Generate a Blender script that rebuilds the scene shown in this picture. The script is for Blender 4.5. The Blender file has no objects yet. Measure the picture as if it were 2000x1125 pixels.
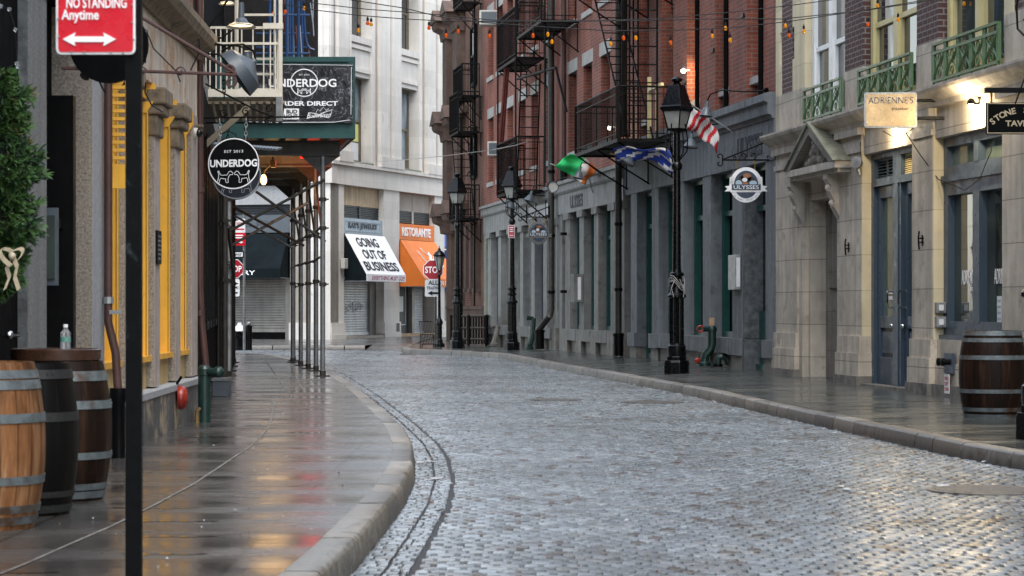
import bpy, bmesh, math, random
import numpy as np
from mathutils import Vector, Matrix
random.seed(7); rng = np.random.default_rng(11)
C = bpy.context.scene.collection
scene = bpy.context.scene
R = math.radians

# ------------------------------------------------------------------ camera
F, PX, PY, CZ = 4722.0, 1000.0, 598.0, 1.28      # focal length in photo pixels, principal column, horizon row, eye height
cam_d = bpy.data.cameras.new('camera'); cam = bpy.data.objects.new('camera', cam_d); C.objects.link(cam)
cam.location = (0, 0, CZ); cam.rotation_euler = (R(90), 0, 0)
cam_d.sensor_width = 36; cam_d.lens = F/2000*36; cam_d.shift_y = (PY-562.5)/2000
cam_d.clip_start = 0.1; cam_d.clip_end = 2000
cam_d.dof.use_dof = True; cam_d.dof.focus_distance = 38; cam_d.dof.aperture_fstop = 8
scene.camera = cam
scene.render.resolution_x, scene.render.resolution_y = 1024, 576

# ------------------------------------------------------------------ overcast daylight
SUN_EL, SUN_ROT = 60, 168
w = bpy.data.worlds.new('World'); scene.world = w; w.use_nodes = True
nt = w.node_tree; nt.nodes.clear()
sky = nt.nodes.new('ShaderNodeTexSky'); sky.sky_type = 'NISHITA'; sky.sun_disc = False
sky.sun_elevation = R(SUN_EL); sky.sun_rotation = R(SUN_ROT); sky.dust_density = 1.0; sky.air_density = 1.3
hs = nt.nodes.new('ShaderNodeHueSaturation'); hs.inputs['Saturation'].default_value = 0.48
bg = nt.nodes.new('ShaderNodeBackground'); bg.inputs['Strength'].default_value = 0.15
wo = nt.nodes.new('ShaderNodeOutputWorld')
nt.links.new(sky.outputs[0], hs.inputs['Color']); nt.links.new(hs.outputs[0], bg.inputs['Color']); nt.links.new(bg.outputs[0], wo.inputs['Surface'])
sd = bpy.data.lights.new('sun', 'SUN'); sd.energy = 1.1; sd.angle = R(40); sd.color = (1, .97, .93)
sun = bpy.data.objects.new('sun', sd); C.objects.link(sun)
sun.rotation_euler = (R(90-SUN_EL), 0, R(180-SUN_ROT))
vs = scene.view_settings
scene.display_settings.display_device = 'sRGB'
vs.view_transform = 'Standard'; vs.look = 'None'; vs.gamma = 1; vs.use_curve_mapping = False
vs.exposure = 1.52
scene.cycles.max_bounces = 6; scene.cycles.diffuse_bounces = 3; scene.cycles.glossy_bounces = 3
scene.cycles.sample_clamp_indirect = 6

# ------------------------------------------------------------------ helpers
def lin(r, g, b):
    f = lambda c: (c/255/12.92 if c/255 <= .04045 else ((c/255+.055)/1.055)**2.4)
    return (f(r), f(g), f(b))
def PT(px, py, D): return Vector(((px-PX)/F*D, D, CZ+(PY-py)/F*D))
def H(a): return CZ+a

class MB:
    def __init__(s): s.v = []; s.f = []; s.mi = []; s.cur = 0
    def poly(s, pts):
        n = len(s.v); s.v += [tuple(p) for p in pts]; s.f.append(tuple(range(n, n+len(pts)))); s.mi.append(s.cur); return s
    def idx(s, pts, faces):
        n = len(s.v); s.v += [tuple(p) for p in pts]
        for f in faces: s.f.append(tuple(n+i for i in f)); s.mi.append(s.cur)
        return s
    def c8(s, c):
        return s.idx(c, [(0,1,3,2),(4,6,7,5),(0,4,5,1),(2,3,7,6),(0,2,6,4),(1,5,7,3)])
    def box(s, x0, x1, y0, y1, z0, z1):
        return s.c8([(x, y, z) for x in (x0,x1) for y in (y0,y1) for z in (z0,z1)])
    def fbox(s, m, a0, a1, b0, b1, c0, c1):
        return s.c8([m(a, b, c) for a in (a0,a1) for b in (b0,b1) for c in (c0,c1)])
    def prism(s, pts, off):
        n = len(pts); off = Vector(off); a = [Vector(p) for p in pts]; b = [p+off for p in a]
        return s.idx(a+b, [tuple(range(n))[::-1], tuple(range(n, 2*n))]+[(i, (i+1) % n, n+(i+1) % n, n+i) for i in range(n)])
    def tube(s, pts, r, n=6, closed=False):
        pts = [Vector(p) for p in pts]; k = len(pts); rs = r if isinstance(r, (list, tuple)) else [r]*k
        t0 = None; rings = []; u = None
        for i in range(k):
            a = pts[(i-1) % k] if (closed or i > 0) else pts[i]; b = pts[(i+1) % k] if (closed or i < k-1) else pts[i]
            t = (b-a)
            if t.length < 1e-9: t = Vector((0,0,1))
            t.normalize()
            if u is None:
                u = t.orthogonal().normalized()
                if abs(t.z) < .9: u = t.cross(Vector((0,0,1))).normalized()
                else: u = Vector((1,0,0)) - t*t.x; u.normalize()
            else:
                u = (u - t*u.dot(t))
                u = u.normalized() if u.length > 1e-6 else t.orthogonal().normalized()
            w_ = t.cross(u)
            rings.append([pts[i]+(u*math.cos(6.28318*(j+.5)/n)+w_*math.sin(6.28318*(j+.5)/n))*rs[i] for j in range(n)])
        vv = [p for q in rings for p in q]; ff = []
        for i in range(k if closed else k-1):
            o, q = i*n, ((i+1) % k)*n
            ff += [(o+j, o+(j+1) % n, q+(j+1) % n, q+j) for j in range(n)]
        if not closed: ff += [tuple(range(n))[::-1], tuple(range((k-1)*n, k*n))]
        return s.idx(vv, ff)
    def lathe(s, prof, c=(0,0,0), n=24, axis=None, cap=True):
        c = Vector(c); ax = Vector(axis).normalized() if axis else Vector((0,0,1))
        u = ax.orthogonal().normalized() if axis else Vector((1,0,0)); w_ = ax.cross(u)
        vv = []; ff = []
        for r, z in prof:
            vv += [c+ax*z+(u*math.cos(6.28318530718*j/n)+w_*math.sin(6.28318530718*j/n))*r for j in range(n)]
        for i in range(len(prof)-1):
            ff += [(i*n+j, i*n+(j+1) % n, (i+1)*n+(j+1) % n, (i+1)*n+j) for j in range(n)]
        if cap: ff += [tuple(range(n))[::-1], tuple(range((len(prof)-1)*n, len(prof)*n))]
        return s.idx(vv, ff)
    def ball(s, c, r, n=12, sz=1):
        return s.lathe([(max(1e-4, r*math.sin(math.pi*i/8)), -r*sz*math.cos(math.pi*i/8)) for i in range(9)], c, n)
    def build(s, name, mat, parent=None, smooth=False, bevel=0, recalc=True, ang=.65):
        me = bpy.data.meshes.new(name); me.from_pydata(s.v, [], s.f)
        for m_ in (mat if isinstance(mat, (list, tuple)) else [mat]): me.materials.append(m_)
        if any(s.mi): me.polygons.foreach_set('material_index', s.mi)
        if recalc:
            bm = bmesh.new(); bm.from_mesh(me); bmesh.ops.recalc_face_normals(bm, faces=bm.faces); bm.to_mesh(me); bm.free()
        if smooth:
            me.shade_smooth(); me.set_sharp_from_angle(angle=ang)
        o = bpy.data.objects.new(name, me); C.objects.link(o)
        if bevel:
            b = o.modifiers.new('bevel', 'BEVEL'); b.width = bevel; b.segments = 2; b.limit_method = 'ANGLE'
        if parent: attach(o, parent)
        return o
def attach(o, parent):
    o.parent = parent
    top = parent; loc = Matrix.Identity(4)
    M = Matrix.Identity(4); p = parent
    chain = []
    while p: chain.append(p); p = p.parent
    for q in reversed(chain): M = M @ (q.matrix_parent_inverse if q.parent else Matrix.Identity(4)) @ q.matrix_basis
    o.matrix_parent_inverse = M.inverted()
def tag(o, label=None, cat=None, group=None, kind=None):
    if label: o['label'] = label
    if cat: o['category'] = cat
    if group: o['group'] = group
    if kind: o['kind'] = kind
    return o
def thing(name, label, cat, loc=(0,0,0), group=None):
    o = bpy.data.objects.new(name, None); C.objects.link(o); o.location = loc; o.empty_display_size = .2
    return tag(o, label, cat, group)
def copy_tree(o, parent=None):
    c = o.copy(); C.objects.link(c); c.parent = parent
    if parent: c.matrix_parent_inverse = o.matrix_parent_inverse.copy()
    for ch in list(o.children): copy_tree(ch, c)
    return c

class Fac:                                   # a straight street front: D along the street, o out of the wall, z up
    def __init__(s, a, b, side):
        s.a, s.b = a, b; L = math.hypot(1, b); s.n = Vector((side/L, -side*b/L, 0)); s.u = Vector((b/L, 1/L, 0))
    def P(s, D, o, z): return Vector((s.a+s.b*D, D, z))+s.n*o
class Fac2:                                  # a front given by origin and direction
    def __init__(s, org, u, n): s.o = Vector(org); s.u = Vector(u).normalized(); s.n = Vector(n).normalized()
    def P(s, d, o, z): q = s.o+s.u*d+s.n*o; return Vector((q.x, q.y, z))

# ------------------------------------------------------------------ materials
def nodes_of(name):
    m = bpy.data.materials.new(name); m.use_nodes = True
    t = m.node_tree; return m, t, t.nodes['Principled BSDF']
def L_(t, a, b): t.links.new(a, b)
def node(t, ty, **kw):
    n = t.nodes.new('ShaderNode'+ty)
    for k, v in kw.items():
        if hasattr(n, k): setattr(n, k, v)
        else: n.inputs[k].default_value = v
    return n
def coords(t, sx=1, sy=1, sz=1):
    tc = node(t, 'TexCoord'); mp = node(t, 'Mapping'); mp.inputs['Scale'].default_value = (sx, sy, sz)
    L_(t, tc.outputs['Object'], mp.inputs['Vector']); return mp.outputs[0]
def noise(t, vec, scale, detail=4, rough=.6):
    n = node(t, 'TexNoise'); n.inputs['Scale'].default_value = scale; n.inputs['Detail'].default_value = detail; n.inputs['Roughness'].default_value = rough
    if vec is not None: L_(t, vec, n.inputs['Vector'])
    return n.outputs['Fac']
def ramp(t, fac, stops):
    r = node(t, 'ValToRGB'); e = r.color_ramp.elements
    while len(e) < len(stops): e.new(.5)
    for i, (p, c) in enumerate(stops):
        e[i].position = p; e[i].color = (*c, 1) if len(c) == 3 else c
    L_(t, fac, r.inputs[0]); return r.outputs[0]
def mix(t, fac, a, b, mode='MIX'):
    n = node(t, 'Mix'); n.data_type = 'RGBA'; n.blend_type = mode
    if isinstance(fac, (int, float)): n.inputs[0].default_value = fac
    else: L_(t, fac, n.inputs[0])
    for i, x in ((6, a), (7, b)):
        if isinstance(x, tuple): n.inputs[i].default_value = (*x, 1) if len(x) == 3 else x
        else: L_(t, x, n.inputs[i])
    return n.outputs[2]
def bump(t, h, bs, strength=.4, dist=.02, nrm=None):
    b = node(t, 'Bump'); b.inputs['Strength'].default_value = strength; b.inputs['Distance'].default_value = dist
    L_(t, h, b.inputs['Height'])
    if nrm is not None: L_(t, nrm, b.inputs['Normal'])
    L_(t, b.outputs[0], bs.inputs['Normal']); return b.outputs[0]
def paint(name, rgb, rough=.5, metal=0, var=.25, scale=6, bm=.15, streak=0, dirt=None, spec=.5, dirt_at=.56):
    """rgb is linear; var mottles it, streak adds vertical run-off stains, dirt is a second colour in patches"""
    m, t, bs = nodes_of(name)
    v = coords(t); f = noise(t, v, scale, 6)
    lo = tuple(c*(1-var) for c in rgb); hi = tuple(min(1, c*(1+var)) for c in rgb)
    col = ramp(t, f, [(.3, lo), (.7, hi)])
    if streak:
        v2 = coords(t, 4, 4, .3); g = noise(t, v2, 1.3, 5)
        k = ramp(t, g, [(.3, (1-streak,)*3), (.66, (1, 1, 1))]); col = mix(t, 1.0, col, k, 'MULTIPLY')
    if dirt:
        d = noise(t, v, 2.3, 7, .7); k = ramp(t, d, [(dirt_at, (0,0,0)), (dirt_at+.1, (1,1,1))]); col = mix(t, k, col, dirt)
    L_(t, col, bs.inputs['Base Color'])
    rr = ramp(t, noise(t, v, scale*2.2, 4), [(.3, (max(.03, rough-.1),)*3), (.7, (min(1, rough+.1),)*3)]); L_(t, rr, bs.inputs['Roughness'])
    bs.inputs['Metallic'].default_value = metal; bs.inputs['Specular IOR Level'].default_value = spec
    if bm: bump(t, noise(t, v, scale*8, 5), bs, bm, .01)
    return m
def ashlar(name, rgb, course=.45, length=1.1, joint=.55, **kw):
    """dressed stone with thin joints"""
    m = paint(name, rgb, **kw); t = m.node_tree; bs = t.nodes['Principled BSDF']
    tc = node(t, 'TexCoord'); sx = node(t, 'SeparateXYZ'); L_(t, tc.outputs['Object'], sx.inputs[0])
    ad = node(t, 'Math', operation='SUBTRACT'); L_(t, sx.outputs['Y'], ad.inputs[0]); L_(t, sx.outputs['X'], ad.inputs[1])
    cb = node(t, 'CombineXYZ'); L_(t, ad.outputs[0], cb.inputs[0]); L_(t, sx.outputs['Z'], cb.inputs[1])
    br = node(t, 'TexBrick'); L_(t, cb.outputs[0], br.inputs['Vector'])
    br.inputs['Scale'].default_value = 1; br.inputs['Brick Width'].default_value = length; br.inputs['Row Height'].default_value = course
    br.inputs['Mortar Size'].default_value = .006; br.inputs['Mortar Smooth'].default_value = .1
    br.inputs['Color1'].default_value = (1,1,1,1); br.inputs['Color2'].default_value = (.86,.86,.86,1); br.inputs['Mortar'].default_value = (joint,joint,joint,1)
    src = bs.inputs['Base Color'].links[0].from_socket
    L_(t, mix(t, 1.0, src, br.outputs['Color'], 'MULTIPLY'), bs.inputs['Base Color'])
    return m
def brick(name, c1, c2, mortar, rough=.85, bw=.215, rh=.075, soot=.35):
    m, t, bs = nodes_of(name)
    tc = node(t, 'TexCoord'); sx = node(t, 'SeparateXYZ'); L_(t, tc.outputs['Object'], sx.inputs[0])
    ad = node(t, 'Math', operation='SUBTRACT'); L_(t, sx.outputs['Y'], ad.inputs[0]); L_(t, sx.outputs['X'], ad.inputs[1])
    cb = node(t, 'CombineXYZ'); L_(t, ad.outputs[0], cb.inputs[0]); L_(t, sx.outputs['Z'], cb.inputs[1])
    br = node(t, 'TexBrick'); L_(t, cb.outputs[0], br.inputs['Vector'])
    br.inputs['Scale'].default_value = 1; br.inputs['Brick Width'].default_value = bw; br.inputs['Row Height'].default_value = rh
    br.inputs['Mortar Size'].default_value = .009; br.inputs['Mortar Smooth'].default_value = .2; br.inputs['Bias'].default_value = .1
    br.inputs['Color1'].default_value = (*c1,1); br.inputs['Color2'].default_value = (*c2,1); br.inputs['Mortar'].default_value = (*mortar,1)
    v = coords(t); g = noise(t, v, 1.1, 6, .65)
    k = ramp(t, g, [(.35, (1-soot,)*3), (.65, (1.0,)*3)])
    v2 = coords(t, 5, 5, .3); k2 = ramp(t, noise(t, v2, 1.2, 5), [(.35, (.72,)*3), (.6, (1,)*3)])
    col = mix(t, 1.0, mix(t, 1.0, br.outputs['Color'], k, 'MULTIPLY'), k2, 'MULTIPLY')
    L_(t, col, bs.inputs['Base Color']); bs.inputs['Roughness'].default_value = rough
    bump(t, br.outputs['Fac'], bs, -.5, .01)
    return m
def flat(name, rgb, rough=.5, metal=0, spec=.5):
    m, t, bs = nodes_of(name); bs.inputs['Base Color'].default_value = (*rgb, 1); bs.inputs['Roughness'].default_value = rough
    bs.inputs['Metallic'].default_value = metal; bs.inputs['Specular IOR Level'].default_value = spec
    v = coords(t); L_(t, ramp(t, noise(t, v, 14, 3), [(.3, (max(.03, rough-.08),)*3), (.7, (min(1, rough+.08),)*3)]), bs.inputs['Roughness'])
    return m
def glow(name, rgb, s):
    m, t, bs = nodes_of(name); bs.inputs['Base Color'].default_value = (*rgb,1); bs.inputs['Emission Color'].default_value = (*rgb,1); bs.inputs['Emission Strength'].default_value = s
    return m
def glassy(name, rgb, rough=.04, var=.5, spec=.6):
    m, t, bs = nodes_of(name); v = coords(t, 1, 1, .7)
    col = ramp(t, noise(t, v, 1.3, 3), [(.35, tuple(c*(1-var) for c in rgb)), (.65, tuple(c*(1+var) for c in rgb))])
    L_(t, col, bs.inputs['Base Color']); bs.inputs['Roughness'].default_value = rough; bs.inputs['Specular IOR Level'].default_value = spec
    bump(t, noise(t, v, 1.5, 2), bs, .06, .02)
    return m

M = {}
M['limestone'] = ashlar('limestone', (.53,.465,.375), .50, 40, .42, rough=.8, var=.2, scale=2.5, streak=.38, bm=.12, dirt=(.33,.28,.22), dirt_at=.55)
M['lime_trim'] = paint('limestone_trim', (.46,.41,.345), rough=.8, var=.2, scale=4, streak=.35, bm=.15)
M['lime_cream'] = ashlar('cream_stone', (.66,.57,.38), .50, 40, .7, rough=.75, var=.1, scale=3, streak=.2, bm=.1)
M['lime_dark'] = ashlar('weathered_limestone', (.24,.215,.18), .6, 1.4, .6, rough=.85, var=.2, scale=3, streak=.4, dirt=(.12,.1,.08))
M['roof_slab'] = paint('mossy_stone', (.17,.17,.12), rough=.8, var=.3, scale=5, dirt=(.07,.07,.05))
M['bluestone'] = paint('grey_painted_stone', (.155,.17,.178), rough=.75, var=.15, scale=5, streak=.42, bm=.2, dirt=(.065,.073,.077))
M['rough_stone'] = paint('rock_faced_stone', (.10,.107,.11), rough=.85, var=.5, scale=9, bm=1.0)
M['greystone'] = paint('pale_grey_stone', (.185,.182,.17), rough=.8, var=.18, scale=4, streak=.35, bm=.15, dirt=(.085,.082,.072))
M['palestone'] = paint('whitish_stone', (.25,.25,.238), rough=.75, var=.18, scale=4, streak=.4, bm=.12, dirt=(.14,.14,.115))
M['mossstone'] = paint('mossy_grey_stone', (.2,.21,.16), rough=.8, var=.25, scale=5, streak=.3, dirt=(.12,.14,.08))
M['plinth'] = paint('stained_plinth_stone', (.19,.175,.15), rough=.7, var=.35, scale=6, streak=.35, bm=.3, dirt=(.07,.065,.06))
M['brick'] = brick('red_brick', (.33,.076,.038), (.22,.052,.029), (.22,.16,.13))
M['brick_dk'] = brick('purple_brown_brick', (.105,.042,.036), (.075,.032,.03), (.22,.2,.18), bw=.23, rh=.075, soot=.2)
M['brick_or'] = brick('worn_orange_brick', (.20,.072,.038), (.14,.054,.031), (.22,.16,.13), soot=.5)
M['brownstone'] = paint('brownstone', (.105,.066,.05), rough=.85, var=.25, scale=3, streak=.35, bm=.2, dirt=(.07,.05,.042))
M['lintel'] = paint('white_lintel', (.36,.35,.325), rough=.8, var=.15, scale=4, streak=.3)
M['granite'] = paint('bush_hammered_granite', (.30,.255,.205), rough=.85, var=.55, scale=60, bm=.6, streak=.2)
M['granite_sm'] = paint('smooth_granite_edge', (.33,.335,.34), rough=.7, var=.2, scale=25, bm=.2, streak=.15)
M['granite_gr'] = paint('grey_granite', (.20,.195,.185), rough=.85, var=.4, scale=50, bm=.5, streak=.25)
M['pinkstone'] = paint('pinkish_stone', (.40,.335,.29), rough=.8, var=.2, scale=8, streak=.25)
M['base_stucco'] = paint('peeling_stucco_base', (.095,.095,.093), rough=.6, var=.35, scale=4, streak=.3, bm=.6, dirt=(.34,.27,.18), dirt_at=.49)
M['fascia'] = paint('rust_stained_fascia', (.66,.57,.47), rough=.8, var=.18, scale=2, streak=.4, dirt=(.44,.26,.14), dirt_at=.5)
M['capstone'] = paint('dark_weathered_bracket', (.17,.13,.085), rough=.8, var=.5, scale=8, bm=.4, dirt=(.05,.045,.035))
M['yellow'] = paint('yellow_paint', (.86,.44,.045), rough=.45, var=.1, scale=5, bm=.08, streak=.25, dirt=(.42,.22,.05), dirt_at=.63)
M['yellow_pale'] = paint('pale_yellow_paint', (.48,.33,.13), rough=.6, var=.2, scale=5, streak=.2)
M['pipe_brown'] = paint('oxblood_downpipe', (.062,.026,.02), rough=.5, var=.25, scale=6, bm=.1)
M['black'] = paint('black_iron', (.0022,.0022,.0025), rough=.4, var=.4, scale=12, bm=.1, spec=.14)
M['black_gloss'] = paint('glossy_black_paint', (.002,.0023,.003), rough=.26, var=.3, scale=10, bm=.015, spec=.3)
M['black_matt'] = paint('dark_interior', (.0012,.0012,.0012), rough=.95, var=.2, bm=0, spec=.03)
M['iron'] = paint('fire_escape_iron', (.0025,.0022,.0022), rough=.55, var=.4, scale=10, bm=.1, dirt=(.012,.006,.004), dirt_at=.66, spec=.12)
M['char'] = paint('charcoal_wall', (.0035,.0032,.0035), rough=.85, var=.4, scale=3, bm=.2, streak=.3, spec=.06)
M['pole'] = paint('scuffed_highlight_post', (.0015,.002,.0027), rough=.5, var=.5, scale=16, bm=.15, dirt=(.06,.085,.09), dirt_at=.57, spec=.12)  # pale patches stand for painted highlights as well as scratches
M['teal'] = paint('teal_door_paint', (.008,.058,.052), rough=.4, var=.2, scale=5, bm=.08)
M['shed_green'] = paint('green_plywood', (.009,.062,.058), rough=.55, var=.25, scale=2.5, bm=.1, streak=.25)
M['door_blue'] = paint('slate_blue_paint', (.048,.072,.100), rough=.35, var=.08, scale=3, bm=.02, spec=.35)
M['cream'] = paint('cream_window_paint', (.56,.48,.24), rough=.45, var=.08, bm=.04, streak=.1)
M['white'] = paint('white_paint', (.75,.76,.75), rough=.4, var=.05, bm=.03)
M['rail_green'] = paint('green_railing_paint', (.075,.145,.06), rough=.35, var=.15, scale=6, bm=.05)
M['rust_white'] = paint('rusting_white_paint', (.62,.57,.47), rough=.55, var=.12, scale=8, bm=.1, dirt=(.25,.09,.03), dirt_at=.62)
M['beam'] = paint('weathered_timber', (.17,.14,.095), rough=.7, var=.3, scale=5, streak=.3)
M['galv'] = paint('galvanised_pipe', (.20,.207,.212), rough=.42, metal=.55, var=.25, scale=9, bm=.08, dirt=(.08,.06,.045), dirt_at=.63)
M['pipe_dk'] = paint('grimy_scaffold_pipe', (.035,.031,.026), rough=.5, metal=.35, var=.35, scale=9, bm=.1)
M['steel_beam'] = paint('grimy_steel_beam', (.045,.041,.035), rough=.55, metal=.2, var=.3, scale=4)
M['lead'] = paint('grey_enamel', (.07,.085,.10), rough=.38, var=.12, scale=6, bm=.03)
M['lamp_in'] = paint('white_enamel_inside', (.6,.58,.52), rough=.4, var=.05, bm=0)
M['zinc'] = paint('dull_zinc', (.30,.31,.31), rough=.45, metal=.6, var=.25, scale=8)
M['hoop'] = paint('weathered_hoop', (.115,.135,.14), rough=.5, metal=.3, var=.4, scale=14, dirt=(.075,.04,.02), dirt_at=.54)
M['hoop_dk'] = paint('dark_hoop', (.014,.014,.013), rough=.6, metal=.1, var=.3, scale=12)
M['green_pipe'] = paint('green_standpipe', (.006,.026,.021), rough=.4, var=.3, scale=8, bm=.08, dirt=(.06,.03,.02), dirt_at=.68)
M['red_paint'] = paint('red_enamel', (.26,.02,.01), rough=.25, var=.3, scale=9, dirt=(.5,.45,.4), dirt_at=.7)
M['brass'] = paint('dull_brass', (.3,.2,.09), rough=.4, metal=.7, var=.3)
M['chrome'] = flat('polished_steel', (.6,.6,.6), .15, 1)
M['shutter'] = paint('roller_shutter', (.5,.52,.54), rough=.4, metal=.45, var=.15, scale=2, streak=.25)
M['shutter_dk'] = paint('dark_roller_shutter', (.20,.19,.175), rough=.45, metal=.1, var=.25, scale=2, streak=.25)
M['pale_bldg'] = ashlar('pale_limestone_front', (.68,.645,.595), .62, 2.0, .86, rough=.8, var=.07, scale=1.2, streak=.13, bm=.05, dirt=(.42,.38,.34), dirt_at=.62)
M['pale_trim'] = paint('pale_trim', (.61,.575,.53), rough=.8, var=.1, scale=1.5, streak=.2, bm=.05)
M['pale_shade'] = paint('shade_toned_stone', (.36,.32,.275), rough=.85, var=.12, scale=2, streak=.2)  # pale stone toned down; shade of grooves and end pillar is in the colour
M['tan'] = paint('tan_panel', (.58,.43,.27), rough=.7, var=.18, scale=2, streak=.35)
M['louver'] = paint('dark_louvre', (.022,.026,.032), rough=.5, var=.2, spec=.3)
M['sign_blue'] = paint('blue_grey_signboard', (.33,.42,.50), rough=.5, var=.1, scale=3, streak=.1)
M['awn_white'] = paint('white_canvas', (.82,.82,.83), rough=.7, var=.04, scale=2, bm=.05)
M['awn_black'] = paint('black_canvas', (.004,.008,.010), rough=.75, var=.3, scale=2, bm=.05, spec=.1)
M['awn_orange'] = paint('orange_canvas', (.72,.18,.02), rough=.65, var=.08, scale=2, bm=.05)
M['awn_blue'] = paint('blue_canvas', (.012,.10,.50), rough=.6, var=.15, scale=2, bm=.05)
M['ink'] = flat('black_lettering', (.006,.006,.009), .6, 0, .2)
M['ink_grey'] = flat('slate_lettering', (.055,.065,.08), .6)
M['engrave'] = flat('dark_engraved_lettering', (.045,.048,.055), .8)
M['ink_white'] = flat('white_lettering', (.82,.82,.82), .5)
M['ink_red'] = flat('red_lettering', (.42,.05,.06), .5)
M['ink_purple'] = flat('magenta_lettering', (.28,.015,.10), .5)
M['ink_gold'] = flat('dull_gold_lettering', (.42,.34,.22), .5)
M['sign_red'] = paint('traffic_sign_red', (.55,.008,.022), rough=.3, var=.08, scale=5, bm=.02)
M['stop_red'] = paint('stop_sign_red', (.30,.008,.018), rough=.35, var=.1, scale=5, bm=.02)
M['sign_white'] = paint('sign_white', (.72,.72,.72), rough=.35, var=.06, scale=8, bm=.02)
M['sign_grey'] = paint('sign_pale_grey', (.5,.52,.53), rough=.4, var=.08, scale=8, bm=.02)
M['disc'] = paint('black_sign_board', (.0016,.0017,.002), rough=.45, var=.3, scale=5, bm=.02, spec=.06)
M['disc_old'] = paint('faded_sign_board', (.035,.038,.055), rough=.45, var=.2, scale=5, bm=.02, spec=.2)
M['tavern'] = paint('tavern_board', (.002,.0026,.0023), rough=.5, var=.3, scale=4, bm=.03, spec=.06)
M['paper'] = paint('paper', (.66,.67,.68), rough=.7, var=.08, scale=8, bm=0)
M['paper_yel'] = paint('yellow_paper', (.62,.62,.20), rough=.7, var=.08, scale=8, bm=0)
M['frost'] = paint('frosted_lantern_glass', (.26,.265,.24), rough=.35, var=.2, scale=6, bm=0)
M['pane'] = glassy('dark_window_glass', (.022,.026,.03))
M['pane_dk'] = glassy('black_window_glass', (.003,.0035,.004), .06, spec=.4)
M['pane_pale'] = glassy('pale_blind_window', (.16,.20,.23), .1, .6)
M['pane_shop'] = glassy('shop_window_glass', (.035,.045,.04), .02)
M['pane_green'] = glassy('green_tint_glass', (.10,.13,.11), .02, .3)
M['ac'] = paint('air_conditioner_white', (.48,.47,.42), rough=.5, var=.12, scale=6, streak=.25)
M['ribbon'] = paint('gold_ribbon', (.50,.42,.29), rough=.4, var=.25, scale=20, bm=.1)
M['leaf1'] = paint('evergreen_bright', (.042,.095,.02), rough=.55, var=.4, scale=14, bm=0)
M['leaf3'] = paint('evergreen_yellowing', (.10,.095,.025), rough=.6, bm=0)
M['leaf2'] = paint('evergreen_deep', (.012,.04,.012), rough=.55, var=.5, scale=14, bm=0)
M['twig'] = paint('twig', (.03,.022,.014), rough=.8, bm=0)
M['rubber'] = paint('cable', (.005,.005,.0055), rough=.5, bm=0, spec=.2)
M['wire_pale'] = flat('pale_wire', (.32,.31,.30), .6)
M['amber'] = None
for nm, c in (('amber', (.80,.33,.008)), ('orange', (.72,.12,.006))):
    m, t, bs = nodes_of(nm+'_bulb_glass'); bs.inputs['Base Color'].default_value = (*c,1); bs.inputs['Roughness'].default_value = .06
    bs.inputs['Transmission Weight'].default_value = .55; bs.inputs['IOR'].default_value = 1.25
    bs.inputs['Emission Color'].default_value = (*c,1); bs.inputs['Emission Strength'].default_value = .02; M[nm] = m  # bulbs are unlit; a faint added glow keeps the glass amber
M['warm_bulb'] = glow('lit_warm_bulb', (1,.62,.22), 3.2)
M['lamp_glow'] = glow('lit_lamp_face', (1,.80,.52), .4)
M['red_tube'] = glow('lit_red_tube', (1,.03,.015), .55)
M['flood'] = glow('lit_floodlight', (1,.88,.62), 14)
M['panel_glow'] = glow('lit_red_neon', (1,.05,.04), 1.2)
M['clear'] = None
m, t, bs = nodes_of('clear_plastic'); bs.inputs['Base Color'].default_value = (.9,.95,1,1); bs.inputs['Roughness'].default_value = .08; bs.inputs['Transmission Weight'].default_value = .9; bs.inputs['IOR'].default_value = 1.2; M['clear'] = m
M['netting'] = paint('debris_netting', (.005,.004,.004), rough=.9, var=.4, scale=5)
M['shed_steel'] = paint('pale_grey_steel_beam', (.22,.21,.19), rough=.5, var=.25, scale=5, streak=.3)
M['blue_pipe'] = paint('blue_scaffold_paint', (.010,.04,.115), rough=.45, var=.25, scale=8)
M['pale_board'] = paint('pale_scaffold_board', (.22,.25,.28), rough=.6, var=.2, scale=5)
M['red_iron'] = paint('oxide_red_iron', (.13,.03,.022), rough=.6, var=.3, scale=8)
M['ghost'] = paint('bare_timber', (.36,.24,.14), rough=.8, var=.2)

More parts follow.
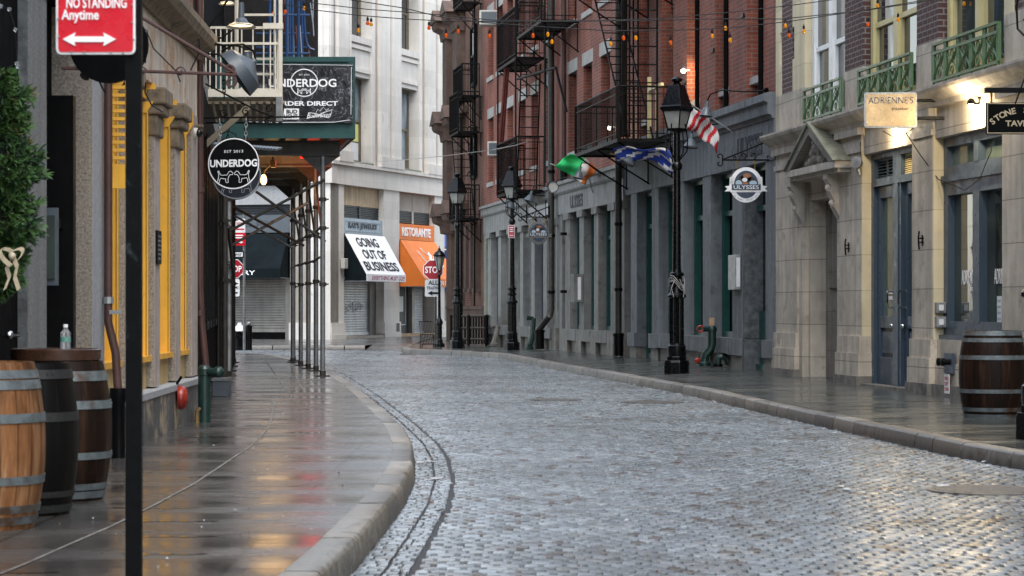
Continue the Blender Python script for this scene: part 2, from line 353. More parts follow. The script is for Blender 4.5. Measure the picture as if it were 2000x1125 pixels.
def wet_paving(name, base, slab_u, slab_v, warm):
    m, t, bs = nodes_of(name)
    v = coords(t); f = noise(t, v, 1.6, 8, .65); f2 = noise(t, v, 22, 5, .6)
    col = ramp(t, f, [(.3, tuple(c*.6 for c in base)), (.55, base), (.75, warm)])
    col = mix(t, .25, col, ramp(t, f2, [(.35, (.02,.02,.02)), (.7, (.14,.135,.13))]))
    sx = node(t, 'SeparateXYZ'); tc = node(t, 'TexCoord'); L_(t, tc.outputs['Object'], sx.inputs[0])
    cb = node(t, 'CombineXYZ'); L_(t, sx.outputs['X'], cb.inputs[0]); L_(t, sx.outputs['Y'], cb.inputs[1])
    br = node(t, 'TexBrick'); L_(t, cb.outputs[0], br.inputs['Vector']); br.offset = 0
    br.inputs['Scale'].default_value = 1; br.inputs['Brick Width'].default_value = slab_u; br.inputs['Row Height'].default_value = slab_v
    br.inputs['Mortar Size'].default_value = .012; br.inputs['Mortar Smooth'].default_value = .3
    br.inputs['Color1'].default_value = (1,1,1,1); br.inputs['Color2'].default_value = (.72,.72,.74,1); br.inputs['Mortar'].default_value = (.35,.33,.3,1)
    col = mix(t, 1.0, col, br.outputs['Color'], 'MULTIPLY'); L_(t, col, bs.inputs['Base Color'])
    vs_ = coords(t, .5, 1.5, 1); g = noise(t, vs_, 1.1, 6, .6)
    L_(t, ramp(t, g, [(.36, (.11,)*3), (.5, (.20,)*3), (.68, (.38,)*3)]), bs.inputs['Roughness'])
    vb = coords(t, .35, 1.3, 1)
    n1 = bump(t, noise(t, vb, 1.0, 3), bs, .25, .04)
    wob = node(t, 'Math', operation='MULTIPLY_ADD'); L_(t, noise(t, coords(t, .6, .6, 1), .9, 2), wob.inputs[0]); wob.inputs[1].default_value = .8
    L_(t, sx.outputs['Y'], wob.inputs[2]); wv = node(t, 'Math', operation='MULTIPLY'); L_(t, wob.outputs[0], wv.inputs[0]); wv.inputs[1].default_value = 6.28318/slab_v
    sn = node(t, 'Math', operation='SINE'); L_(t, wv.outputs[0], sn.inputs[0])
    n1 = bump(t, sn.outputs[0], bs, 1.0, .0036, n1)
    n2 = bump(t, f2, bs, .22, .004, n1)
    bump(t, br.outputs['Fac'], bs, -.5, .006, n2)
    bs.inputs['Specular IOR Level'].default_value = .55
    return m
M['pave_l'] = wet_paving('wet_flagstones', (.072,.066,.059), 1.25, 1.52, (.115,.098,.08))
M['pave_r'] = wet_paving('wet_slate_flags', (.07,.078,.07), 2.6, 1.6, (.11,.115,.098))
M['pave_b'] = wet_paving('wet_concrete', (.13,.125,.12), 1.5, 1.5, (.17,.165,.155))

def cobble_mat():
    m, t, bs = nodes_of('wet_granite_setts')
    at = node(t, 'Attribute'); at.attribute_name = 'tint'
    v = coords(t); f = noise(t, v, 38, 5, .65)
    col = mix(t, 1.0, at.outputs['Color'], ramp(t, f, [(.3, (.6,.6,.6)), (.7, (1.35,1.35,1.35))]), 'MULTIPLY')
    col = mix(t, 1.0, col, ramp(t, noise(t, v, .45, 6, .65), [(.36, (.62,.60,.57)), (.55, (1,1,1)), (.7, (1.08,1.06,1.03))]), 'MULTIPLY')
    L_(t, col, bs.inputs['Base Color'])
    g = noise(t, coords(t, 1, 1, 1), 3.0, 4)
    L_(t, ramp(t, g, [(.3, (.20,)*3), (.7, (.34,)*3)]), bs.inputs['Roughness'])
    bump(t, noise(t, v, 30, 4), bs, .24, .006)
    bs.inputs['Specular IOR Level'].default_value = 1.0
    return m
M['cobble'] = cobble_mat()
M['puddle'] = flat('standing_water_film', (.03,.028,.025), .05)
M['grit'] = paint('wet_joint_grit', (.012,.010,.0085), rough=.6, var=.4, scale=20, bm=.3)
M['ground'] = paint('asphalt_ground', (.05,.05,.05), rough=.6, var=.3, scale=3)
def kerb_mat():
    m, t, bs = nodes_of('granite_kerb')
    at = node(t, 'Attribute'); at.attribute_name = 'tint'
    v = coords(t); f = noise(t, v, 9, 7, .7); f2 = noise(t, v, 70, 3)
    col = mix(t, 1.0, at.outputs['Color'], ramp(t, f, [(.34, (.38,.36,.33)), (.62, (1.15,1.15,1.15))]), 'MULTIPLY')
    col = mix(t, 1.0, col, ramp(t, f2, [(.3, (.75,)*3), (.7, (1.2,)*3)]), 'MULTIPLY')
    L_(t, col, bs.inputs['Base Color'])
    L_(t, ramp(t, f, [(.35, (.3,)*3), (.65, (.6,)*3)]), bs.inputs['Roughness'])
    bump(t, f2, bs, .3, .006)
    return m
M['kerb'] = kerb_mat()

# ------------------------------------------------------------------ lettering
def text_mesh(s, bold=0.0, italic=0.0, spacing=1.0):
    cu = bpy.data.curves.new('lettering', 'FONT'); cu.body = s; cu.size = 1; cu.extrude = .02; cu.offset = bold; cu.shear = italic; cu.space_character = spacing
    cu.resolution_u = 3
    ob = bpy.data.objects.new('lettering', cu); C.objects.link(ob)
    dg = bpy.context.evaluated_depsgraph_get(); dg.update()
    me = bpy.data.meshes.new_from_object(ob.evaluated_get(dg)); bpy.data.objects.remove(ob); bpy.data.curves.remove(cu)
    return me
def text(s, org, right, up, height, width, mat, parent, bold=0.0, italic=0.0, depth=.006, name='lettering', spacing=1.0):
    """letters whose bounding box is height x width, centred on org, lying in the plane right/up"""
    me = text_mesh(s, bold, italic, spacing)
    n = len(me.vertices); co = np.empty(n*3); me.vertices.foreach_get('co', co); co = co.reshape(-1, 3)
    lo, hi = co.min(0), co.max(0); sc = height/(hi[1]-lo[1]); sx = width/(hi[0]-lo[0]) if width else sc
    r = np.array(Vector(right).normalized()); u = np.array(Vector(up).normalized()); k = np.cross(r, u)
    q = np.array(org)+np.outer((co[:,0]-(lo[0]+hi[0])/2)*sx, r)+np.outer((co[:,1]-(lo[1]+hi[1])/2)*sc, u)+np.outer((co[:,2]/.02)*depth/2, k)
    me.vertices.foreach_set('co', q.ravel()); me.materials.clear(); me.materials.append(mat)
    o = bpy.data.objects.new(name, me); C.objects.link(o)
    if parent: attach(o, parent)
    return o
def text_arc(s, cen, right, up, rad, a0, a1, height, mat, parent, bold=0.0, depth=.006, inner=False, wid=None):
    """letters spread along an arc (angles in degrees from up, clockwise)"""
    right = Vector(right); up = Vector(up); k = len(s)
    mb = MB()
    for i, ch in enumerate(s):
        if ch == ' ': continue
        a = R(a0+(a1-a0)*(i/(max(1, k-1)))); sgn = -1 if inner else 1
        rr = (right*math.cos(a)-up*math.sin(a))*1.0; uu = (right*math.sin(a)+up*math.cos(a))
        org = Vector(cen)+uu*rad
        if inner: rr, uu = -rr, -uu
        me = text_mesh(ch, bold); n = len(me.vertices); co = np.empty(n*3); me.vertices.foreach_get('co', co); co = co.reshape(-1,3)
        cx = (co[:,0].max()+co[:,0].min())/2; sc = height/.7; kk = rr.cross(uu); wx = (wid or 1)*sc
        pts = [org+rr*float((p[0]-cx)*wx)+uu*float((p[1]-.35)*sc)+kk*float(p[2]/.02*depth/2) for p in co]
        mb.idx(pts, [tuple(p.vertices) for p in me.polygons]); bpy.data.meshes.remove(me)
    return mb.build('lettering', mat, parent, recalc=False)
DOG = [(.02,0),(.10,.03),(.13,.25),(.2,.36),(.44,.30),(.5,.32),(.52,.05),(.6,0),(.68,.02),(.66,.3),(.72,.5),(.80,.62),(.95,.62),(.98,.72),(.85,.88),(.74,.86),(.67,.75),(.6,.6),(.3,.58),(.18,.62),(.13,.72),(.06,.92),(.01,.9),(.07,.66),(.06,.5),(.02,.22),(-.05,.06)]
def dogs(c, right, up, w_, h_, mat, parent, r=.004):
    right = Vector(right); up = Vector(up); mb = MB()
    for sg in (-1, 1):
        pts = [Vector(c)+right*(sg*(1.02-p[0])*w_/2.1)+up*((p[1]-.45)*h_) for p in DOG]
        mb.tube(pts, r, 4, closed=True)
    return mb.build('dog_emblem', mat, parent)
def ring(mb, c, right, up, rad, r, n=40):
    right = Vector(right); up = Vector(up)
    mb.tube([Vector(c)+right*rad*math.cos(6.28318*i/n)+up*rad*math.sin(6.28318*i/n) for i in range(n)], r, 5, closed=True)
def disc(mb, c, right, up, rx, rz, th, n=40):
    right = Vector(right); up = Vector(up); nn = right.cross(up)
    mb.prism([Vector(c)-nn*th/2+right*rx*math.cos(6.28318*i/n)+up*rz*math.sin(6.28318*i/n) for i in range(n)], nn*th)
def scroll(mb, c, right, up, r0, r1, a0, turns, rad, n=22):
    right = Vector(right); up = Vector(up); pts = []
    for i in range(n+1):
        k = i/n; a = a0+6.28318*turns*k; q = r0+(r1-r0)*k
        pts.append(Vector(c)+right*q*math.cos(a)+up*q*math.sin(a))
    mb.tube(pts, rad, 5)
def chain(mb, a, b, r=.006, n=6):
    a, b = Vector(a), Vector(b); d = (b-a)/n
    for i in range(n):
        c = a+d*(i+.5); side = Vector((1,0,0)) if i % 2 else Vector((0,1,0)); L = d.length*.68; ax = d.normalized()
        mb.tube([c+ax*(L*math.cos(t_))+side*(L*.45*math.sin(t_)) for t_ in [6.28318*j/8 for j in range(8)]], r, 4, closed=True)
def wire(a, b, sag, n=14):
    a, b = Vector(a), Vector(b)
    return [a.lerp(b, i/n)-Vector((0,0,sag*4*(i/n)*(1-i/n))) for i in range(n+1)]
XR, ZU = Vector((1,0,0)), Vector((0,0,1))
def point_light(name, loc, power, color, radius=.05, parent=None):
    d = bpy.data.lights.new(name, 'POINT'); d.energy = power; d.color = color; d.shadow_soft_size = radius
    o = bpy.data.objects.new(name, d); C.objects.link(o); o.location = loc
    if parent:
        o.location = (0,0,0); o.matrix_basis = Matrix.Translation(Vector(loc)); attach(o, parent)
    return o
# ------------------------------------------------------------------ street fronts
FA = Fac(9.336, -.1313, -1)       # limestone corner house, right
FU = Fac(9.752, -.1419, -1)       # grey-blue tavern front
FV = Fac(10.07, -.1482, -1)       # brick houses farther on
FB = Fac(10.31, -.1516, -1)       # brownstone
FL = Fac(-2.598, -.0275, 1)       # granite house, left
FM = Fac(-.70, -.105, 1)          # dark house, left
FK = Fac2((-6.01, 80, 0), (.32, .947, 0), (.947, -.32, 0))     # pale building, long front
FK2 = Fac2((-6.01, 80, 0), (-.947, .32, 0), (-.32, -.947, 0))  # pale building, end front
S = .13                            # pavement height

# ------------------------------------------------------------------ ground, setts, kerbs, pavements
def pl(x, t): return float(np.interp(x, [a for a, b in t], [b for a, b in t]))
LK = [(-3,-1.3),(3,-1.15),(8,-.9),(10.67,-.818),(11.66,-.78),(13.64,-.737),(15.47,-.704),(17.69,-.725),(20.26,-.83),(22.6,-.99),(26.5,-1.365),(34.6,-2.21),(46.2,-3.54),(50.7,-4.3),(54,-5.0)]
LCORNER = [(-5.45,56.6),(-6.0,58.6),(-7.0,60.2),(-8.5,61.2),(-14,62.2)]
RK = [(-3,4.5),(3,4.45),(8,4.4),(15,4.2),(18.92,4.007),(20.4,3.79),(22.5,3.59),(24.9,3.37),(28.7,3.04),(34.6,2.57),(36.9,2.31),(39.6,1.98),(46.2,1.19),(52.2,.51),(59,-.26),(62.4,-1.32),(63.9,-2.17)]
RCORNER = [(-2.55,64.6),(-2.95,66),(-3.1,68),(-3.1,75),(-2.6,90)]
g = MB(); g.poly([(-400,-200,-.06),(400,-200,-.06),(400,600,-.06),(-400,600,-.06)])
tag(g.build('ground', M['ground']), kind='structure')
g = MB(); g.poly([(-16,-4,-.018),(6,-4,-.018),(6,95,-.018),(-16,95,-.018)])
tag(g.build('road', M['grit']), kind='structure')

def setts():
    P_ = []
    def rows(d0, d1, pitch, wid, xl, xr, gutter):
        D = d0; k = 0
        while D < d1:
            a, b = xl(D), xr(D)
            j0 = math.floor((a+16)/wid)-1; x = -16+(j0+.5*(k % 2))*wid
            wob = rng.uniform(-.002, .002)
            while x < b:
                nx = -16+(round((x+16)/wid-.5*(k % 2))+1+.5*(k % 2))*wid+rng.normal(0, .006); wv = nx-x
                if gutter and x < a+.292 < x+wv-.03: wv = x+wv-(a+.292); x = a+.292
                cx = x+wv/2
                if a < cx < b:
                    dl = cx-a
                    if not (gutter and dl < .292):
                        P_.append((cx, D+wob, (wv-rng.choice([.012,.020,.032,.044], p=[.2,.28,.3,.22]))/2, (pitch-.003)/2*rng.uniform(.97, 1.02), 0))
                x += wv
            D += pitch; k += 1
    rows(7.5, 57, .128, .108, lambda D: pl(D, LK)+.01, lambda D: pl(D, RK)-.01, True)
    rows(57, 70.4, .17, .17, lambda D: -5.5-(D-57)*3.0 if D < 60 else -14, lambda D: pl(D, RK)-.01 if D < 63.9 else -3.05, False)
    for g0, g1 in ((.012,.158),(.164,.284)):      # two gutter bands, their joint lines running along the kerb
        D = 7.5; k = 0
        while D < 56:
            st = rng.uniform(.105, .135); sl = (pl(D+.3, LK)-pl(D-.3, LK))/.6; x0 = pl(D+st/2, LK); k += 1
            cuts = [g0]+[g0+(g1-g0)*q+rng.normal(0, .012) for q in ((.48,) if k % 2 else (.22,.76))]+[g1]
            for c0, c1 in zip(cuts, cuts[1:]):
                P_.append((x0+(c0+c1)/2, D+st/2, (c1-c0)/2-rng.uniform(.002, .011), st/2-rng.uniform(.001, .004), sl))
            D += st
    P_ = np.array(P_); N = len(P_)
    tx, ty = rng.normal(0, .012, N), rng.normal(0, .016, N); dz = rng.normal(0, .0011, N)
    gx, gy = np.meshgrid([-1, 0, 1], [-1, 0, 1]); gx, gy = gx.ravel(), gy.ravel()
    hz = -.0021*(np.abs(gx)+np.abs(gy))
    border = [0,1,2,5,8,7,6,3]
    V = np.zeros((N, 17, 3))
    jit = rng.normal(0, .012, (N, 9, 2))
    for k in range(9):
        V[:, k, 0] = P_[:,0]+(gx[k]*.97+jit[:,k,0])*P_[:,2]+P_[:,4]*gy[k]*P_[:,3]; V[:, k, 1] = P_[:,1]+(gy[k]*.97+jit[:,k,1])*P_[:,3]
        V[:, k, 2] = hz[k]*(1+rng.normal(0, .25, N))+dz+tx*gx[k]*P_[:,2]+ty*gy[k]*P_[:,3]
    for i, k in enumerate(border):
        V[:, 9+i, 0] = P_[:,0]+gx[k]*P_[:,2]*1.02+P_[:,4]*gy[k]*P_[:,3]; V[:, 9+i, 1] = P_[:,1]+gy[k]*P_[:,3]*1.02; V[:, 9+i, 2] = -.035
    fq = [(0,1,4,3),(1,2,5,4),(3,4,7,6),(4,5,8,7)]+[(border[(i+1) % 8], border[i], 9+i, 9+(i+1) % 8) for i in range(8)]
    fq = np.array(fq)
    Fq = (fq[None]+(np.arange(N)*17)[:,None,None]).reshape(-1)
    me = bpy.data.meshes.new('road'); nf = N*12
    me.vertices.add(N*17); me.vertices.foreach_set('co', V.ravel())
    me.loops.add(nf*4); me.loops.foreach_set('vertex_index', Fq.astype(np.int32))
    me.polygons.add(nf); me.polygons.foreach_set('loop_start', np.arange(0, nf*4, 4, dtype=np.int32)); me.polygons.foreach_set('loop_total', np.full(nf, 4, dtype=np.int32))
    me.update(calc_edges=True)
    base = np.array([[.17,.196,.222],[.192,.222,.25],[.145,.168,.19],[.18,.194,.206],[.085,.07,.066],[.225,.252,.275]])
    ch = rng.choice(6, N, p=[.28,.24,.2,.13,.06,.09]); col = base[ch]*rng.uniform(.74, 1.2, (N,1))
    cc = np.ones((N,17,4)); cc[:,:,:3] = col[:,None,:]; cc[:,9:,:3] *= .22
    at = me.color_attributes.new('tint', 'FLOAT_COLOR', 'POINT'); at.data.foreach_set('color', cc.ravel())
    me.shade_smooth(); me.set_sharp_from_angle(angle=.9)
    me.materials.append(M['cobble'])
    o = bpy.data.objects.new('road', me); C.objects.link(o); tag(o, kind='structure'); return N
setts()

def offset_line(pts, d):
    out = []
    for i, p in enumerate(pts):
        a = Vector(pts[max(0, i-1)]); b = Vector(pts[min(len(pts)-1, i+1)]); t = (b-a); t.z = 0; t.normalize()
        n = Vector((-t.y, t.x, 0)); out.append(Vector(p)+n*d)
    return out
def resample(pts, step):
    pts = [Vector(p) for p in pts]; out = [pts[0]]; acc = 0
    for a, b in zip(pts, pts[1:]):
        L = (b-a).length; s = step-acc
        while s < L: out.append(a.lerp(b, s/L)); s += step
        acc = (acc+L) % step if L >= step-acc else acc+L
    out.append(pts[-1]); return out
def kerb(name, line, side, zt=S, tone=1):
    """side +1: pavement lies to the left of the line's direction"""
    fine = resample([(x, y, 0) for x, y in line], .3); W = .17
    inn = offset_line(fine, W*side); out = offset_line(fine, -.02*side)
    mb = MB(); tint = []
    i = 0; n = len(fine)
    while i < n-1:
        j = min(n-1, i+random.choice([2,3,3,4,5])); tc = random.choice([(.24,.215,.18),(.29,.27,.24),(.31,.285,.245),(.20,.19,.17),(.27,.235,.195)])
        q = random.uniform(.7, 1.15)*tone; dz = random.uniform(-.004, .004)
        for a in range(i, j):
            b = a+1
            def sec(k, gap):
                t = (fine[min(n-1,k+1)]-fine[max(0,k-1)]).normalized()*gap
                f_, I_, O_ = fine[k]+t, inn[k]+t, out[k]+t
                d_ = (I_-f_).normalized()
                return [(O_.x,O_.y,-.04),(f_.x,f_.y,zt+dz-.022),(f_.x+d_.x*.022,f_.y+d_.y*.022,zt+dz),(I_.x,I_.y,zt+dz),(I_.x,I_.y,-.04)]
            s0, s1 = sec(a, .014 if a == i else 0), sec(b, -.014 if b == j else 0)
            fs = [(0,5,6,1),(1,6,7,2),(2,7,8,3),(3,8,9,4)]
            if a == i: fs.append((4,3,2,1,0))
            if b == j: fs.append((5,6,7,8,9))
            mb.idx(s0+s1, fs); tint += [(tc[0]*q*w_, tc[1]*q*w_, tc[2]*q*w_, 1) for w_ in (.22,.62,1,1,.5)*2]  # face tinted darker towards its foot, for shadow as well as wet dirt
        i = j
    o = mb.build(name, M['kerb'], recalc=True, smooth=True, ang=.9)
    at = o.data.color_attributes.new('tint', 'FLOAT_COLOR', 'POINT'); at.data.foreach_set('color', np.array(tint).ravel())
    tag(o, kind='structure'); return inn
lk_line = [(b, a) for a, b in LK]+LCORNER
rk_line = [(b, a) for a, b in RK]+RCORNER
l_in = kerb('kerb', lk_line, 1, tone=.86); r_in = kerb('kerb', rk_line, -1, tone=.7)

# left pavement: from the house fronts to the kerb
def xl_wall(D): return FL.P(D, -.3, 0).x if D < 25.9 else FM.P(D, -.3, 0).x
mb = MB(); prev = None
for p in l_in:
    if p.y < 55.5: q = (xl_wall(p.y), p.y, S)
    else: q = (-12, 55.5+(p.y-55.5)*.4, S)
    if prev: mb.poly([prev[1], prev[0], (p.x, p.y, S), q])
    prev = ((p.x, p.y, S), q)
tag(mb.build('pavement', M['pave_l'], recalc=False), kind='structure')
def zin(D): return pl(D, [(0,.14),(25,.15),(31,.16),(38.9,.21),(45.7,.23),(59,.2),(73,.09),(90,.07)])
def xr_wall(D):
    f = FA if D < 38.86 else FU if D < 51.7 else FV if D < 73.7 else FB
    return f.P(D, -.3, 0).x
mb = MB(); prev = None
for p in r_in:
    if p.y < 0: continue
    q = (xr_wall(p.y), p.y, zin(p.y))
    if prev: mb.poly([(prev[0]), prev[1], q, (p.x, p.y, S)])
    prev = ((p.x, p.y, S), q)
tag(mb.build('pavement', M['pave_r'], recalc=False), kind='structure')
# pavement of the cross street
mb = MB()
def zb(x, y): return S+max(0, y-74)*.006
pts = [(-16,70.7),(-10,70.8),(-5,70.9),(-4.3,70.9),(-4.2,72.9),(-3.0,72.5),(-2.6,90),(-2.6,97)]
for (x0, y0), (x1, y1) in zip(pts, pts[1:]):
    mb.poly([(x0,y0,zb(x0,y0)),(x1,y1,zb(x1,y1)),(x1-1 if y1 > 75 else -9, max(98, y1),S+.12),(-16,98,S+.12)])
mb = MB(); mb.poly([(x,y,zb(x,y)) for x,y in pts]+[(-16,98,S+.14)])
tag(mb.build('pavement', M['pave_b'], recalc=False), kind='structure')
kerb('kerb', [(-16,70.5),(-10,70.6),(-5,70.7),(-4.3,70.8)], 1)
mb = MB(); mb.poly([(-4.3,70.75,-.004),(-3.05,70.3,-.004),(-3.0,72.5,.132),(-4.2,72.9,.132)])
tag(mb.build('pavement', M['pave_b'], recalc=False), kind='structure')

# long expansion joint curving across the left pavement, and patched edges
mb = MB()
jl = [PT(px, py, 1.15*F/(py-PY)) for px, py in ((0,1122),(60,1098),(140,1062),(215,1030),(300,988),(380,945),(440,905),(490,872),(520,842),(533,815),(533,795),(530,780))]
jl = [Vector((p.x, p.y, S+.004)) for p in jl]; jl = resample(jl, .12)
a_ = offset_line(jl, .009); b_ = offset_line(jl, -.009)
for i in range(len(jl)-1): mb.poly([a_[i], a_[i+1], b_[i+1], b_[i]])
tag(mb.build('pavement', M['plinth'], recalc=False), kind='structure')
mb = MB()
for (x0, y0), (x1, y1) in (((570,720),(590,760)),((512,695),(575,785)),((575,722),(640,722))):
    p, q = PT(x0,y0,1.15*F/(y0-PY)), PT(x1,y1,1.15*F/(y1-PY)); d = (q-p); d.z = 0; n = Vector((-d.y, d.x, 0)).normalized()*.010
    mb.poly([Vector((v.x, v.y, S+.004)) for v in (p-n, q-n, q+n, p+n)])
tag(mb.build('pavement', M['plinth'], recalc=False), kind='structure')

# films of water lying along the slab joints
def films(name, lo, hi, xa, xb, zf, n):
    mb = MB()
    for i in range(n):
        D = lo+(hi-lo)*i/n+random.uniform(-.05, .05); a, b = xa(D), xb(D); L = b-a
        u0 = random.uniform(0, .6); u1 = u0+random.uniform(.15, .4); k = 26; w0 = random.uniform(.012, .06); ph = random.uniform(0, 6)
        top, bot = [], []
        for j in range(k+1):
            x = a+L*(u0+(u1-u0)*j/k); e = math.sin(math.pi*j/k)**.4 if 0 < j < k else .05
            ww = w0*e*(.45+.55*abs(math.sin(j*.9+ph)*math.sin(j*.37+ph*2)))+.003; yy = D+.01*math.sin(j*.5+ph); z = zf(x, D)+.002
            top.append((x, yy+ww, z)); bot.append((x, yy-ww, z))
        for j in range(k): mb.poly([bot[j], bot[j+1], top[j+1], top[j]])
    tag(mb.build(name, M['puddle'], recalc=False), kind='structure')
films('puddle', 9.6, 46, lambda D: xl_wall(D)+.55, lambda D: pl(D, LK)-.24, lambda x, D: S, 44)
films('puddle', 19, 52, lambda D: pl(D, RK)+.24, lambda D: xr_wall(D)-.35, lambda x, D: S+.003+(zin(D)-S)*(x-pl(D, RK))/(xr_wall(D)-pl(D, RK)), 34)

def manhole(px, py, r, label):
    D = CZ*F/(py-PY); c = PT(px, py, D); mb = MB()
    mb.lathe([(r,.0),(r,.012),(r*.93,.014),(r*.9,.008),(r*.2,.008),(r*.18,.012),(.001,.012)], (c.x, D, -.004), 32)
    for i in range(-4, 5):
        h = math.sqrt(max(0, (r*.86)**2-(i*r*.19)**2)); mb.box(c.x-h, c.x+h, D+i*r*.19-.02, D+i*r*.19+.02, .002, .011)
    tag(mb.build('manhole_cover', M['iron_wet'], smooth=True), label, 'manhole cover', 'manhole covers in the setts')
M['iron_wet'] = paint('wet_cast_iron', (.105,.10,.095), rough=.35, var=.4, scale=14, bm=.2)
manhole(1085, 781, .36, 'round iron manhole cover in mid road, farther than the other two covers')
manhole(1275, 786, .42, 'brownish manhole cover in the cobbles close to the right kerb')
manhole(1930, 958, .42, 'large manhole cover ringed by puddles at the right edge, nearest to the viewer')
# leaves, scraps and grit lying about
mb = MB()
def scrap(x, y, z, s, mi):
    mb.cur = mi; a = random.uniform(0, 6.28); k = random.randint(5, 7); rr = [s*random.uniform(.5, 1.1) for _ in range(k)]
    pts = [(x+rr[i]*math.cos(a+6.28*i/k), y+rr[i]*1.5*math.sin(a+6.28*i/k), z+random.uniform(0, .012)) for i in range(k)]
    mb.idx(pts+[(x, y, z+.012)], [(i, (i+1) % k, k) for i in range(k)])
for _ in range(170):
    D = random.uniform(10.5, 40); a, b = xl_wall(D)+.4, pl(D, LK)-.25
    scrap(random.uniform(a, b), D, S+.003, random.uniform(.003, .011), random.choice([0,0,1,2]))
for _ in range(160):
    D = random.uniform(12, 55); scrap(pl(D, LK)+abs(random.gauss(0, .16))+.03, D, .006, random.uniform(.008, .03), random.choice([0,1,1,2,2]))
for _ in range(140):
    D = random.uniform(19, 60); scrap(pl(D, RK)-abs(random.gauss(0, .14))-.03, D, .006, random.uniform(.01, .035), random.choice([0,1,1,2,2]))
for _ in range(150):
    D = random.uniform(11, 50); scrap(random.uniform(pl(D, LK)+.4, pl(D, RK)-.3), D, .003, random.uniform(.006, .016), random.choice([0,1,2,2,2]))
for px, py, s in ((460,1000,.025),(1640,952,.05),(1655,958,.05),(1840,950,.06),(820,905,.05),(840,903,.06),(850,936,.07),(790,940,.05)):
    D = (1.15 if px < 500 else CZ)*F/(py-PY); p = PT(px, py, D); scrap(p.x, D, (S if px < 500 else 0)+.004, s, 0)
M['scrap'] = paint('sodden_paper', (.36,.36,.36), rough=.6, var=.4, scale=30); M['leafbrown'] = paint('wet_dead_leaf', (.10,.045,.018), rough=.5, var=.4, scale=20); M['leaf_dk'] = paint('dark_debris', (.02,.017,.014), rough=.6)
tag(mb.build('litter', [M['scrap'], M['leafbrown'], M['leaf_dk']], recalc=False), 'scraps of paper and wet leaves strewn along both gutters and the pavement', 'litter', kind='stuff')
# ------------------------------------------------------------------ RIGHT: limestone corner house
SPLIT = {'quoins':'quoin','brick_wall':'brick_wall','reveal':'reveal','lintel_band':'lintel_band','back_wall':'back_wall','brick_pier':'brick_pier','frieze_joint':'frieze_joint','brick_band':'brick_band','spandrel':'spandrel','spandrel_panel':'spandrel_panel','window_sill':'window_sill','pilaster':'pilaster','pilaster_foot':'pilaster_foot','groove':'groove','tan_panel':'tan_panel','shutter_post':'shutter_post','wall':'wall','recess_wall':'recess_wall','pane':'pane','sign_stripe':'sign_stripe','string_course':'string_course','stone_base':'stone_base','transom_bar':'transom_bar'}
def wall(fac, name, mat, parent, boxes, bevel=0):
    if name in SPLIT and len(boxes) > 1:
        return [wall(fac, SPLIT[name], mat, parent, [b], bevel) for b in boxes][0]
    mb = MB()
    for b in boxes: mb.fbox(fac.P, *b)
    return mb.build(name, mat, parent, bevel=bevel)
def sash_window(fac, d0, d1, o, z0, z1, frame, pane, parent, name='window', rail=None, mull=1, fw=.09, dep=.07, o_pane=None, head=True):
    """frame with stiles, mullions and a meeting rail; its panes are a sub-part"""
    mb = MB(); P = fac.P
    mb.fbox(P, d0, d0+fw, o, o+dep, z0, z1); mb.fbox(P, d1-fw, d1, o, o+dep, z0, z1)
    mb.fbox(P, d0+fw, d1-fw, o, o+dep, z0, z0+fw)
    if head: mb.fbox(P, d0+fw, d1-fw, o, o+dep, z1-fw, z1)
    n = mull+1; w_ = (d1-d0-2*fw-mull*fw*1.4)/n; zb0 = z0+fw; zb1 = z1-fw if head else z1
    for i in range(mull):
        a = d0+fw+(i+1)*w_+i*fw*1.4; mb.fbox(P, a, a+fw*1.4, o, o+dep*1.15, zb0, zb1)
    if rail is not None:
        for i in range(n):
            a = d0+fw+i*(w_+fw*1.4); mb.fbox(P, a, a+w_, o, o+dep*.7, rail-.035, rail+.035)
            mb.fbox(P, a, a+.045, o-.02, o+dep*.6, zb0, rail-.035); mb.fbox(P, a+w_-.045, a+w_, o-.02, o+dep*.6, zb0, rail-.035)
    f = mb.build(name, frame, parent)
    pb = MB()
    for i in range(n):
        a = d0+fw+i*(w_+fw*1.4)
        zs = [(zb0, zb1)] if rail is None else [(zb0, rail-.03), (rail+.03, zb1)]
        for j, (za, zb_) in enumerate(zs):
            oo = o+(.012 if j == 0 else .03); pb.fbox(P, a-.005, a+w_+.005, oo-.012, oo, za, zb_)
    pb.build('pane', pane, f)
    return f
A = thing('corner_house', 'pale limestone and purple brick house with green iron balcony rails on the right', 'house', FA.P(30, 0, S))
TOP = 10.0
PIL = [(20.6,21.8),(24.2,25.4),(26.75,27.95),(30.58,31.46),(33.85,35.0),(37.44,38.84)]
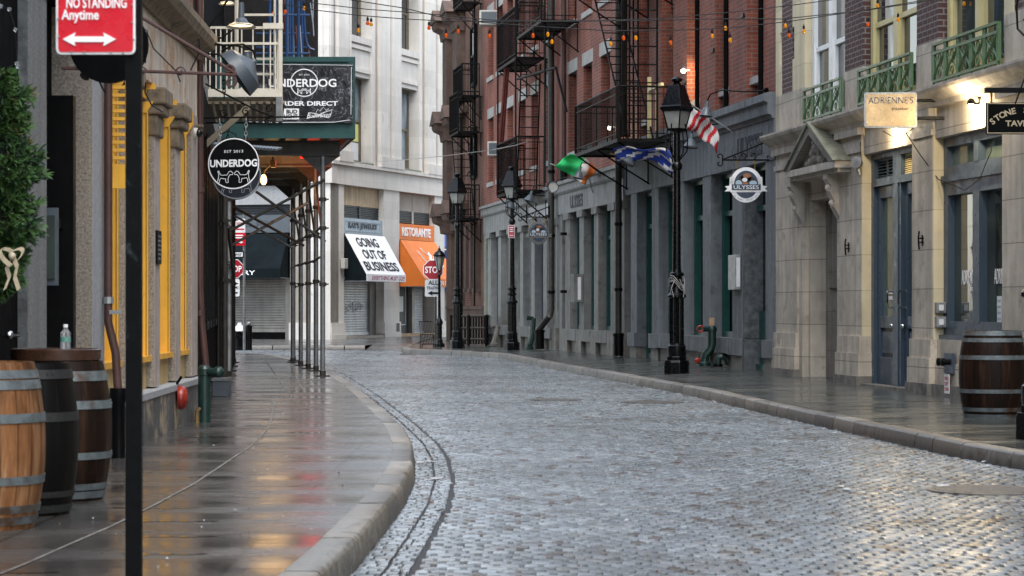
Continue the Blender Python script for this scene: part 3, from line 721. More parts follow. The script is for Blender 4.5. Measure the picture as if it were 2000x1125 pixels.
# core and back planes
wall(FA, 'core', M['black_matt'], A, [(4, 38.85, -6, -.5, 0, TOP)])
wall(FA, 'back_wall', M['limestone'], A, [(25.4,26.75,-.5,-.16,0,H(2.5)),(21.8,24.2,-.5,-.16,0,H(2.5)),(4,20.6,-.5,-.0,0,H(2.5)),(35.0,37.44,-.5,-.44,0,H(2.5))])
for d0, d1 in PIL:
    b = [(d0,d1,-.5,0,H(-.42),H(2.16)), (d0-.015,d1+.015,-.48,.035,H(-.66),H(-.42)), (d0-.03,d1+.03,-.48,.06,0,H(-.66))]
    wall(FA, 'pilaster', M['limestone'], A, b)
    wall(FA, 'pilaster_cap', M['lime_trim'], A, [(d0-.02,d1+.02,-.46,.03,H(2.16),H(2.24)),(d0,d1,-.46,.0,H(2.24),H(2.40)),(d0-.05,d1+.05,-.46,.07,H(2.40),H(2.5))])
    wall(FA, 'pier_base', M['plinth'], A, [(d0-.04,d1+.04,-.46,.085,0,H(-.98))])
    mb = MB()                                   # curved console on the side that faces the viewer
    pr = [(-.02,2.5),(-.02,2.18),(.02,2.2),(.10,2.32),(.13,2.44),(.13,2.5)]
    mb.prism([FA.P(d0-.065, o-.14, H(z)) for o, z in pr], FA.u*.05); mb.build('console', M['lime_cream'], A)
# cream reveals on the near side of the pilasters
wall(FA, 'reveal', M['lime_cream'], A, [(33.842,33.85,-.16,-.012,H(-.42),H(2.16)),(30.572,30.58,-.16,-.012,H(-.42),H(2.16))])
# lintel zone and cornice
wall(FA, 'lintel_band', M['limestone'], A, [(31.46,33.85,-.5,-.03,H(2.12),H(2.5)),(27.95,30.58,-.5,-.03,H(2.12),H(2.5)),(35.0,37.44,-.5,-.03,H(1.9),H(2.5)),(25.4,26.75,-.5,-.03,H(2.12),H(2.5)),(21.8,24.2,-.5,-.03,H(2.12),H(2.5)),(4,20.6,-.5,-.03,H(2.12),H(2.5))])
mb = MB(); pr = [(-.3,2.5),(.06,2.5),(.08,2.56),(.15,2.6),(.22,2.66),(.24,2.70),(.24,2.73),(0,2.78),(-.3,2.78)]
mb.prism([FA.P(4, o, H(z)) for o, z in pr], FA.P(38.95,0,0)-FA.P(4,0,0)); mb.build('cornice', M['lime_trim'], A)
# upper floor
UP = [(33.8,34.73),(30.37,31.28),(37.0,38.84),(25.9,27.88)]
for d0, d1 in UP: wall(FA, 'pier', M['limestone'], A, [(d0,d1,-.5,0,H(2.76),H(3.355))])
wall(FA, 'brick_pier', M['brick_dk'], A, [(33.8,34.73,-.5,-.008,H(3.355),TOP),(30.37,31.28,-.5,-.008,H(3.355),TOP),(37.75,38.45,-.5,-.008,H(3.355),TOP),(25.9,27.55,-.5,-.008,H(3.355),TOP)])
q = []
z = 3.355; k = 0
while H(z) < TOP:
    q += [(37.0, 37.75-.12*(k % 2), -.5, 0, H(z), H(z+.5)), (38.45+.1*(k % 2), 38.84, -.5, 0, H(z), H(z+.5)), (27.55+.1*(k % 2), 27.88, -.5, .0, H(z), H(z+.5))]; z += .5; k += 1
wall(FA, 'quoins', M['lime_cream'], A, q)
wall(FA, 'brick_wall', M['brick_dk'], A, [(4,25.9,-.5,0,H(2.78),TOP)])
for d0, d1, fm, pn in ((34.75,36.98,'white','pane'),(31.3,33.78,'cream','pane'),(27.9,30.35,'cream','pane_shop')):
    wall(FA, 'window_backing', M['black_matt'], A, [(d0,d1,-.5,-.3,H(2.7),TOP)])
    sash_window(FA, d0+.02, d1-.02, -.2, H(2.78), H(6.2), M[fm], M[pn], A, rail=H(3.9), fw=.12, dep=.09)
    wall(FA, 'spandrel', M['limestone'], A, [(d0,d1,-.3,-.05,H(6.2),TOP)])
    wall(FA, 'window_sill', M['lime_trim'], A, [(d0,d1,-.3,.02,H(2.70),H(2.79))])
# green balcony rails
def green_rail(d0, d1, label):
    t = thing('balcony_railing', label, 'balcony railing', FA.P((d0+d1)/2, .05, H(2.77)), 'green balcony railings')
    P = FA.P; z0, z1, z2 = H(2.83), H(3.17), H(3.29); mb = MB()
    mb.fbox(P, d0, d1, .03, .09, z2-.03, z2); mb.build('handrail', M['rail_green'], t)
    mb = MB(); mb.fbox(P, d0, d1, .04, .08, z1-.02, z1+.015); mb.fbox(P, d0, d1, .04, .08, z0-.03, z0); n = max(3, round((d1-d0)/.52))
    w_ = (d1-d0)/n
    for i in range(n+1):
        a = d0+i*w_
        for e in (-.04, .0, .04): mb.fbox(P, a+e-.011, a+e+.011, .045, .075, z0, z2-.03)
        mb.tube([P(a, .06, z0-.03), P(a, .06, z0-.09)], [.02, .004], 6)
    mb.build('rails', M['rail_green'], t)
    mb = MB()
    for i in range(n):
        a, b = d0+i*w_+.05, d0+(i+1)*w_-.05; c = (a+b)/2; hw = (b-a)/2
        for s in (-1, 1):
            mb.tube([P(c+s*hw*(.98*math.cos(t_)), .065+.01*s, z0+.02+(z1-z0-.05)*k_) for k_, t_ in [(j/8, 3.1416*j/8) for j in range(9)]], .013, 5)
        for zz in (z0+.07, z1-.07): ring(mb, P(c, .06, zz), FA.u, ZU, .045, .009, 12)
        for s in (-1, 1): mb.tube([P(c+s*hw, .06, z0+.02), P(c+s*hw*.35, .06, (z0+z1)/2), P(c+s*hw, .06, z1-.03)], .009, 5)
    mb.build('lattice', M['rail_green'], t)
green_rail(34.72, 36.8, 'green lattice balcony railing under the white sash window')
green_rail(31.3, 33.78, 'green lattice balcony railing behind the square lit pizza bar sign')
green_rail(27.9, 30.35, 'green lattice balcony railing nearest the viewer, beside the tavern sign')
# pedimented blocked doorway
t = thing('doorway_pediment', 'steep stone pediment on carved brackets over the blocked doorway', 'pediment', FA.P(35.75, .1, H(2)))
P = FA.P; da, db, dm = 34.35, 37.2, 35.78; zb_, zt_ = 1.97, 2.66
mb = MB(); mb.fbox(P, da, db, -.03, .25, H(zb_), H(zb_+.1)); mb.fbox(P, da+.06, db-.06, -.03, .19, H(zb_-.06), H(zb_)); mb.build('base_moulding', M['lime_trim'], t)
mb = MB()
for e, s in ((da, 1), (db, -1)):
    pr = [P(e-.0*s, .26, H(zb_+.1)), P(dm, .26, H(zt_+.02)), P(dm, .26, H(zt_-.12)), P(e+.3*s, .26, H(zb_+.1))]
    mb.prism(pr, P(e,-.03,0)-P(e,.26,0))
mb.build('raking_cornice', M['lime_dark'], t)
mb = MB()
for e, s in ((da, 1), (db, -1)):
    mb.prism([P(e-.06*s, .29, H(zb_+.1)), P(dm, .29, H(zt_+.07)), P(dm, .29, H(zt_+.022)), P(e-.0*s, .29, H(zb_+.102))], P(e,-.03,0)-P(e,.29,0))
mb.build('roof_slab', M['roof_slab'], t)
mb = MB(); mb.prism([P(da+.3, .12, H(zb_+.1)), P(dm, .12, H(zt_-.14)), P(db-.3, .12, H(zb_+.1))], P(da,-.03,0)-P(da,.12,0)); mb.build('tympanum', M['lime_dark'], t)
mb = MB()
for (dz, zz, r) in ((0,.42,.075),(-.05,.33,.09),(.04,.26,.1),(0,.19,.085),(-.28,.16,.06),(.28,.16,.06),(.5,.14,.045),(-.5,.14,.045)): mb.ball(P(dm+dz, .14, H(zb_+.02+zz)), r, 8)
mb.fbox(P, dm-.55, dm+.55, .11, .15, H(zb_+.1), H(zb_+.16)); mb.fbox(P, dm-.2, dm+.2, .11, .16, H(zb_+.16), H(zb_+.4)); mb.build('carved_ornament', M['lime_dark'], t, smooth=True)
for d0 in (35.02, 37.18):
    mb = MB(); pr = [(.0,1.92),(.24,1.92),(.24,1.84),(.17,1.74),(.19,1.66),(.12,1.52),(.13,1.44),(.05,1.3),(.02,1.24),(.0,1.24)]
    mb.prism([P(d0-.02, o-.05, H(z)) for o, z in pr], FA.u*.22); mb.ball(P(d0+.09, .13, H(1.72)), .06, 8); mb.ball(P(d0+.09, .08, H(1.5)), .05, 8); mb.build('bracket', M['lime_trim'], t)
wall(FA, 'door_surround', M['limestone'], A, [(35.02,35.2,-.44,-.02,0,H(1.9)),(37.22,37.42,-.44,-.02,0,H(1.9)),(35.2,35.32,-.44,-.12,0,H(1.75)),(37.1,37.22,-.44,-.12,0,H(1.75)),(35.32,37.1,-.44,-.12,H(1.62),H(1.9))])
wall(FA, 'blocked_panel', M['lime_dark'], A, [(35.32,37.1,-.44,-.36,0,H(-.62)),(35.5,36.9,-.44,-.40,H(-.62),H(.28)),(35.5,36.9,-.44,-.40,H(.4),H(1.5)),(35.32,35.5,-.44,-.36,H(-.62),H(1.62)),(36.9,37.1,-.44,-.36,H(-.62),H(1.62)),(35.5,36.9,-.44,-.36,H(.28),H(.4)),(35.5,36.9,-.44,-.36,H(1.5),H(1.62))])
# blue double door with louvred transom
wall(FA, 'door_step', M['plinth'], A, [(31.47,33.84,-.45,.02,0,.2)])
wall(FA, 'door_frame', M['door_blue'], A, [(33.72,33.84,-.3,-.14,.2,H(2.12)),(31.47,31.55,-.3,-.14,.2,H(2.12)),(31.55,33.72,-.3,-.14,H(2.04),H(2.12)),(31.55,33.72,-.3,-.12,H(1.66),H(1.76)),(32.43,32.8,-.3,-.14,.2,H(1.66)),(32.43,32.8,-.3,-.14,H(1.76),H(2.04)),(32.52,32.7,-.3,-.125,.2,H(1.66))])
for i, (a, b) in enumerate(((32.8,33.72),(31.55,32.43))):
    mb = MB(); z0 = .205; zt = H(1.655)
    mb.fbox(P, a, a+.14, -.27, -.19, z0, zt); mb.fbox(P, b-.14, b, -.27, -.19, z0, zt); mb.fbox(P, a+.14, b-.14, -.27, -.19, z0, H(-.70)); mb.fbox(P, a+.14, b-.14, -.27, -.19, zt-.16, zt)
    mb.fbox(P, a+.14, b-.14, -.27, -.19, H(-.30), H(-.14)); mb.fbox(P, a+.14, b-.14, -.27, -.235, H(-.7), H(-.3)); mb.fbox(P, a+.2, b-.2, -.235, -.205, H(-.65), H(-.35))
    d = mb.build('door', M['door_blue'], A, bevel=.006)
    MB().fbox(P, a+.135, b-.135, -.255, -.24, H(-.15), zt-.15).build('pane', M['pane_green'], d)
    hb = MB(); e = a+.07 if i == 0 else b-.07
    hb.tube([P(e,-.19,H(-.02)),P(e,-.10,H(-.02)),P(e,-.085,H(.02)),P(e,-.085,H(.16)),P(e,-.10,H(.2)),P(e,-.19,H(.2))], .011, 6); hb.build('handle', M['chrome'], d, smooth=True)
    hb = MB(); hb.ball(P(e, -.15, H(-.27)), .035, 10); hb.build('knob', M['chrome'], d, smooth=True)
    lb = MB()
    lb.fbox(P, a, b, -.27, -.2, H(1.76), H(1.79)); lb.fbox(P, a, b, -.27, -.2, H(2.01), H(2.04)); lb.fbox(P, (a+b)/2-.03, (a+b)/2+.03, -.27, -.2, H(1.79), H(2.01))
    for k in range(5 if i == 0 else 8):
        zz = H(1.80)+k*(.215/(5 if i == 0 else 8)); lb.idx([P(a,-.2,zz),P(b,-.2,zz),P(b,-.24,zz+.022),P(a,-.24,zz+.022),P(a,-.2,zz+.008),P(b,-.2,zz+.008),P(b,-.24,zz+.03),P(a,-.24,zz+.03)], [(0,1,2,3),(4,5,6,7),(0,1,5,4),(2,3,7,6)])
    lb.build('louvre', M['cream' if i else 'door_blue'], A)
    if i == 0:
        rt = -FA.u
        text('SERVICE', P((a+b)/2, -.236, H(.19)), rt, ZU, .05, .30, M['ink_white'], d, .01, 0, .004); text('ENTRANCE', P((a+b)/2, -.236, H(.11)), rt, ZU, .05, .32, M['ink_white'], d, .01, 0, .004)
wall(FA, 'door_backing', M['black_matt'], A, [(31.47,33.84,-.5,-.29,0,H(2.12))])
# shop window
wall(FA, 'stall_riser', M['limestone'], A, [(27.95,30.58,-.5,-.02,0,H(-.72)),(27.95,30.58,-.5,-.05,H(-.72),H(-.42))])
wall(FA, 'riser_base', M['plinth'], A, [(27.95,30.58,-.5,.03,0,H(-.98))])
f = sash_window(FA, 27.96, 30.57, -.24, H(-.36), H(1.56), M['door_blue'], M['pane_shop'], A, 'shop_window', mull=1, fw=.17, dep=.1)
rt = -FA.u
text("ADRIENNE'S", P(29.78, -.218, H(.36)), rt, ZU, .19, .62, M['ink_white'], f, -.008, 0, .004); text('pizzabar', P(29.62, -.218, H(.21)), rt, ZU, .10, .28, M['ink_white'], f, .0, 0, .004)
text("ADRIENNE'S", P(28.55, -.218, H(.36)), rt, ZU, .19, .62, M['ink_white'], f, -.008, 0, .004); text('pizzabar', P(28.4, -.218, H(.21)), rt, ZU, .10, .28, M['ink_white'], f, .0, 0, .004)
mb = MB(); mb.fbox(P, 29.25,29.31,-.222,-.217,H(.75),H(1.1)); mb.build('neon_strip', M['panel_glow'], f)
sash_window(FA, 27.96, 30.57, -.24, H(1.64), H(2.12), M['door_blue'], M['pane_green'], A, 'transom_window', mull=1, fw=.12, dep=.1)
wall(FA, 'transom_bar', M['door_blue'], A, [(27.96,30.57,-.26,-.1,H(1.56),H(1.64)),(27.96,30.57,-.26,-.08,H(-.42),H(-.36))])
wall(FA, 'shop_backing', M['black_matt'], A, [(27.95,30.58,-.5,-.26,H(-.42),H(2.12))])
for k, (dd, z0, z1, w_) in enumerate(((28.68,-.30,.12,.16),(28.45,-.33,-.12,.22))):
    mb = MB(); mb.fbox(P, dd-w_/2, dd+w_/2, -.222, -.217, H(z0), H(z1)); mb.cur = 1
    for j in range(5): mb.fbox(P, dd-w_*.38, dd+w_*.38, -.2165, -.2155, H(z0+(z1-z0)*(.15+.17*j)), H(z0+(z1-z0)*(.22+.17*j)))
    tag(mb.build('window_notice', [M['paper'], M['sign_blue']]), ['tall printed notice stuck inside the shop window above the barrel','small wide notice in the shop window, right of the tall one'][k], 'notice', 'notices in the pizza bar window')
# ------------------------------------------------------------------ RIGHT: grey-blue tavern front with red brick above
U = thing('tavern_house', 'blue-grey stone tavern front under deep red brick piers, middle of the right side', 'house', FU.P(45, 0, S))
P = FU.P; PITCH = 2.33
UP_ = [(38.86,39.52),(41.15,41.84),(43.5,44.17),(45.8,46.47),(48.15,48.82),(50.4,51.05)]
wall(FU, 'core', M['black_matt'], U, [(38.86,51.68,-6,-.55,0,TOP)])
for d0, d1 in UP_:
    wall(FU, 'stone_pier', M['bluestone'], U, [(d0,d1,-.55,0,H(-.55),H(2.36))])
    wall(FU, 'pier_base', M['bluestone'], U, [(d0-.04,d1+.04,-.5,.07,H(-.84),H(-.55))])
    wall(FU, 'pier_foot', M['plinth'], U, [(d0,d1,-.5,.02,0,H(-.84))])
wall(FU, 'rough_reveal', M['rough_stone'], U, [(41.02,41.148,-.55,-.02,H(-.55),H(2.36)),(40.98,41.15,-.5,.0,0,H(-.56))])
wall(FU, 'frieze', M['bluestone'], U, [(38.87,51.68,-.55,.02,H(2.362),H(3.03))])
wall(FU, 'frieze_joint', M['engrave'], U, [(d,d+.012,0,.022,H(2.37),H(3.02)) for d in (41.6,44.0,46.2,48.6)])
mb = MB(); pr = [(-.3,3.03),(.05,3.03),(.07,3.08),(.13,3.1),(.13,3.28),(.2,3.3),(.2,3.42),(.1,3.45),(-.3,3.45)]
mb.prism([P(38.87, o, H(z)) for o, z in pr], P(51.68,0,0)-P(38.87,0,0)); mb.build('cornice', M['bluestone'], U)
def opening(fac, d0, d1, parent, zsill, zh, door=False, mat='teal', glass='pane_dk', o=-.32, sill=True, smat='bluestone'):
    if sill:
        wall(fac, 'window_sill', M[smat], parent, [(d0+.04,d1-.04,-.5,.09,H(zsill-.27),H(zsill))])
        wall(fac, 'sill_wall', M['plinth'], parent, [(d0,d1,-.5,-.03,0,H(zsill-.27))])
    z0 = H(zsill) if sill else .2
    mb = MB(); fw = .11
    mb.fbox(fac.P, d0, d0+fw, o, o+.12, z0, H(zh)); mb.fbox(fac.P, d1-fw, d1, o, o+.12, z0, H(zh)); mb.fbox(fac.P, d0+fw, d1-fw, o, o+.12, z0, z0+.1)
    mb.fbox(fac.P, d0+fw, d1-fw, o, o+.12, H(zh)-.08, H(zh)); mb.fbox(fac.P, (d0+d1)/2-.05, (d0+d1)/2+.05, o, o+.1, z0+.1, H(zh)-.08)
    mb.fbox(fac.P, d0+fw, d1-fw, o, o+.09, H(zh-.75), H(zh-.66))
    if door: mb.fbox(fac.P, d0+fw, d1-fw, o-.02, o+.05, z0+.1, z0+1.0)
    f = mb.build('door' if door else 'window', M[mat], parent)
    MB().fbox(fac.P, d0+.05, d1-.05, o-.05, o-.015, z0, H(zh)).build('pane', M[glass], f)
    return f
seq = list(zip(UP_, UP_[1:]))
for i, ((a0, a1), (b0, b1)) in enumerate(seq):
    opening(FU, a1, b0, U, -.55, 2.36, door=(i in (0, 4)), sill=(i not in (0, 4)), glass='pane_dk')
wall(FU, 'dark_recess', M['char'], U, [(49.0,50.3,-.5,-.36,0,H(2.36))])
# brick piers with deep windows between
PB = [(38.55+PITCH*k*.985, 39.72+PITCH*k*.985) for k in range(0, 6)]
PB = [(38.87,39.66),(40.8,42.1),(43.15,44.42),(45.5,46.75),(47.85,49.1),(50.2,51.68)]
for d0, d1 in PB: wall(FU, 'brick_pier', M['brick'], U, [(d0,d1,-.55,-.0,H(3.45),TOP)])
for (a0, a1), (b0, b1) in zip(PB, PB[1:]):
    z = 3.45
    for zs, zh in ((3.75,5.9),(7.0,9.0),(10,12)):
        wall(FU, 'brick_spandrel', M['brick'], U, [(a1,b0,-.5,-.18,H(z),H(zs))])
        sash_window(FU, a1+.02, b0-.02, -.34, H(zs), H(zh), M['black'], M['pane_dk'], U, rail=H((zs+zh)/2), mull=0, fw=.08)
        wall(FU, 'window_sill', M['lintel'], U, [(a1,b0,-.17,-.05,H(zs-.02),H(zs+.1))])
        z = zh
    wall(FU, 'brick_spandrel', M['brick'], U, [(a1,b0,-.5,-.18,H(z),TOP)])
for d in (39.72, 42.2, 44.5): 
    mb = MB(); mb.tube([P(d,.03,H(3.47)),P(d,.03,TOP)], .045, 8); mb.build('downpipe', M['char'], U, smooth=True)
mb = MB()
for d, z in ((43.2,4.55),(40.95,4.9),(45.55,4.2),(41.0,5.4)): mb.fbox(P, d, d+.2, -.0, .03, H(z), H(z+.06))
mb.build('tie_plate', M['black'], U)
rt = -FU.u
text('ULYSSES', P(40.5,.024,H(2.68)), rt, ZU, .36, 1.75, M['engrave'], U, .025, 0, .02)

# ------------------------------------------------------------------ RIGHT: the two brick houses beyond
def brick_house(t, d0, d1, piers, zf0, zf1, zc1, stone, frieze, mats, wins, sillmat, TOP=11):
    P = FV.P
    wall(FV, 'core', M['black_matt'], t, [(d0,d1,-6,-.5,0,TOP)])
    for a, b in piers:
        wall(FV, 'stone_pier', M[stone], t, [(a,b,-.5,0,H(-.55),H(zf0-.16))]); wall(FV, 'pier_cap', M[stone], t, [(a-.05,b+.05,-.5,.06,H(zf0-.16),H(zf0))])
        wall(FV, 'pier_base', M['plinth'], t, [(a-.05,b+.05,-.5,.08,0,H(-.55))])
    for i, ((a0, a1), (b0, b1)) in enumerate(zip(piers, piers[1:])):
        opening(FV, a1, b0, t, -.55, zf0, mat=mats[i % len(mats)], glass=mats[(i+1) % len(mats)] if mats[i % len(mats)] == 'palestone' else 'pane_dk', smat=sillmat, o=-.3)
    wall(FV, 'frieze', M[frieze], t, [(d0,d1,-.5,.03,H(zf0),H(zf1))])
    mb = MB(); pr = [(-.3,zf1),(.06,zf1),(.1,zf1+.05),(.1,zc1-.1),(.16,zc1-.08),(.16,zc1),(-.3,zc1+.03)]
    mb.prism([P(d0, o, H(z)) for o, z in pr], P(d1,0,0)-P(d0,0,0)); mb.build('cornice', M[frieze], t)
    # brick wall with two rows of windows
    rows = [(3.7,5.62),(6.85,8.72),(10,11.8)]; z = zc1
    for zs, zh in rows:
        wall(FV, 'brick_band', M['brick'], t, [(d0,d1,-.5,0,H(z),H(zs))])
        edges = [d0]+[e for c in wins for e in (c-.55, c+.55)]+[d1]
        wall(FV, 'brick_wall', M['brick'], t, [(edges[i],edges[i+1],-.5,0,H(zs),H(zh)) for i in range(0, len(edges), 2)])
        for c in wins:
            sash_window(FV, c-.55, c+.55, -.3, H(zs), H(zh), M['black'], M['pane_dk'], t, rail=H((zs+zh)/2), mull=0, fw=.07)
            wall(FV, 'lintel', M['lintel'], t, [(c-.68,c+.68,-.02,.012,H(zh),H(zh+.3))]); wall(FV, 'window_sill', M['lintel'], t, [(c-.62,c+.62,-.02,.05,H(zs-.13),H(zs))])
        z = zh
    wall(FV, 'brick_band', M['brick'], t, [(d0,d1,-.5,0,H(z),TOP)])
V1 = thing('brick_house', 'red brick house with white lintels above the pale lettered frieze and square stone posts', 'house', FV.P(56, 0, S))
brick_house(V1, 51.7, 60.1, [(51.72,52.05),(52.65,53.3),(54.75,55.3),(56.6,57.2),(58.5,59.15)], 2.26, 2.75, 3.05, 'greystone', 'palestone', ['teal'], [53.9,56.1,58.1], 'greystone')
wall(FV, 'end_pier', M['greystone'], V1, [(59.6,60.09,-.5,0,0,H(2.26))])
text('ULYSSES', FV.P(57.4,.034,H(2.5)), -FV.u, ZU, .30, 1.7, M['engrave'], V1, .02, 0, .015)
V2 = thing('brick_house', 'farther red brick house with mossy pale green shopfront, beside the brownstone', 'house', FV.P(67, 0, S))
brick_house(V2, 60.12, 73.68, [(60.14,60.6),(61.9,62.5),(63.9,64.5),(65.9,66.5),(68.0,68.6),(70.1,70.7),(72.2,72.9)], 2.19, 2.7, 3.02, 'palestone', 'palestone', ['mossstone','lead','palestone','mossstone'], [61.5,63.9,66.0,68.3,70.3,72.2], 'greystone')
wall(FV, 'moss_pier', M['mossstone'], V2, [(73.1,73.67,-.5,.01,0,H(2.19))])
wall(FV, 'sign_band', M['sign_grey'], V2, [(60.7,64.6,.03,.06,H(2.32),H(2.62))])

# ------------------------------------------------------------------ RIGHT: brownstone at the corner
B = thing('brownstone_house', 'brownstone corner house with bracketed pediments and worn orange brick', 'house', FB.P(78, 0, S)); P = FB.P
wall(FB, 'brick_wall', M['brick_or'], B, [(73.7,82.3,-8,-.02,0,TOP+1.5)])
wall(FB, 'stone_base', M['brownstone'], B, [(73.71,82.35,-.3,.05,0,H(-.1)),(73.71,82.35,-.3,.09,H(-.1),H(0))])
for d in (74.5, 75.5, 76.6):
    wall(FB, 'buttress', M['brownstone'], B, [(d,d+.42,-.1,.16,H(.55),H(2.6)),(d-.05,d+.47,-.1,.2,H(.45),H(.55))])
for d0 in (78.2, 80.9):
    for z0, z1 in ((0,2.9),(3.5,6.0),(6.6,9.4)):
        wall(FB, 'pilaster', M['brownstone'], B, [(d0,d0+1.1,-.1,.24 if z0 else .09,H(z0),H(z1))])
        mb = MB(); pr = [(0,z1-.5),(.3,z1-.45),(.34,z1-.2),(.55,z1-.1),(.6,z1),(.6,z1+.1),(0,z1+.1)]
        mb.prism([P(d0-.1, o, H(z)) for o, z in pr], FB.u*1.3); mb.build('bracket', M['brownstone'], B)
        mb = MB(); mb.prism([P(d0-.25,.66,H(z1+.1)),P(d0+.55,.66,H(z1+.55)),P(d0+1.35,.66,H(z1+.1))], P(0,0,0)-P(0,.66,0)); mb.build('pediment', M['brownstone'], B)
wall(FB, 'corner_pier', M['brownstone'], B, [(81.6,82.4,-8.2,.06,0,TOP+1.5)])
wall(FB, 'string_course', M['brownstone'], B, [(77.2,82.45,-.1,.2,H(3.1),H(3.3)),(77.2,82.45,-.1,.2,H(6.2),H(6.4))])
for z0, z1 in ((4.0,5.6),(6.9,8.8)):
    for d0 in (75.2,):
        sash_window(FB, d0, d0+1.2, .0, H(z0), H(z1), M['black'], M['pane_dk'], B, rail=H((z0+z1)/2), mull=0)
# ------------------------------------------------------------------ fire escapes
def platform(fac, d0, d1, pr, zf, parent, o0=.12, rail=1.0, step=.11, slats=True, mid=True):
    P = fac.P; mb = MB()
    mb.fbox(P, d0, d1, o0, o0+.05, zf-.06, zf); mb.fbox(P, d0, d1, pr-.05, pr, zf-.07, zf); mb.fbox(P, d0, d0+.05, o0+.05, pr-.05, zf-.07, zf); mb.fbox(P, d1-.05, d1, o0+.05, pr-.05, zf-.07, zf)
    k = int((pr-o0-.1)/.085)
    for i in range(k):
        a = o0+.06+i*.085; mb.fbox(P, d0+.05, d1-.05, a, a+.055, zf-.035, zf-.005)
    mb.build('platform', M['iron'], parent)
    mb = MB()
    def side(a, b):
        L = (b-a).length
        mb.tube([a+ZU*rail, b+ZU*rail], .022, 5); mb.tube([a+ZU*.1, b+ZU*.1], .014, 4)
        if mid: mb.tube([a+ZU*(rail-.14), b+ZU*(rail-.14)], .013, 4)
        n = max(2, int(L/step))
        for i in range(n+1):
            q = a.lerp(b, i/n); mb.tube([q, q+ZU*rail], .0105 if 0 < i < n else .024, 4)
    side(P(d0, pr-.02, zf), P(d1, pr-.02, zf)); side(P(d0+.02, o0, zf), P(d0+.02, pr, zf)); side(P(d1-.02, o0, zf), P(d1-.02, pr, zf))
    mb.build('railing', M['iron'], parent)
    mb = MB(); n = max(2, int((d1-d0)/1.6)+1)
    for i in range(n):
        d = d0+.1+(d1-d0-.2)*i/(n-1)
        mb = MB(); mb.tube([P(d, o0-.1, zf-.05), P(d, pr, zf-.05)], .022, 5); mb.tube([P(d, .03, zf-.75), P(d, pr*.5, zf-.42), P(d, pr-.05, zf-.07)], .018, 5); mb.tube([P(d, .06, zf-.75), P(d, .06, zf-.05)], .018, 5); mb.build('bracket', M['iron'], parent)
def ladder(a, b, width_dir, w_, mat, parent, step=.32, r=.02, rung=None, name='ladder'):
    a, b, wd = Vector(a), Vector(b), Vector(width_dir).normalized(); mb = MB()
    for s in (-.5, .5): mb.tube([a+wd*s*w_, b+wd*s*w_], r, 6)
    n = int((b-a).length/step)
    for i in range(1, n):
        q = a.lerp(b, i/n); mb.tube([q-wd*w_/2, q+wd*w_/2], rung or r*.6, 5)
    return mb.build(name, mat, parent)
f1 = thing('fire_escape', 'nearest black iron fire escape, over the blue and white flag', 'fire escape', FU.P(49, .6, H(3.2)), 'fire escapes on the right-hand houses')
platform(FU, 46.5, 51.3, 1.15, H(3.22), f1)
ladder(FU.P(46.65,.98,H(3.25)), FU.P(46.65,.98,H(8.5)), FU.n, .03, M['iron'], f1, r=.05, step=9, name='post')
ladder(FU.P(46.6,.62,H(3.25)), FU.P(46.6,.62,H(8.5)), FU.n, .54, M['iron'], f1, step=.34, r=.022, rung=.014)
ladder(FU.P(47.2,.55,H(3.25)), FU.P(51.0,.55,H(6.55)), FU.n, .5, M['iron'], f1, step=.28, name='stair')
platform(FU, 46.5, 51.3, 1.15, H(6.55), f1)
ladder(FU.P(49.5,.2,H(3.0)), FU.P(49.5,.2,H(8)), FU.u, .5, M['iron'], f1, step=.36)
mb = MB(); mb.fbox(FU.P, 47.5, 47.6, .28, .34, H(3.3), H(4.5)); mb.fbox(FU.P, 46.3, 47.5, .28, .34, H(4.22), H(4.28)); mb.tube([FU.P(46.9,.31,H(4.22)),FU.P(46.9,.31,H(3.4))], .012, 5); mb.build('gate_frame', M['cream'], f1)
f2 = thing('fire_escape', 'black iron fire escape with a rust red slide ladder, above the middle lamp post', 'fire escape', FV.P(63, .5, H(3)), 'fire escapes on the right-hand houses')
platform(FV, 61.6, 65.0, .85, H(2.97), f2, rail=1.35); platform(FV, 61.6, 65.0, .85, H(6.35), f2, rail=1.3)
ladder(FV.P(64.9,.75,H(4.4)), FV.P(63.9,.72,H(6.6)), FV.n, .06, M['red_iron'], f2, r=.05, step=9, name='slide_rail')
ladder(FV.P(62.7,.40,H(3.0)), FV.P(61.9,.42,H(6.2)), FV.n, .5, M['iron'], f2, step=.27, r=.022)
ladder(FV.P(63.9,.3,H(6.4)), FV.P(61.8,.3,H(9.4)), FV.n, .5, M['iron'], f2, step=.3)
platform(FV, 57.0, 60.8, .95, H(6.75), f2, rail=1.0, step=.16)
mb = MB(); mb.tube([FV.P(61.0,.9,H(5.72)), FV.P(57.6,.5,H(5.68))], .035, 6); mb.tube([FV.P(57.6,.5,H(5.68)), FV.P(57.2,.3,H(4.6))], .03, 6); mb.build('crossbar', M['iron'], f2)
mb = MB()
for d in (61.7, 64.9, 57.1): mb.tube([FV.P(d,.84,H(2.9)), FV.P(d,.84,H(9.5))], .025, 5)
mb.build('post', M['iron'], f2)
f3 = thing('fire_escape', 'caged black fire escape on the brownstone corner, highest and farthest', 'fire escape', FB.P(76, .5, H(2.7)), 'fire escapes on the right-hand houses')
for zf, rl in ((2.7,1.0),(5.35,1.2),(6.45,.95),(9.3,1.0)): platform(FB, 73.8, 75.8, .78 if zf < 6 else .66, H(zf), f3, rail=rl, step=.10)
ladder(FB.P(74.0,.5,H(2.7)), FB.P(75.5,.5,H(5.35)), FB.n, .5, M['iron'], f3, step=.28)
mb = MB()
for k in range(3):
    z = H(2.6+k*1.4)
    scroll(mb, FB.P(74.3,.25,z), FB.n, ZU, .18, .03, 0, 1.4, .018)
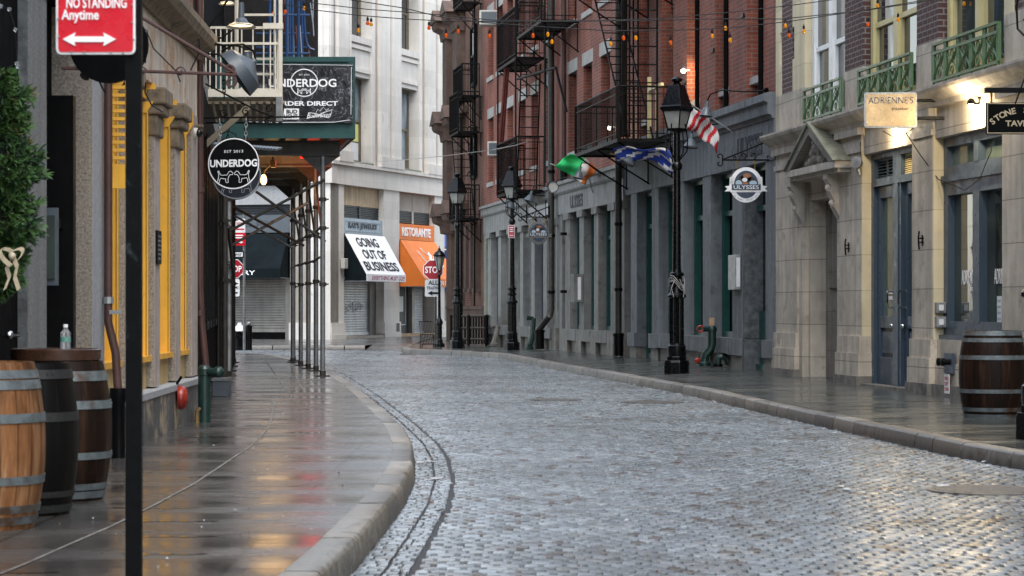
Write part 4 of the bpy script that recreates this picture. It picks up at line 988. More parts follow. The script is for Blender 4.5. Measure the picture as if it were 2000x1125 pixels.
mb.tube([FB.P(74.3,.2,H(.0)), FB.P(74.3,.2,H(9.5))], .03, 5); mb.tube([FB.P(76.6,.3,H(-1.0)), FB.P(76.6,.3,H(6))], .045, 6)
mb.build('drop_pole', M['iron'], f3)

# ------------------------------------------------------------------ pipes and window air conditioners on the right
def downpipe(fac, d, o, z0, z1, r, label, mat='pipe_dk', kick=None):
    t = thing('downpipe', label, 'downpipe', fac.P(d, o, S)); P = fac.P; mb = MB()
    pts = [P(d,o,z1), P(d,o,z0+1.0)]
    if kick: pts += [P(d-.1,o+.05,z0+.85), P(d+kick,o+.2,z0+.5), P(d+kick,o+.2,z0)]
    else: pts += [P(d,o,z0)]
    mb.tube(pts, r, 10); mb.build('pipe', M[mat], t, smooth=True)
    mb = MB(); a = pts[-1]; mb.tube([a, a+ZU*.42], [r*1.5, r*1.5], 10); mb.tube([a+ZU*.42, a+ZU*.48], [r*1.7, r*1.7], 10); mb.build('shoe', M['black'], t, smooth=True)
    mb = MB()
    for z in (1.6, 3.0, 4.6): mb.tube([P(d,o,z), P(d,o,z+.07)], r*1.25, 10)
    mb.build('collar', M['black'], t, smooth=True); return t
downpipe(FU, 51.72, .14, .22, 9, .075, 'thick dark downpipe between the tavern front and the paler brick house', 'pipe_dk')
downpipe(FV, 60.3, .16, .2, 9, .085, 'dark downpipe with a kicked foot, between the two brick houses', 'pipe_dk', kick=.6)
downpipe(FV, 58.7, .12, H(3.05), 9, .07, 'red-brown downpipe on the upper brick wall above the green, white and orange flag', 'pipe_brown')
def ac_unit(px, py, D, w_, h_, label):
    t = thing('air_conditioner', label, 'air conditioner', PT(px, py+10, D), 'window air conditioners'); c = PT(px, py, D); mb = MB()
    mb.box(c.x-w_/2, c.x+w_/2, D-.02, D+.55, c.z-h_/2, c.z+h_/2); mb.build('case', M['ac'], t, bevel=.015)
    mb = MB(); mb.box(c.x-w_*.40, c.x+w_*.40, D-.028, D-.018, c.z-h_*.38, c.z+h_*.38); mb.build('grille', M['lead'], t)
ac_unit(955, 34, 69.5, .55, .42, 'white window air conditioner high on the far brick wall')
ac_unit(966, 290, 71.0, .42, .42, 'white window air conditioner lower on the far brick wall, left of the middle lamp')
# ------------------------------------------------------------------ LEFT: granite house with yellow windows
G = thing('granite_house', 'left granite house with yellow window panels and a stained stone fascia', 'house', FL.P(20, 0, S)); P = FL.P
wall(FL, 'core', M['black_matt'], G, [(-6,25.35,-6,-.42,0,8.5)])
wall(FL, 'brick_wall', M['brick_or'], G, [(-6,25.38,-.6,-.05,H(2.84),8.5)])
wall(FL, 'fascia', M['fascia'], G, [(18.45,25.39,-.42,-.01,H(1.98),H(2.6))])
wall(FL, 'dark_fascia', M['char'], G, [(-6,18.44,-.42,-.01,H(2.2),H(2.6))])
mb = MB(); pr = [(-.3,2.58),(.03,2.58),(.05,2.64),(.16,2.69),(.2,2.76),(.2,2.83),(-.3,2.88)]
mb.prism([P(-6, o, H(z)) for o, z in pr], P(25.42,0,0)-P(-6,0,0)); mb.build('cornice', M['capstone'], G)
def gpier(d0, d1, z0=H(-.72), face='granite_sm', ret='granite', zt=1.98, dep=.21, cap=True):
    wall(FL, 'granite_pier', M[ret], G, [(d0,d1,-.42,-.004,z0,H(zt))])
    wall(FL, 'pier_face', M[face], G, [(d0+.003,d1-.003,-.004,0,z0,H(zt))])
    if cap:
        wall(FL, 'bracket', M['capstone'], G, [(d0-.08,d1+.08,-.2,.11,H(1.80),H(1.95)),(d0-.05,d1+.05,-.2,.08,H(1.71),H(1.80)),(d0-.02,d1+.02,-.2,.035,H(1.52),H(1.71))], bevel=.02)
gpier(15.05, 15.75, z0=0, ret='rough_stone', face='granite_gr', zt=2.0, cap=False)
wall(FL, 'impost', M['granite_gr'], G, [(15.02,15.78,-.42,.012,H(2.0),H(2.2))])
gpier(17.8, 18.42, z0=0, zt=2.2, cap=False)
for d0 in (19.62, 21.58, 23.28): gpier(d0, d0+.42, ret='granite', face='pinkstone')
gpier(24.75, 25.34, face='pinkstone', cap=False)
wall(FL, 'rough_base', M['base_stucco'], G, [(18.43,25.36,-.42,.07,0,H(-.79))]); wall(FL, 'base_ledge', M['granite_sm'], G, [(18.43,25.36,-.42,.085,H(-.79),H(-.735))])
for a, b in ((18.44,19.6),(20.06,21.56),(22.02,23.26),(23.72,24.73)):
    mb = MB(); zt = H(1.98)
    for k in range(4): mb.fbox(P, b-.045+.0015*k, b-.001*k, -.30+.06*k, -.30+.06*k+(.05 if k % 2 else .062), H(-.44), zt)
    mb.fbox(P, b-.05, b-.002, -.062, -.05, H(-.44), zt); mb.fbox(P, a+.002, a+.05, -.30, -.06, H(-.44), zt)
    mb.fbox(P, a+.05, b-.05, -.34, -.06, zt-.14, zt)
    w_ = mb.build('window', M['yellow'], G)
    mb = MB(); mb.fbox(P, a+.003, b-.003, -.34, -.02, H(-.49), H(-.44)); mb.build('window_sill', M['yellow'], w_)
    mb = MB(); mb.fbox(P, a+.003, b-.003, -.34, -.07, H(-.735), H(-.49)); mb.build('apron', M['yellow_pale'], w_)
    MB().fbox(P, a+.05, b-.05, -.36, -.32, H(-.44), zt-.14).build('pane', M['pane_dk'], w_)
    mb = MB()                                   # deep coved top of the panel
    mb.prism([P(b-.0, o, H(z)) for o, z in ((-.34,1.98),(.02,1.98),(.02,1.85),(-.06,1.72),(-.34,1.72))], FL.u*-.06); mb.build('cove', M['yellow'], w_)
# louvred shutter near the first pier
mb = MB(); a, b = 18.46, 18.52; z0, z1 = H(.9), H(1.72)
mb.fbox(P, a, b, -.05, .0, z0, z1); mb.fbox(P, a, b, .15, .19, z0, z1); mb.fbox(P, a, b, .0, .15, z0, z0+.16)
for k in range(11): mb.fbox(P, a, b, .0, .15, z0+.16+k*.06, z0+.185+k*.06)
mb.build('louvred_shutter', M['yellow'], G)
# dark doorways nearest the viewer
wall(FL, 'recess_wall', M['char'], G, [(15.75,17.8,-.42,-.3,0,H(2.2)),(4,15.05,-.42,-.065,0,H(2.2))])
mb = MB(); mb.fbox(P, 17.2, 17.32, -.3, -.05, 0, H(1.5)); mb.fbox(P, 15.77, 15.83, -.3, -.1, 0, H(1.5)); mb.fbox(P, 15.8, 17.2, -.3, -.12, H(.55), H(.62)); mb.fbox(P, 15.8, 17.2, -.3, -.14, .13, .3)
d = mb.build('door', M['black'], G); MB().fbox(P, 15.8, 17.2, -.29, -.26, .3, H(.55)).build('pane', M['pane_dk'], d)
mb = MB(); mb.fbox(P, 13.9, 13.99, -.07, .0, 0, H(1.7)); mb.fbox(P, 12.2, 13.9, -.07, -.03, 0, H(1.7)); d = mb.build('door', M['black'], G)
hb = MB(); hb.tube([P(13.88,.02,H(-.16)),P(13.84,.10,H(-.17)),P(13.84,.16,H(-.165))], .012, 8); hb.ball(P(13.84,.10,H(-.165)), .026, 10); hb.build('handle', M['chrome'], d, smooth=True)
# ------------------------------------------------------------------ LEFT: dark house behind it
K = thing('dark_house', 'dark house on the left behind the scaffold shed', 'house', FM.P(33, 0, S)); P = FM.P
wall(FM, 'wall', M['char'], K, [(25.9,54.0,-6,0,0,9.5)])
for d in range(27, 53, 2):
    wall(FM, 'window_frame', M['black'], K, [(d,d+.12,0,.05,H(-.3),H(2.2)),(d+1.0,d+1.12,0,.05,H(-.3),H(2.2)),(d+.12,d+1.0,0,.05,H(2.1),H(2.2)),(d+.12,d+1.0,0,.05,H(-.3),H(-.2))])
    wall(FM, 'pane', M['pane_dk'], K, [(d+.12,d+1.0,0,.015,H(-.2),H(2.1))])
wall(FM, 'band', M['granite_gr'], K, [(25.9,54.0,0,.12,H(2.35),H(2.6))])
wall(FM, 'corner_pilaster', M['greystone'], K, [(44.9,45.4,0,.15,0,H(2.35))])
# ------------------------------------------------------------------ BACK: pale limestone building
Q = thing('pale_office_building', 'pale limestone building with awnings that closes the end of the street', 'office building', FK.P(0, 0, S+.1)); P = FK.P; HT = 14
def pb(fac, name, mat, boxes, parent=None): return wall(fac, name, M[mat], parent or Q, boxes)
PK = [(0,1.17),(4.79,6.27),(9.84,10.9),(14.9,16.4)]
pb(FK, 'core', 'black_matt', [(.75,20,-9,-.7,0,HT)])
for a, b in PK:
    pb(FK, 'pillar', 'pale_bldg', [(a,b,-.7,0,H(-.55),H(4.08))]); pb(FK, 'pillar_base', 'pale_bldg', [(a-.03,b+.03,-.7,.05,0,H(-.55))])
    pb(FK, 'pillar_foot', 'pale_trim', [(a-.03,b+.03,-.7,.07,0,H(-.95))])
pb(FK, 'belt_course', 'pale_bldg', [(-.05,20,-.7,.06,H(4.08),H(4.72))]); pb(FK, 'belt_moulding', 'pale_trim', [(-.15,20,-.7,.16,H(4.72),H(4.84))])
# upper storeys: pilasters, grooves and tall windows
WIN = [(1.62,3.75),(6.35,8.35),(11.35,13.35)]
edges = [(-.02,1.62),(3.75,6.35),(8.35,11.35),(13.35,20)]
rows = [(4.92,7.84),(9.2,12.0),(12.6,12.9)]
z = 4.84
for zs, zh in rows:
    pb(FK, 'spandrel', 'pale_bldg', [(a,b,-.7,-.12,H(z),H(zs)) for a, b in WIN])
    if zs > 5: pb(FK, 'spandrel_panel', 'pale_trim', [(a+.05,b-.05,-.12,-.02,H(zs-.22),H(zs)) for a, b in WIN]+[(a+.05,b-.05,-.12,-.05,H(zs-.42),H(zs-.3)) for a, b in WIN]+[(a+.05,b-.05,-.12,-.06,H(zs-1.2),H(zs-1.06)) for a, b in WIN])
    z = zh
pb(FK, 'spandrel', 'pale_bldg', [(a,b,-.7,-.12,H(z),HT) for a, b in WIN])
pb(FK, 'window_sill', 'mossstone', [(a,b,-.6,.05,H(4.84),H(4.92)) for a, b in WIN])
for a, b in edges:
    pb(FK, 'wall', 'pale_bldg', [(a,b,-.7,-.03,H(4.84),HT)])
    if b-a > 1.5 and b < 15:
        pb(FK, 'pilaster', 'pale_bldg', [(a+.52,a+1.38,-.03,.10,H(5.2),HT),(a+1.62,b-.12,-.03,.10,H(5.2),HT)]); pb(FK, 'pilaster_foot', 'pale_trim', [(a+.42,b-.02,-.03,.18,H(4.84),H(5.2))])
        pb(FK, 'groove', 'pale_shade', [(a+.30,a+.42,-.03,.0,H(4.9),HT),(a+1.42,a+1.58,-.03,.02,H(5.2),HT)])
    else:
        pb(FK, 'pilaster', 'pale_bldg', [(a+.02,min(b,a+1.0),-.03,.08,H(4.9),HT)])
for i, (a, b) in enumerate(WIN):
    for j, (zs, zh) in enumerate(rows[:2]):
        f = sash_window(FK, a+.02, b-.02, -.5, H(zs), H(zh), M['beam'], M['pane_pale' if j == 0 and i < 2 else 'pane'], Q, rail=H(zs+(zh-zs)*.5), mull=1, fw=.1)
        if (i, j) == (0, 0):
            pb(FK, 'yellow_notice', 'paper_yel', [(b-.85,b-.2,-.47,-.46,H(zs+.75),H(zs+1.35))], f); pb(FK, 'white_notice', 'paper', [(b-.8,b-.2,-.47,-.46,H(zs+.1),H(zs+.7))], f)
        if (i, j) == (1, 0): pb(FK, 'white_notice', 'paper', [(a+.1,a+.75,-.4,-.39,H(zs+.05),H(zs+.5))], f)
# shopfronts on the long front
for k, (a, b) in enumerate(((1.17,4.79),(6.27,9.84),(10.9,14.9))):
    pb(FK, 'tan_panel', 'tan' if k == 0 else 'pale_shade', [(a,(a+b)/2-.02,-.6,-.2,H(3.42),H(4.08)),((a+b)/2+.02,b,-.6,-.2,H(3.42),H(4.08))])
    lv = MB()
    for i in range(7): lv.fbox(P, a, b, -.5, -.2-.012*(i % 2), H(3.0)+i*.06, H(3.0)+i*.06+.045)
    lv.build('louvre', M['louver'], Q); pb(FK, 'louvre_post', 'pale_trim' if k else 'louver', [((a+b)/2-.05,(a+b)/2+.05,-.45,-.17,H(2.98),H(3.42))])
pb(FK, 'sign_board', 'sign_blue', [(1.18,4.78,-.5,-.06,H(2.46),H(2.98))]); pb(FK, 'sign_frame', 'sign_blue', [(1.4,4.56,-.06,-.045,H(2.54),H(2.57)),(1.4,4.56,-.06,-.045,H(2.87),H(2.90)),(1.4,1.43,-.06,-.045,H(2.57),H(2.87)),(4.53,4.56,-.06,-.045,H(2.57),H(2.87))])
text("RAY'S JEWELRY", P(2.98,-.045,H(2.72)), FK.u, ZU, .25, 2.6, M['ink_grey'], Q, .012, 0, .02)
pb(FK, 'sign_board', 'awn_orange', [(6.28,9.83,-.5,-.02,H(2.38),H(2.95))]); text('RISTORANTE', P(8.0,-.015,H(2.67)), FK.u, ZU, .32, 2.9, M['ink_white'], Q, .03, 0, .02)
pb(FK, 'sign_board', 'awn_blue', [(10.91,14.9,-.5,-.02,H(2.2),H(2.95))]); pb(FK, 'sign_stripe', 'ink_white', [(10.91,14.9,-.02,-.01,H(2.72),H(2.76)),(10.91,14.9,-.02,-.01,H(2.1),H(2.14))])
def roller(fac, a, b, o, z0, z1, mat, parent):
    mb = MB(); n = int((z1-z0)/.085); pts = []
    for i in range(n):
        z = z0+(z1-z0)*i/n; dz = (z1-z0)/n; pts += [(o, z), (o+.022, z+dz*.3), (o+.022, z+dz*.7)]
    pts.append((o, z1)); k = len(pts)
    mb.idx([fac.P(a,q,z) for q, z in pts]+[fac.P(b,q,z) for q, z in pts], [(i, i+1, k+i+1, k+i) for i in range(k-1)])
    mb.fbox(fac.P, a, b, o-.06, o+.05, z0-.12, z0); return mb.build('roller_shutter', M[mat], parent)
roller(FK, 1.35, 4.25, -.4, .4, H(1.0), 'shutter', Q); pb(FK, 'shutter_post', 'shutter_dk', [(4.25,4.78,-.6,-.3,.1,H(1.0)),(1.18,1.35,-.6,-.3,.1,H(1.0))]); pb(FK, 'threshold', 'pale_shade', [(1.18,4.78,-.6,.02,0,.27)])
mb = MB()
for i in range(9): scroll(mb, P(1.75+i*.24,-.37,H(-.05+.1*random.uniform(-1,1))), FK.u, ZU, .16, .05, random.uniform(0,6), .8, .022, 10)
mb.build('graffiti', M['sign_grey'], Q)
pb(FK, 'dark_door', 'louver', [(6.3,8.05,-.6,-.35,.2,H(.9))]); pb(FK, 'door_rim', 'sign_grey', [(6.5,6.53,-.35,-.34,H(-.65),H(.75)),(7.75,7.78,-.35,-.34,H(-.65),H(.75)),(6.5,7.78,-.35,-.34,H(-.68),H(-.65))]); pb(FK, 'door_poster', 'paper', [(6.7,7.5,-.35,-.335,H(-.2),H(.35))])
pb(FK, 'door_post', 'shutter_dk', [(8.05,8.3,-.6,-.2,.1,H(1.0))]); roller(FK, 8.3, 9.6, -.4, .35, H(1.0), 'shutter', Q); pb(FK, 'threshold', 'ghost', [(6.28,9.83,-.6,.05,0,.3)])
pb(FK, 'meter_cabinet', 'lead', [(10.92,14.8,-.7,-.3,0,H(2.1))]); pb(FK, 'pasted_notice', 'paper', [(9.95,10.4,.0,.012,H(-.35),H(.35))]); pb(FK, 'vent_grille', 'louver', [(5.85,6.15,.05,.06,H(-.9),H(-.6))])
# end front with the dark jeweller's shop
pb(FK2, 'corner_pillar', 'pale_shade', [(.0,1.45,-.7,-.001,H(-.55),H(4.08))]); pb(FK2, 'pillar_base', 'pale_trim', [(-.02,1.48,-.7,.05,0,H(-.55))])  # same stone as the long front, coloured darker because less light falls here
pb(FK2, 'wall', 'pale_bldg', [(1.45,12,-.7,-.05,H(4.08),HT),(0,1.45,-.7,-.04,H(4.08),HT),(6.4,12,-.7,-.02,0,H(3.4))]); pb(FK2, 'shade_grey_panel', 'granite_sm', [(1.46,6.4,-.7,-.06,H(3.4),H(4.08))])  # the panel's grey puts the shade of the end front into its colour
pb(FK2, 'pilaster', 'pale_bldg', [(.25,.9,-.04,.06,H(4.9),HT),(1.2,1.8,-.04,.06,H(4.9),HT)]); pb(FK2, 'belt_course', 'pale_trim', [(-.1,12,-.3,.1,H(4.08),H(4.84))])
pb(FK2, 'sign_board', 'lead', [(1.46,6.3,-.5,-.08,H(2.46),H(3.05))]); text("RAY'S JEWELRY", FK2.P(3.9,-.07,H(2.75)), -FK2.u, ZU, .28, 3.6, M['ink_grey'], Q, .012, 0, .02)
lv = MB()
for i in range(6): lv.fbox(FK2.P, 1.46, 6.3, -.5, -.14-.012*(i % 2), H(3.06)+i*.057, H(3.06)+i*.057+.042)
lv.build('louvre', M['louver'], Q)
roller(FK2, 1.75, 6.2, -.4, H(-.75), H(.9), 'shutter_dk', Q); pb(FK2, 'shutter_post', 'shutter_dk', [(1.46,1.75,-.6,-.28,.1,H(.95))]); pb(FK2, 'stall_riser', 'char', [(1.75,6.3,-.6,-.3,0,H(-.87))])
# awnings
def awning(fac, a, b, zt, zb_, zv, out, slope, side, valance, label, words=None):
    t = thing('awning', label, 'awning', fac.P((a+b)/2, out/2, H(zv)), 'shop awnings on the pale building'); P = fac.P
    mb = MB(); mb.prism([P(a,.03,H(zt)),P(a,out,H(zb_)),P(a,out-.015,H(zb_)-.02),P(a,.03,H(zt)-.04)], P(b,0,0)-P(a,0,0)); mb.build('slope', M[slope], t)
    mb = MB(); mb.prism([P(a+.005,.02,H(zt)-.04),P(a+.005,out-.02,H(zb_)-.02),P(a+.005,out-.02,H(zv)),P(a+.005,.02,H(zv))], (P(1,0,0)-P(0,0,0))*.02); mb.build('side_panel', M[side], t)
    mb = MB(); mb.prism([P(b-.025,.02,H(zt)-.04),P(b-.025,out-.02,H(zb_)-.02),P(b-.025,out-.02,H(zv)),P(b-.025,.02,H(zv))], (P(1,0,0)-P(0,0,0))*.02); mb.build('side_panel', M[side], t)
    mb = MB(); mb.fbox(P, a, b, out-.015, out, H(zv), H(zb_)); mb.build('valance', M[valance], t)
    mb = MB(); mb.tube([P(a,out-.03,H(zv)),P(b,out-.03,H(zv))], .015, 5); mb.tube([P(a,.04,H(zv)),P(a,out-.03,H(zv))], .015, 5); mb.build('frame', M['galv'], t)
    return t
t = awning(FK, 1.19, 4.77, 2.44, 1.08, .84, .82, 'awn_white', 'awn_black', 'awn_white', 'white and black awning lettered GOING OUT OF BUSINESS')
up = (FK.P(0,.03,2.44)-FK.P(0,.82,1.08)); c0 = FK.P(2.98,.82,H(1.08)); nn = FK.u.cross(up.normalized())
for i, (s, k, w_) in enumerate((('GOING',.80,1.9),('OUT OF',.50,2.05),('BUSINESS',.2,3.0))):
    text(s, c0+up*k+nn*.012+FK.u*(-.22+.07*i), FK.u, up, .36, w_, M['ink'], t, .022, 0, .004)
text('EVERYTHING MUST GO!!', FK.P(3.15,.824,H(.955)), FK.u, ZU, .15, 3.0, M['ink_purple'], t, .012, .25, .004)
t = awning(FK, 6.29, 9.82, 2.36, .98, .70, .95, 'awn_orange', 'awn_orange', 'awn_orange', 'orange restaurant awning with white script, right of the white one')
up = (FK.P(0,.03,2.36)-FK.P(0,.95,.98)); c0 = FK.P(8.0,.95,H(.98)); nn = FK.u.cross(up.normalized())
mb = MB()
for st in ([(-.75,.98),(-.65,.8),(-.5,.5),(-.3,.2),(-.1,.02)],[(-.1,.02),(0,.25),(.15,.55),(.1,.7),(0,.5)],[(0,.4),(.1,.55),(.2,.72),(.3,.85)],[(-.25,1.1),(-.15,.95),(.1,.8),(.35,.92),(.4,.8),(.2,.6)],[(.05,.2),(.3,.45),(.6,.75),(.9,.8),(1.05,.65),(.95,.3)],[(.0,.3),(.2,.5),(.35,.62),(.45,.6)]):
    mb.tube([c0+FK.u*x+up*(.12+y*.62)+nn*.012 for x, y in st], .028, 5)
mb.build('script', M['ink_white'], t)
text('ITALIAN CUISINE', FK.P(8.3,.955,H(.83)), FK.u, ZU, .16, 2.6, M['ink_white'], t, .01, 0, .004)
awning(FK, 10.93, 14.8, 2.1, .8, .6, .9, 'awn_blue', 'awn_blue', 'awn_blue', 'blue awning peeping out behind the brownstone corner')
t = awning(FK2, 1.5, 6.25, 2.42, 1.25, .93, .7, 'awn_black', 'awn_black', 'awn_black', 'black jewellery shop awning behind the scaffold posts')
text("RAY'S JEWELRY", FK2.P(3.6,.704,H(1.09)), -FK2.u, ZU, .2, 2.4, M['ink_white'], t, .01, 0, .004)
c = PT(668, 513, 81); mb = MB(); mb.fbox(FK.P, .75, 1.05, .05, .2, H(1.25), H(1.6)); tag(mb.build('alarm_box', M['ac'], bevel=.02), 'small cream box on the pillar left of the white awning', 'alarm box')
# ------------------------------------------------------------------ lamp posts
def lamp_parts(t, s=1.0, small=False):
    def lt(prof, name, mat, n=20, smooth=True): MB().lathe([(r*s, z*s) for r, z in prof], (0,0,0), n).build(name, M[mat], t, smooth=smooth, ang=.5)
    mb = MB(); mb.lathe([(.205*s,0),(.205*s,.2*s),(.19*s,.235*s)], (0,0,0), 8); mb.lathe([(.16*s,.235*s),(.16*s,.29*s),(.15*s,.30*s)], (0,0,0), 8); mb.build('plinth', M['black_gloss'], t, bevel=.008)
    lt([(.135,.30),(.145,.33),(.145,.46),(.125,.48),(.12,.50)], 'base_drum', 'black_gloss')
    mb = MB(); n = 48; prof = [(.115,.50),(.112,1.22)]; vv = []; ff = []
    for r, z in prof:
        for j in range(n): q = (r-.007*(j % 2))*s; vv.append((q*math.cos(6.28318*j/n), q*math.sin(6.28318*j/n), z*s))
    mb.idx(vv, [(j, (j+1) % n, n+(j+1) % n, n+j) for j in range(n)]); mb.build('fluted_column', M['black_gloss'], t)
    lt([(.125,1.22),(.15,1.24),(.15,1.27),(.11,1.31),(.09,1.38),(.085,1.42),(.12,1.45),(.12,1.48),(.085,1.5),(.085,1.56),(.115,1.585),(.115,1.62),(.08,1.64),(.07,1.68)], 'collar', 'black_gloss')
    lt([(.068,1.68),(.058,3.3),(.056,3.3)], 'shaft', 'black_gloss', 16)
    lt([(.06,3.26),(.085,3.29),(.09,3.34),(.075,3.38),(.055,3.40),(.055,3.86),(.08,3.88),(.1,3.92)], 'neck', 'black_gloss', 16)
    z0, z1 = 3.93*s, 4.22*s; a0, a1 = .115*s, .185*s
    mb = MB(); mb.lathe([(a0*1.2,z0),(a1*1.2,z1)], (0,0,0), 4 if not small else 8); o = mb.build('lantern_glass', M['frost'], t)
    mb = MB(); k = 4
    for j in range(k):
        c_, s_ = math.cos(6.28318*j/k), math.sin(6.28318*j/k)
        mb.tube([(a0*1.24*c_,a0*1.24*s_,z0-.02*s),(a1*1.24*c_,a1*1.24*s_,z1)], .011*s, 5)
        c2, s2 = math.cos(6.28318*(j+.5)/k), math.sin(6.28318*(j+.5)/k)
        mb.tube([(.05*s*c2,.05*s*s2,3.42*s),(.19*s*c2,.19*s*s2,3.56*s),(.2*s*c2,.2*s*s2,3.75*s),(.155*s*c2,.155*s*s2,4.0*s)], .011*s, 5)
    mb.lathe([(.14*s,3.89*s),(.15*s,z0),(.12*s,z0+.01*s)], (0,0,0), 4); mb.build('lantern_frame', M['black'], t)
    mb = MB(); mb.lathe([(.245*s,4.20*s),(.275*s,4.24*s),(.275*s,4.275*s),(.25*s,4.29*s),(.135*s,4.62*s),(.10*s,4.63*s)], (0,0,0), 4); mb.build('lantern_roof', M['black_gloss'], t, bevel=.006)
    lt([(.06,4.62),(.065,4.65),(.045,4.665),(.09,4.685),(.095,4.715),(.06,4.74),(.02,4.75),(.004,4.76)], 'finial', 'black_gloss', 16)
lp = thing('street_lamp', '', 'street lamp', (0,0,0), 'black cast iron street lamps along the right kerb')
lamp_parts(lp)
def put(o, loc, rz, label, sc=1): o.location = loc; o.rotation_euler = (0,0,rz); o.scale = (sc,)*3; o['label'] = label; return o
put(lp, (2.76,40.5,S), R(10), 'tall black street lamp nearest in full view, white cord tied round its collar', 1.05)
put(copy_tree(lp), (.0,62.2,S), R(10), 'black street lamp with a small red sign, middle of the receding row')
put(copy_tree(lp), (-1.48,65.4,S), R(4), 'farthest big black street lamp, by the pipe barrier at the corner')
put(copy_tree(lp), (4.55,20.9,S), R(10), 'black street lamp cut by the right edge, only its stepped base showing')
mb = MB()
for k in range(3):
    zz = S+1.5+.04*k; mb.tube([(2.76+.135*math.cos(6.28*i/14+k), 40.5+.135*math.sin(6.28*i/14+k), zz+.09*math.sin(2*6.28*i/14+k*2)) for i in range(15)], .006, 4)
mb.tube([(2.72,40.37,S+1.6),(2.66,40.35,S+1.45),(2.70,40.35,S+1.3)], .006, 4); mb.tube([(2.8,40.37,S+1.6),(2.88,40.36,S+1.42),(2.86,40.36,S+1.3)], .006, 4)
tag(mb.build('cord', M['wire_pale']), 'white cord knotted round the collar of the nearest tall lamp', 'cord')
t = thing('street_lamp', 'shorter park style street lamp with a pale vase lantern in front of the stop sign', 'street lamp', (-2.06,68.5,S))
def lt(prof, name, mat, n=16): MB().lathe([(r*.78, z) for r, z in prof], (-2.06,68.5,S), n).build(name, M[mat], t, smooth=True, ang=.5)
lt([(.2,0),(.2,.08),(.13,.12),(.12,.2),(.1,.22),(.1,.62),(.13,.66),(.12,.74),(.07,.8),(.06,.86)], 'base', 'black_gloss'); lt([(.055,.86),(.045,2.0),(.07,2.04),(.04,2.1),(.06,2.16)], 'shaft', 'black_gloss')
lt([(.06,2.16),(.13,2.35),(.19,2.58)], 'lantern_glass', 'frost', 8); lt([(.215,2.56),(.22,2.6),(.16,2.68),(.06,2.73),(.05,2.78),(.015,2.8),(.015,2.86)], 'lantern_roof', 'black_gloss')
mb = MB()
for j in range(6): c_, s_ = math.cos(1.047*j), math.sin(1.047*j); mb.tube([(-2.06+.05*c_,68.5+.05*s_,S+2.16),(-2.06+.11*c_,68.5+.11*s_,S+2.35),(-2.06+.157*c_,68.5+.157*s_,S+2.58)], .010, 4)
mb.build('lantern_frame', M['black'], t)

# ------------------------------------------------------------------ traffic signs
def plate(mb, c, w_, h_, r, th=.004, right=XR):
    c = Vector(c); pts = []
    for cx, cz, a0 in ((w_/2-r,h_/2-r,0),(-w_/2+r,h_/2-r,90),(-w_/2+r,-h_/2+r,180),(w_/2-r,-h_/2+r,270)):
        for k in range(5): a = R(a0+22.5*k); pts.append(c+right*(cx+r*math.cos(a))+ZU*(cz+r*math.sin(a)))
    mb.prism(pts, Vector((0,1,0))*th if right == XR else right.cross(ZU)*-th)
def arrow(mb, c, w_, h_, both, right, y):
    c = Vector(c); hl = h_*.95; sh = h_*.20; fw = Vector((0,-.004,0)); e = w_/2
    pts = [(-e,0),(-e+hl,h_/2),(-e+hl*.9,sh)]+([(e-hl*.9,sh),(e-hl,h_/2),(e,0),(e-hl,-h_/2),(e-hl*.9,-sh)] if both else [(e,sh),(e,-sh)])+[(-e+hl*.9,-sh),(-e+hl,-h_/2)]
    q = [c+right*x+ZU*z+Vector((0,y,0)) for x, z in pts]
    mb.prism(q, fw)
DS = 9.3
t = thing('no_standing_sign', 'red NO STANDING Anytime sign with a white two-way arrow on a scuffed black post', 'traffic sign', (-1.46, DS+.03, S))
mb = MB(); x0 = -1.46
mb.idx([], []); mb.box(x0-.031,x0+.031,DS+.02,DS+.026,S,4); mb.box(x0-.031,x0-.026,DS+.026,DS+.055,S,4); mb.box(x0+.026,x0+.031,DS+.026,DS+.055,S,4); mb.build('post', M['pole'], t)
tilt = Vector((1,0,.022)).normalized(); cx, cz = PT(187, -10, DS).x, PT(187, -10, DS).z
mb = MB(); c = Vector((cx, DS, cz)); plate(mb, c, .305, .457, .02); o = mb.build('sign_face', M['sign_white'], t)
mb = MB(); plate(mb, c-Vector((0,.003,0)), .288, .440, .014); mb.build('red_field', M['sign_red'], t)
text('NO STANDING', (cx+.004,DS-.006,PT(0,6,DS).z), XR, ZU, .040, .232, M['ink_white'], t, .02, 0, .002); text('Anytime', (PT(157,31,DS).x,DS-.006,PT(0,32,DS).z), XR, ZU, .051, .143, M['ink_white'], t, .02, 0, .002)
mb = MB(); arrow(mb, (PT(175,77,DS).x,DS,PT(0,77,DS).z), .205, .052, True, XR, -.004); mb.build('arrow', M['ink_white'], t)
mb = MB()
for px, py in ((258,10),(258,44),(261,77),(140,101),(165,102),(217,103),(241,104),(115,72),(114,37)): p = PT(px,py,DS); mb.lathe([(.004,0),(.004,.004),(.002,.006)], (p.x,DS-.003,p.z), 8, axis=(0,-1,0))
mb.build('rivets', M['zinc'], t)
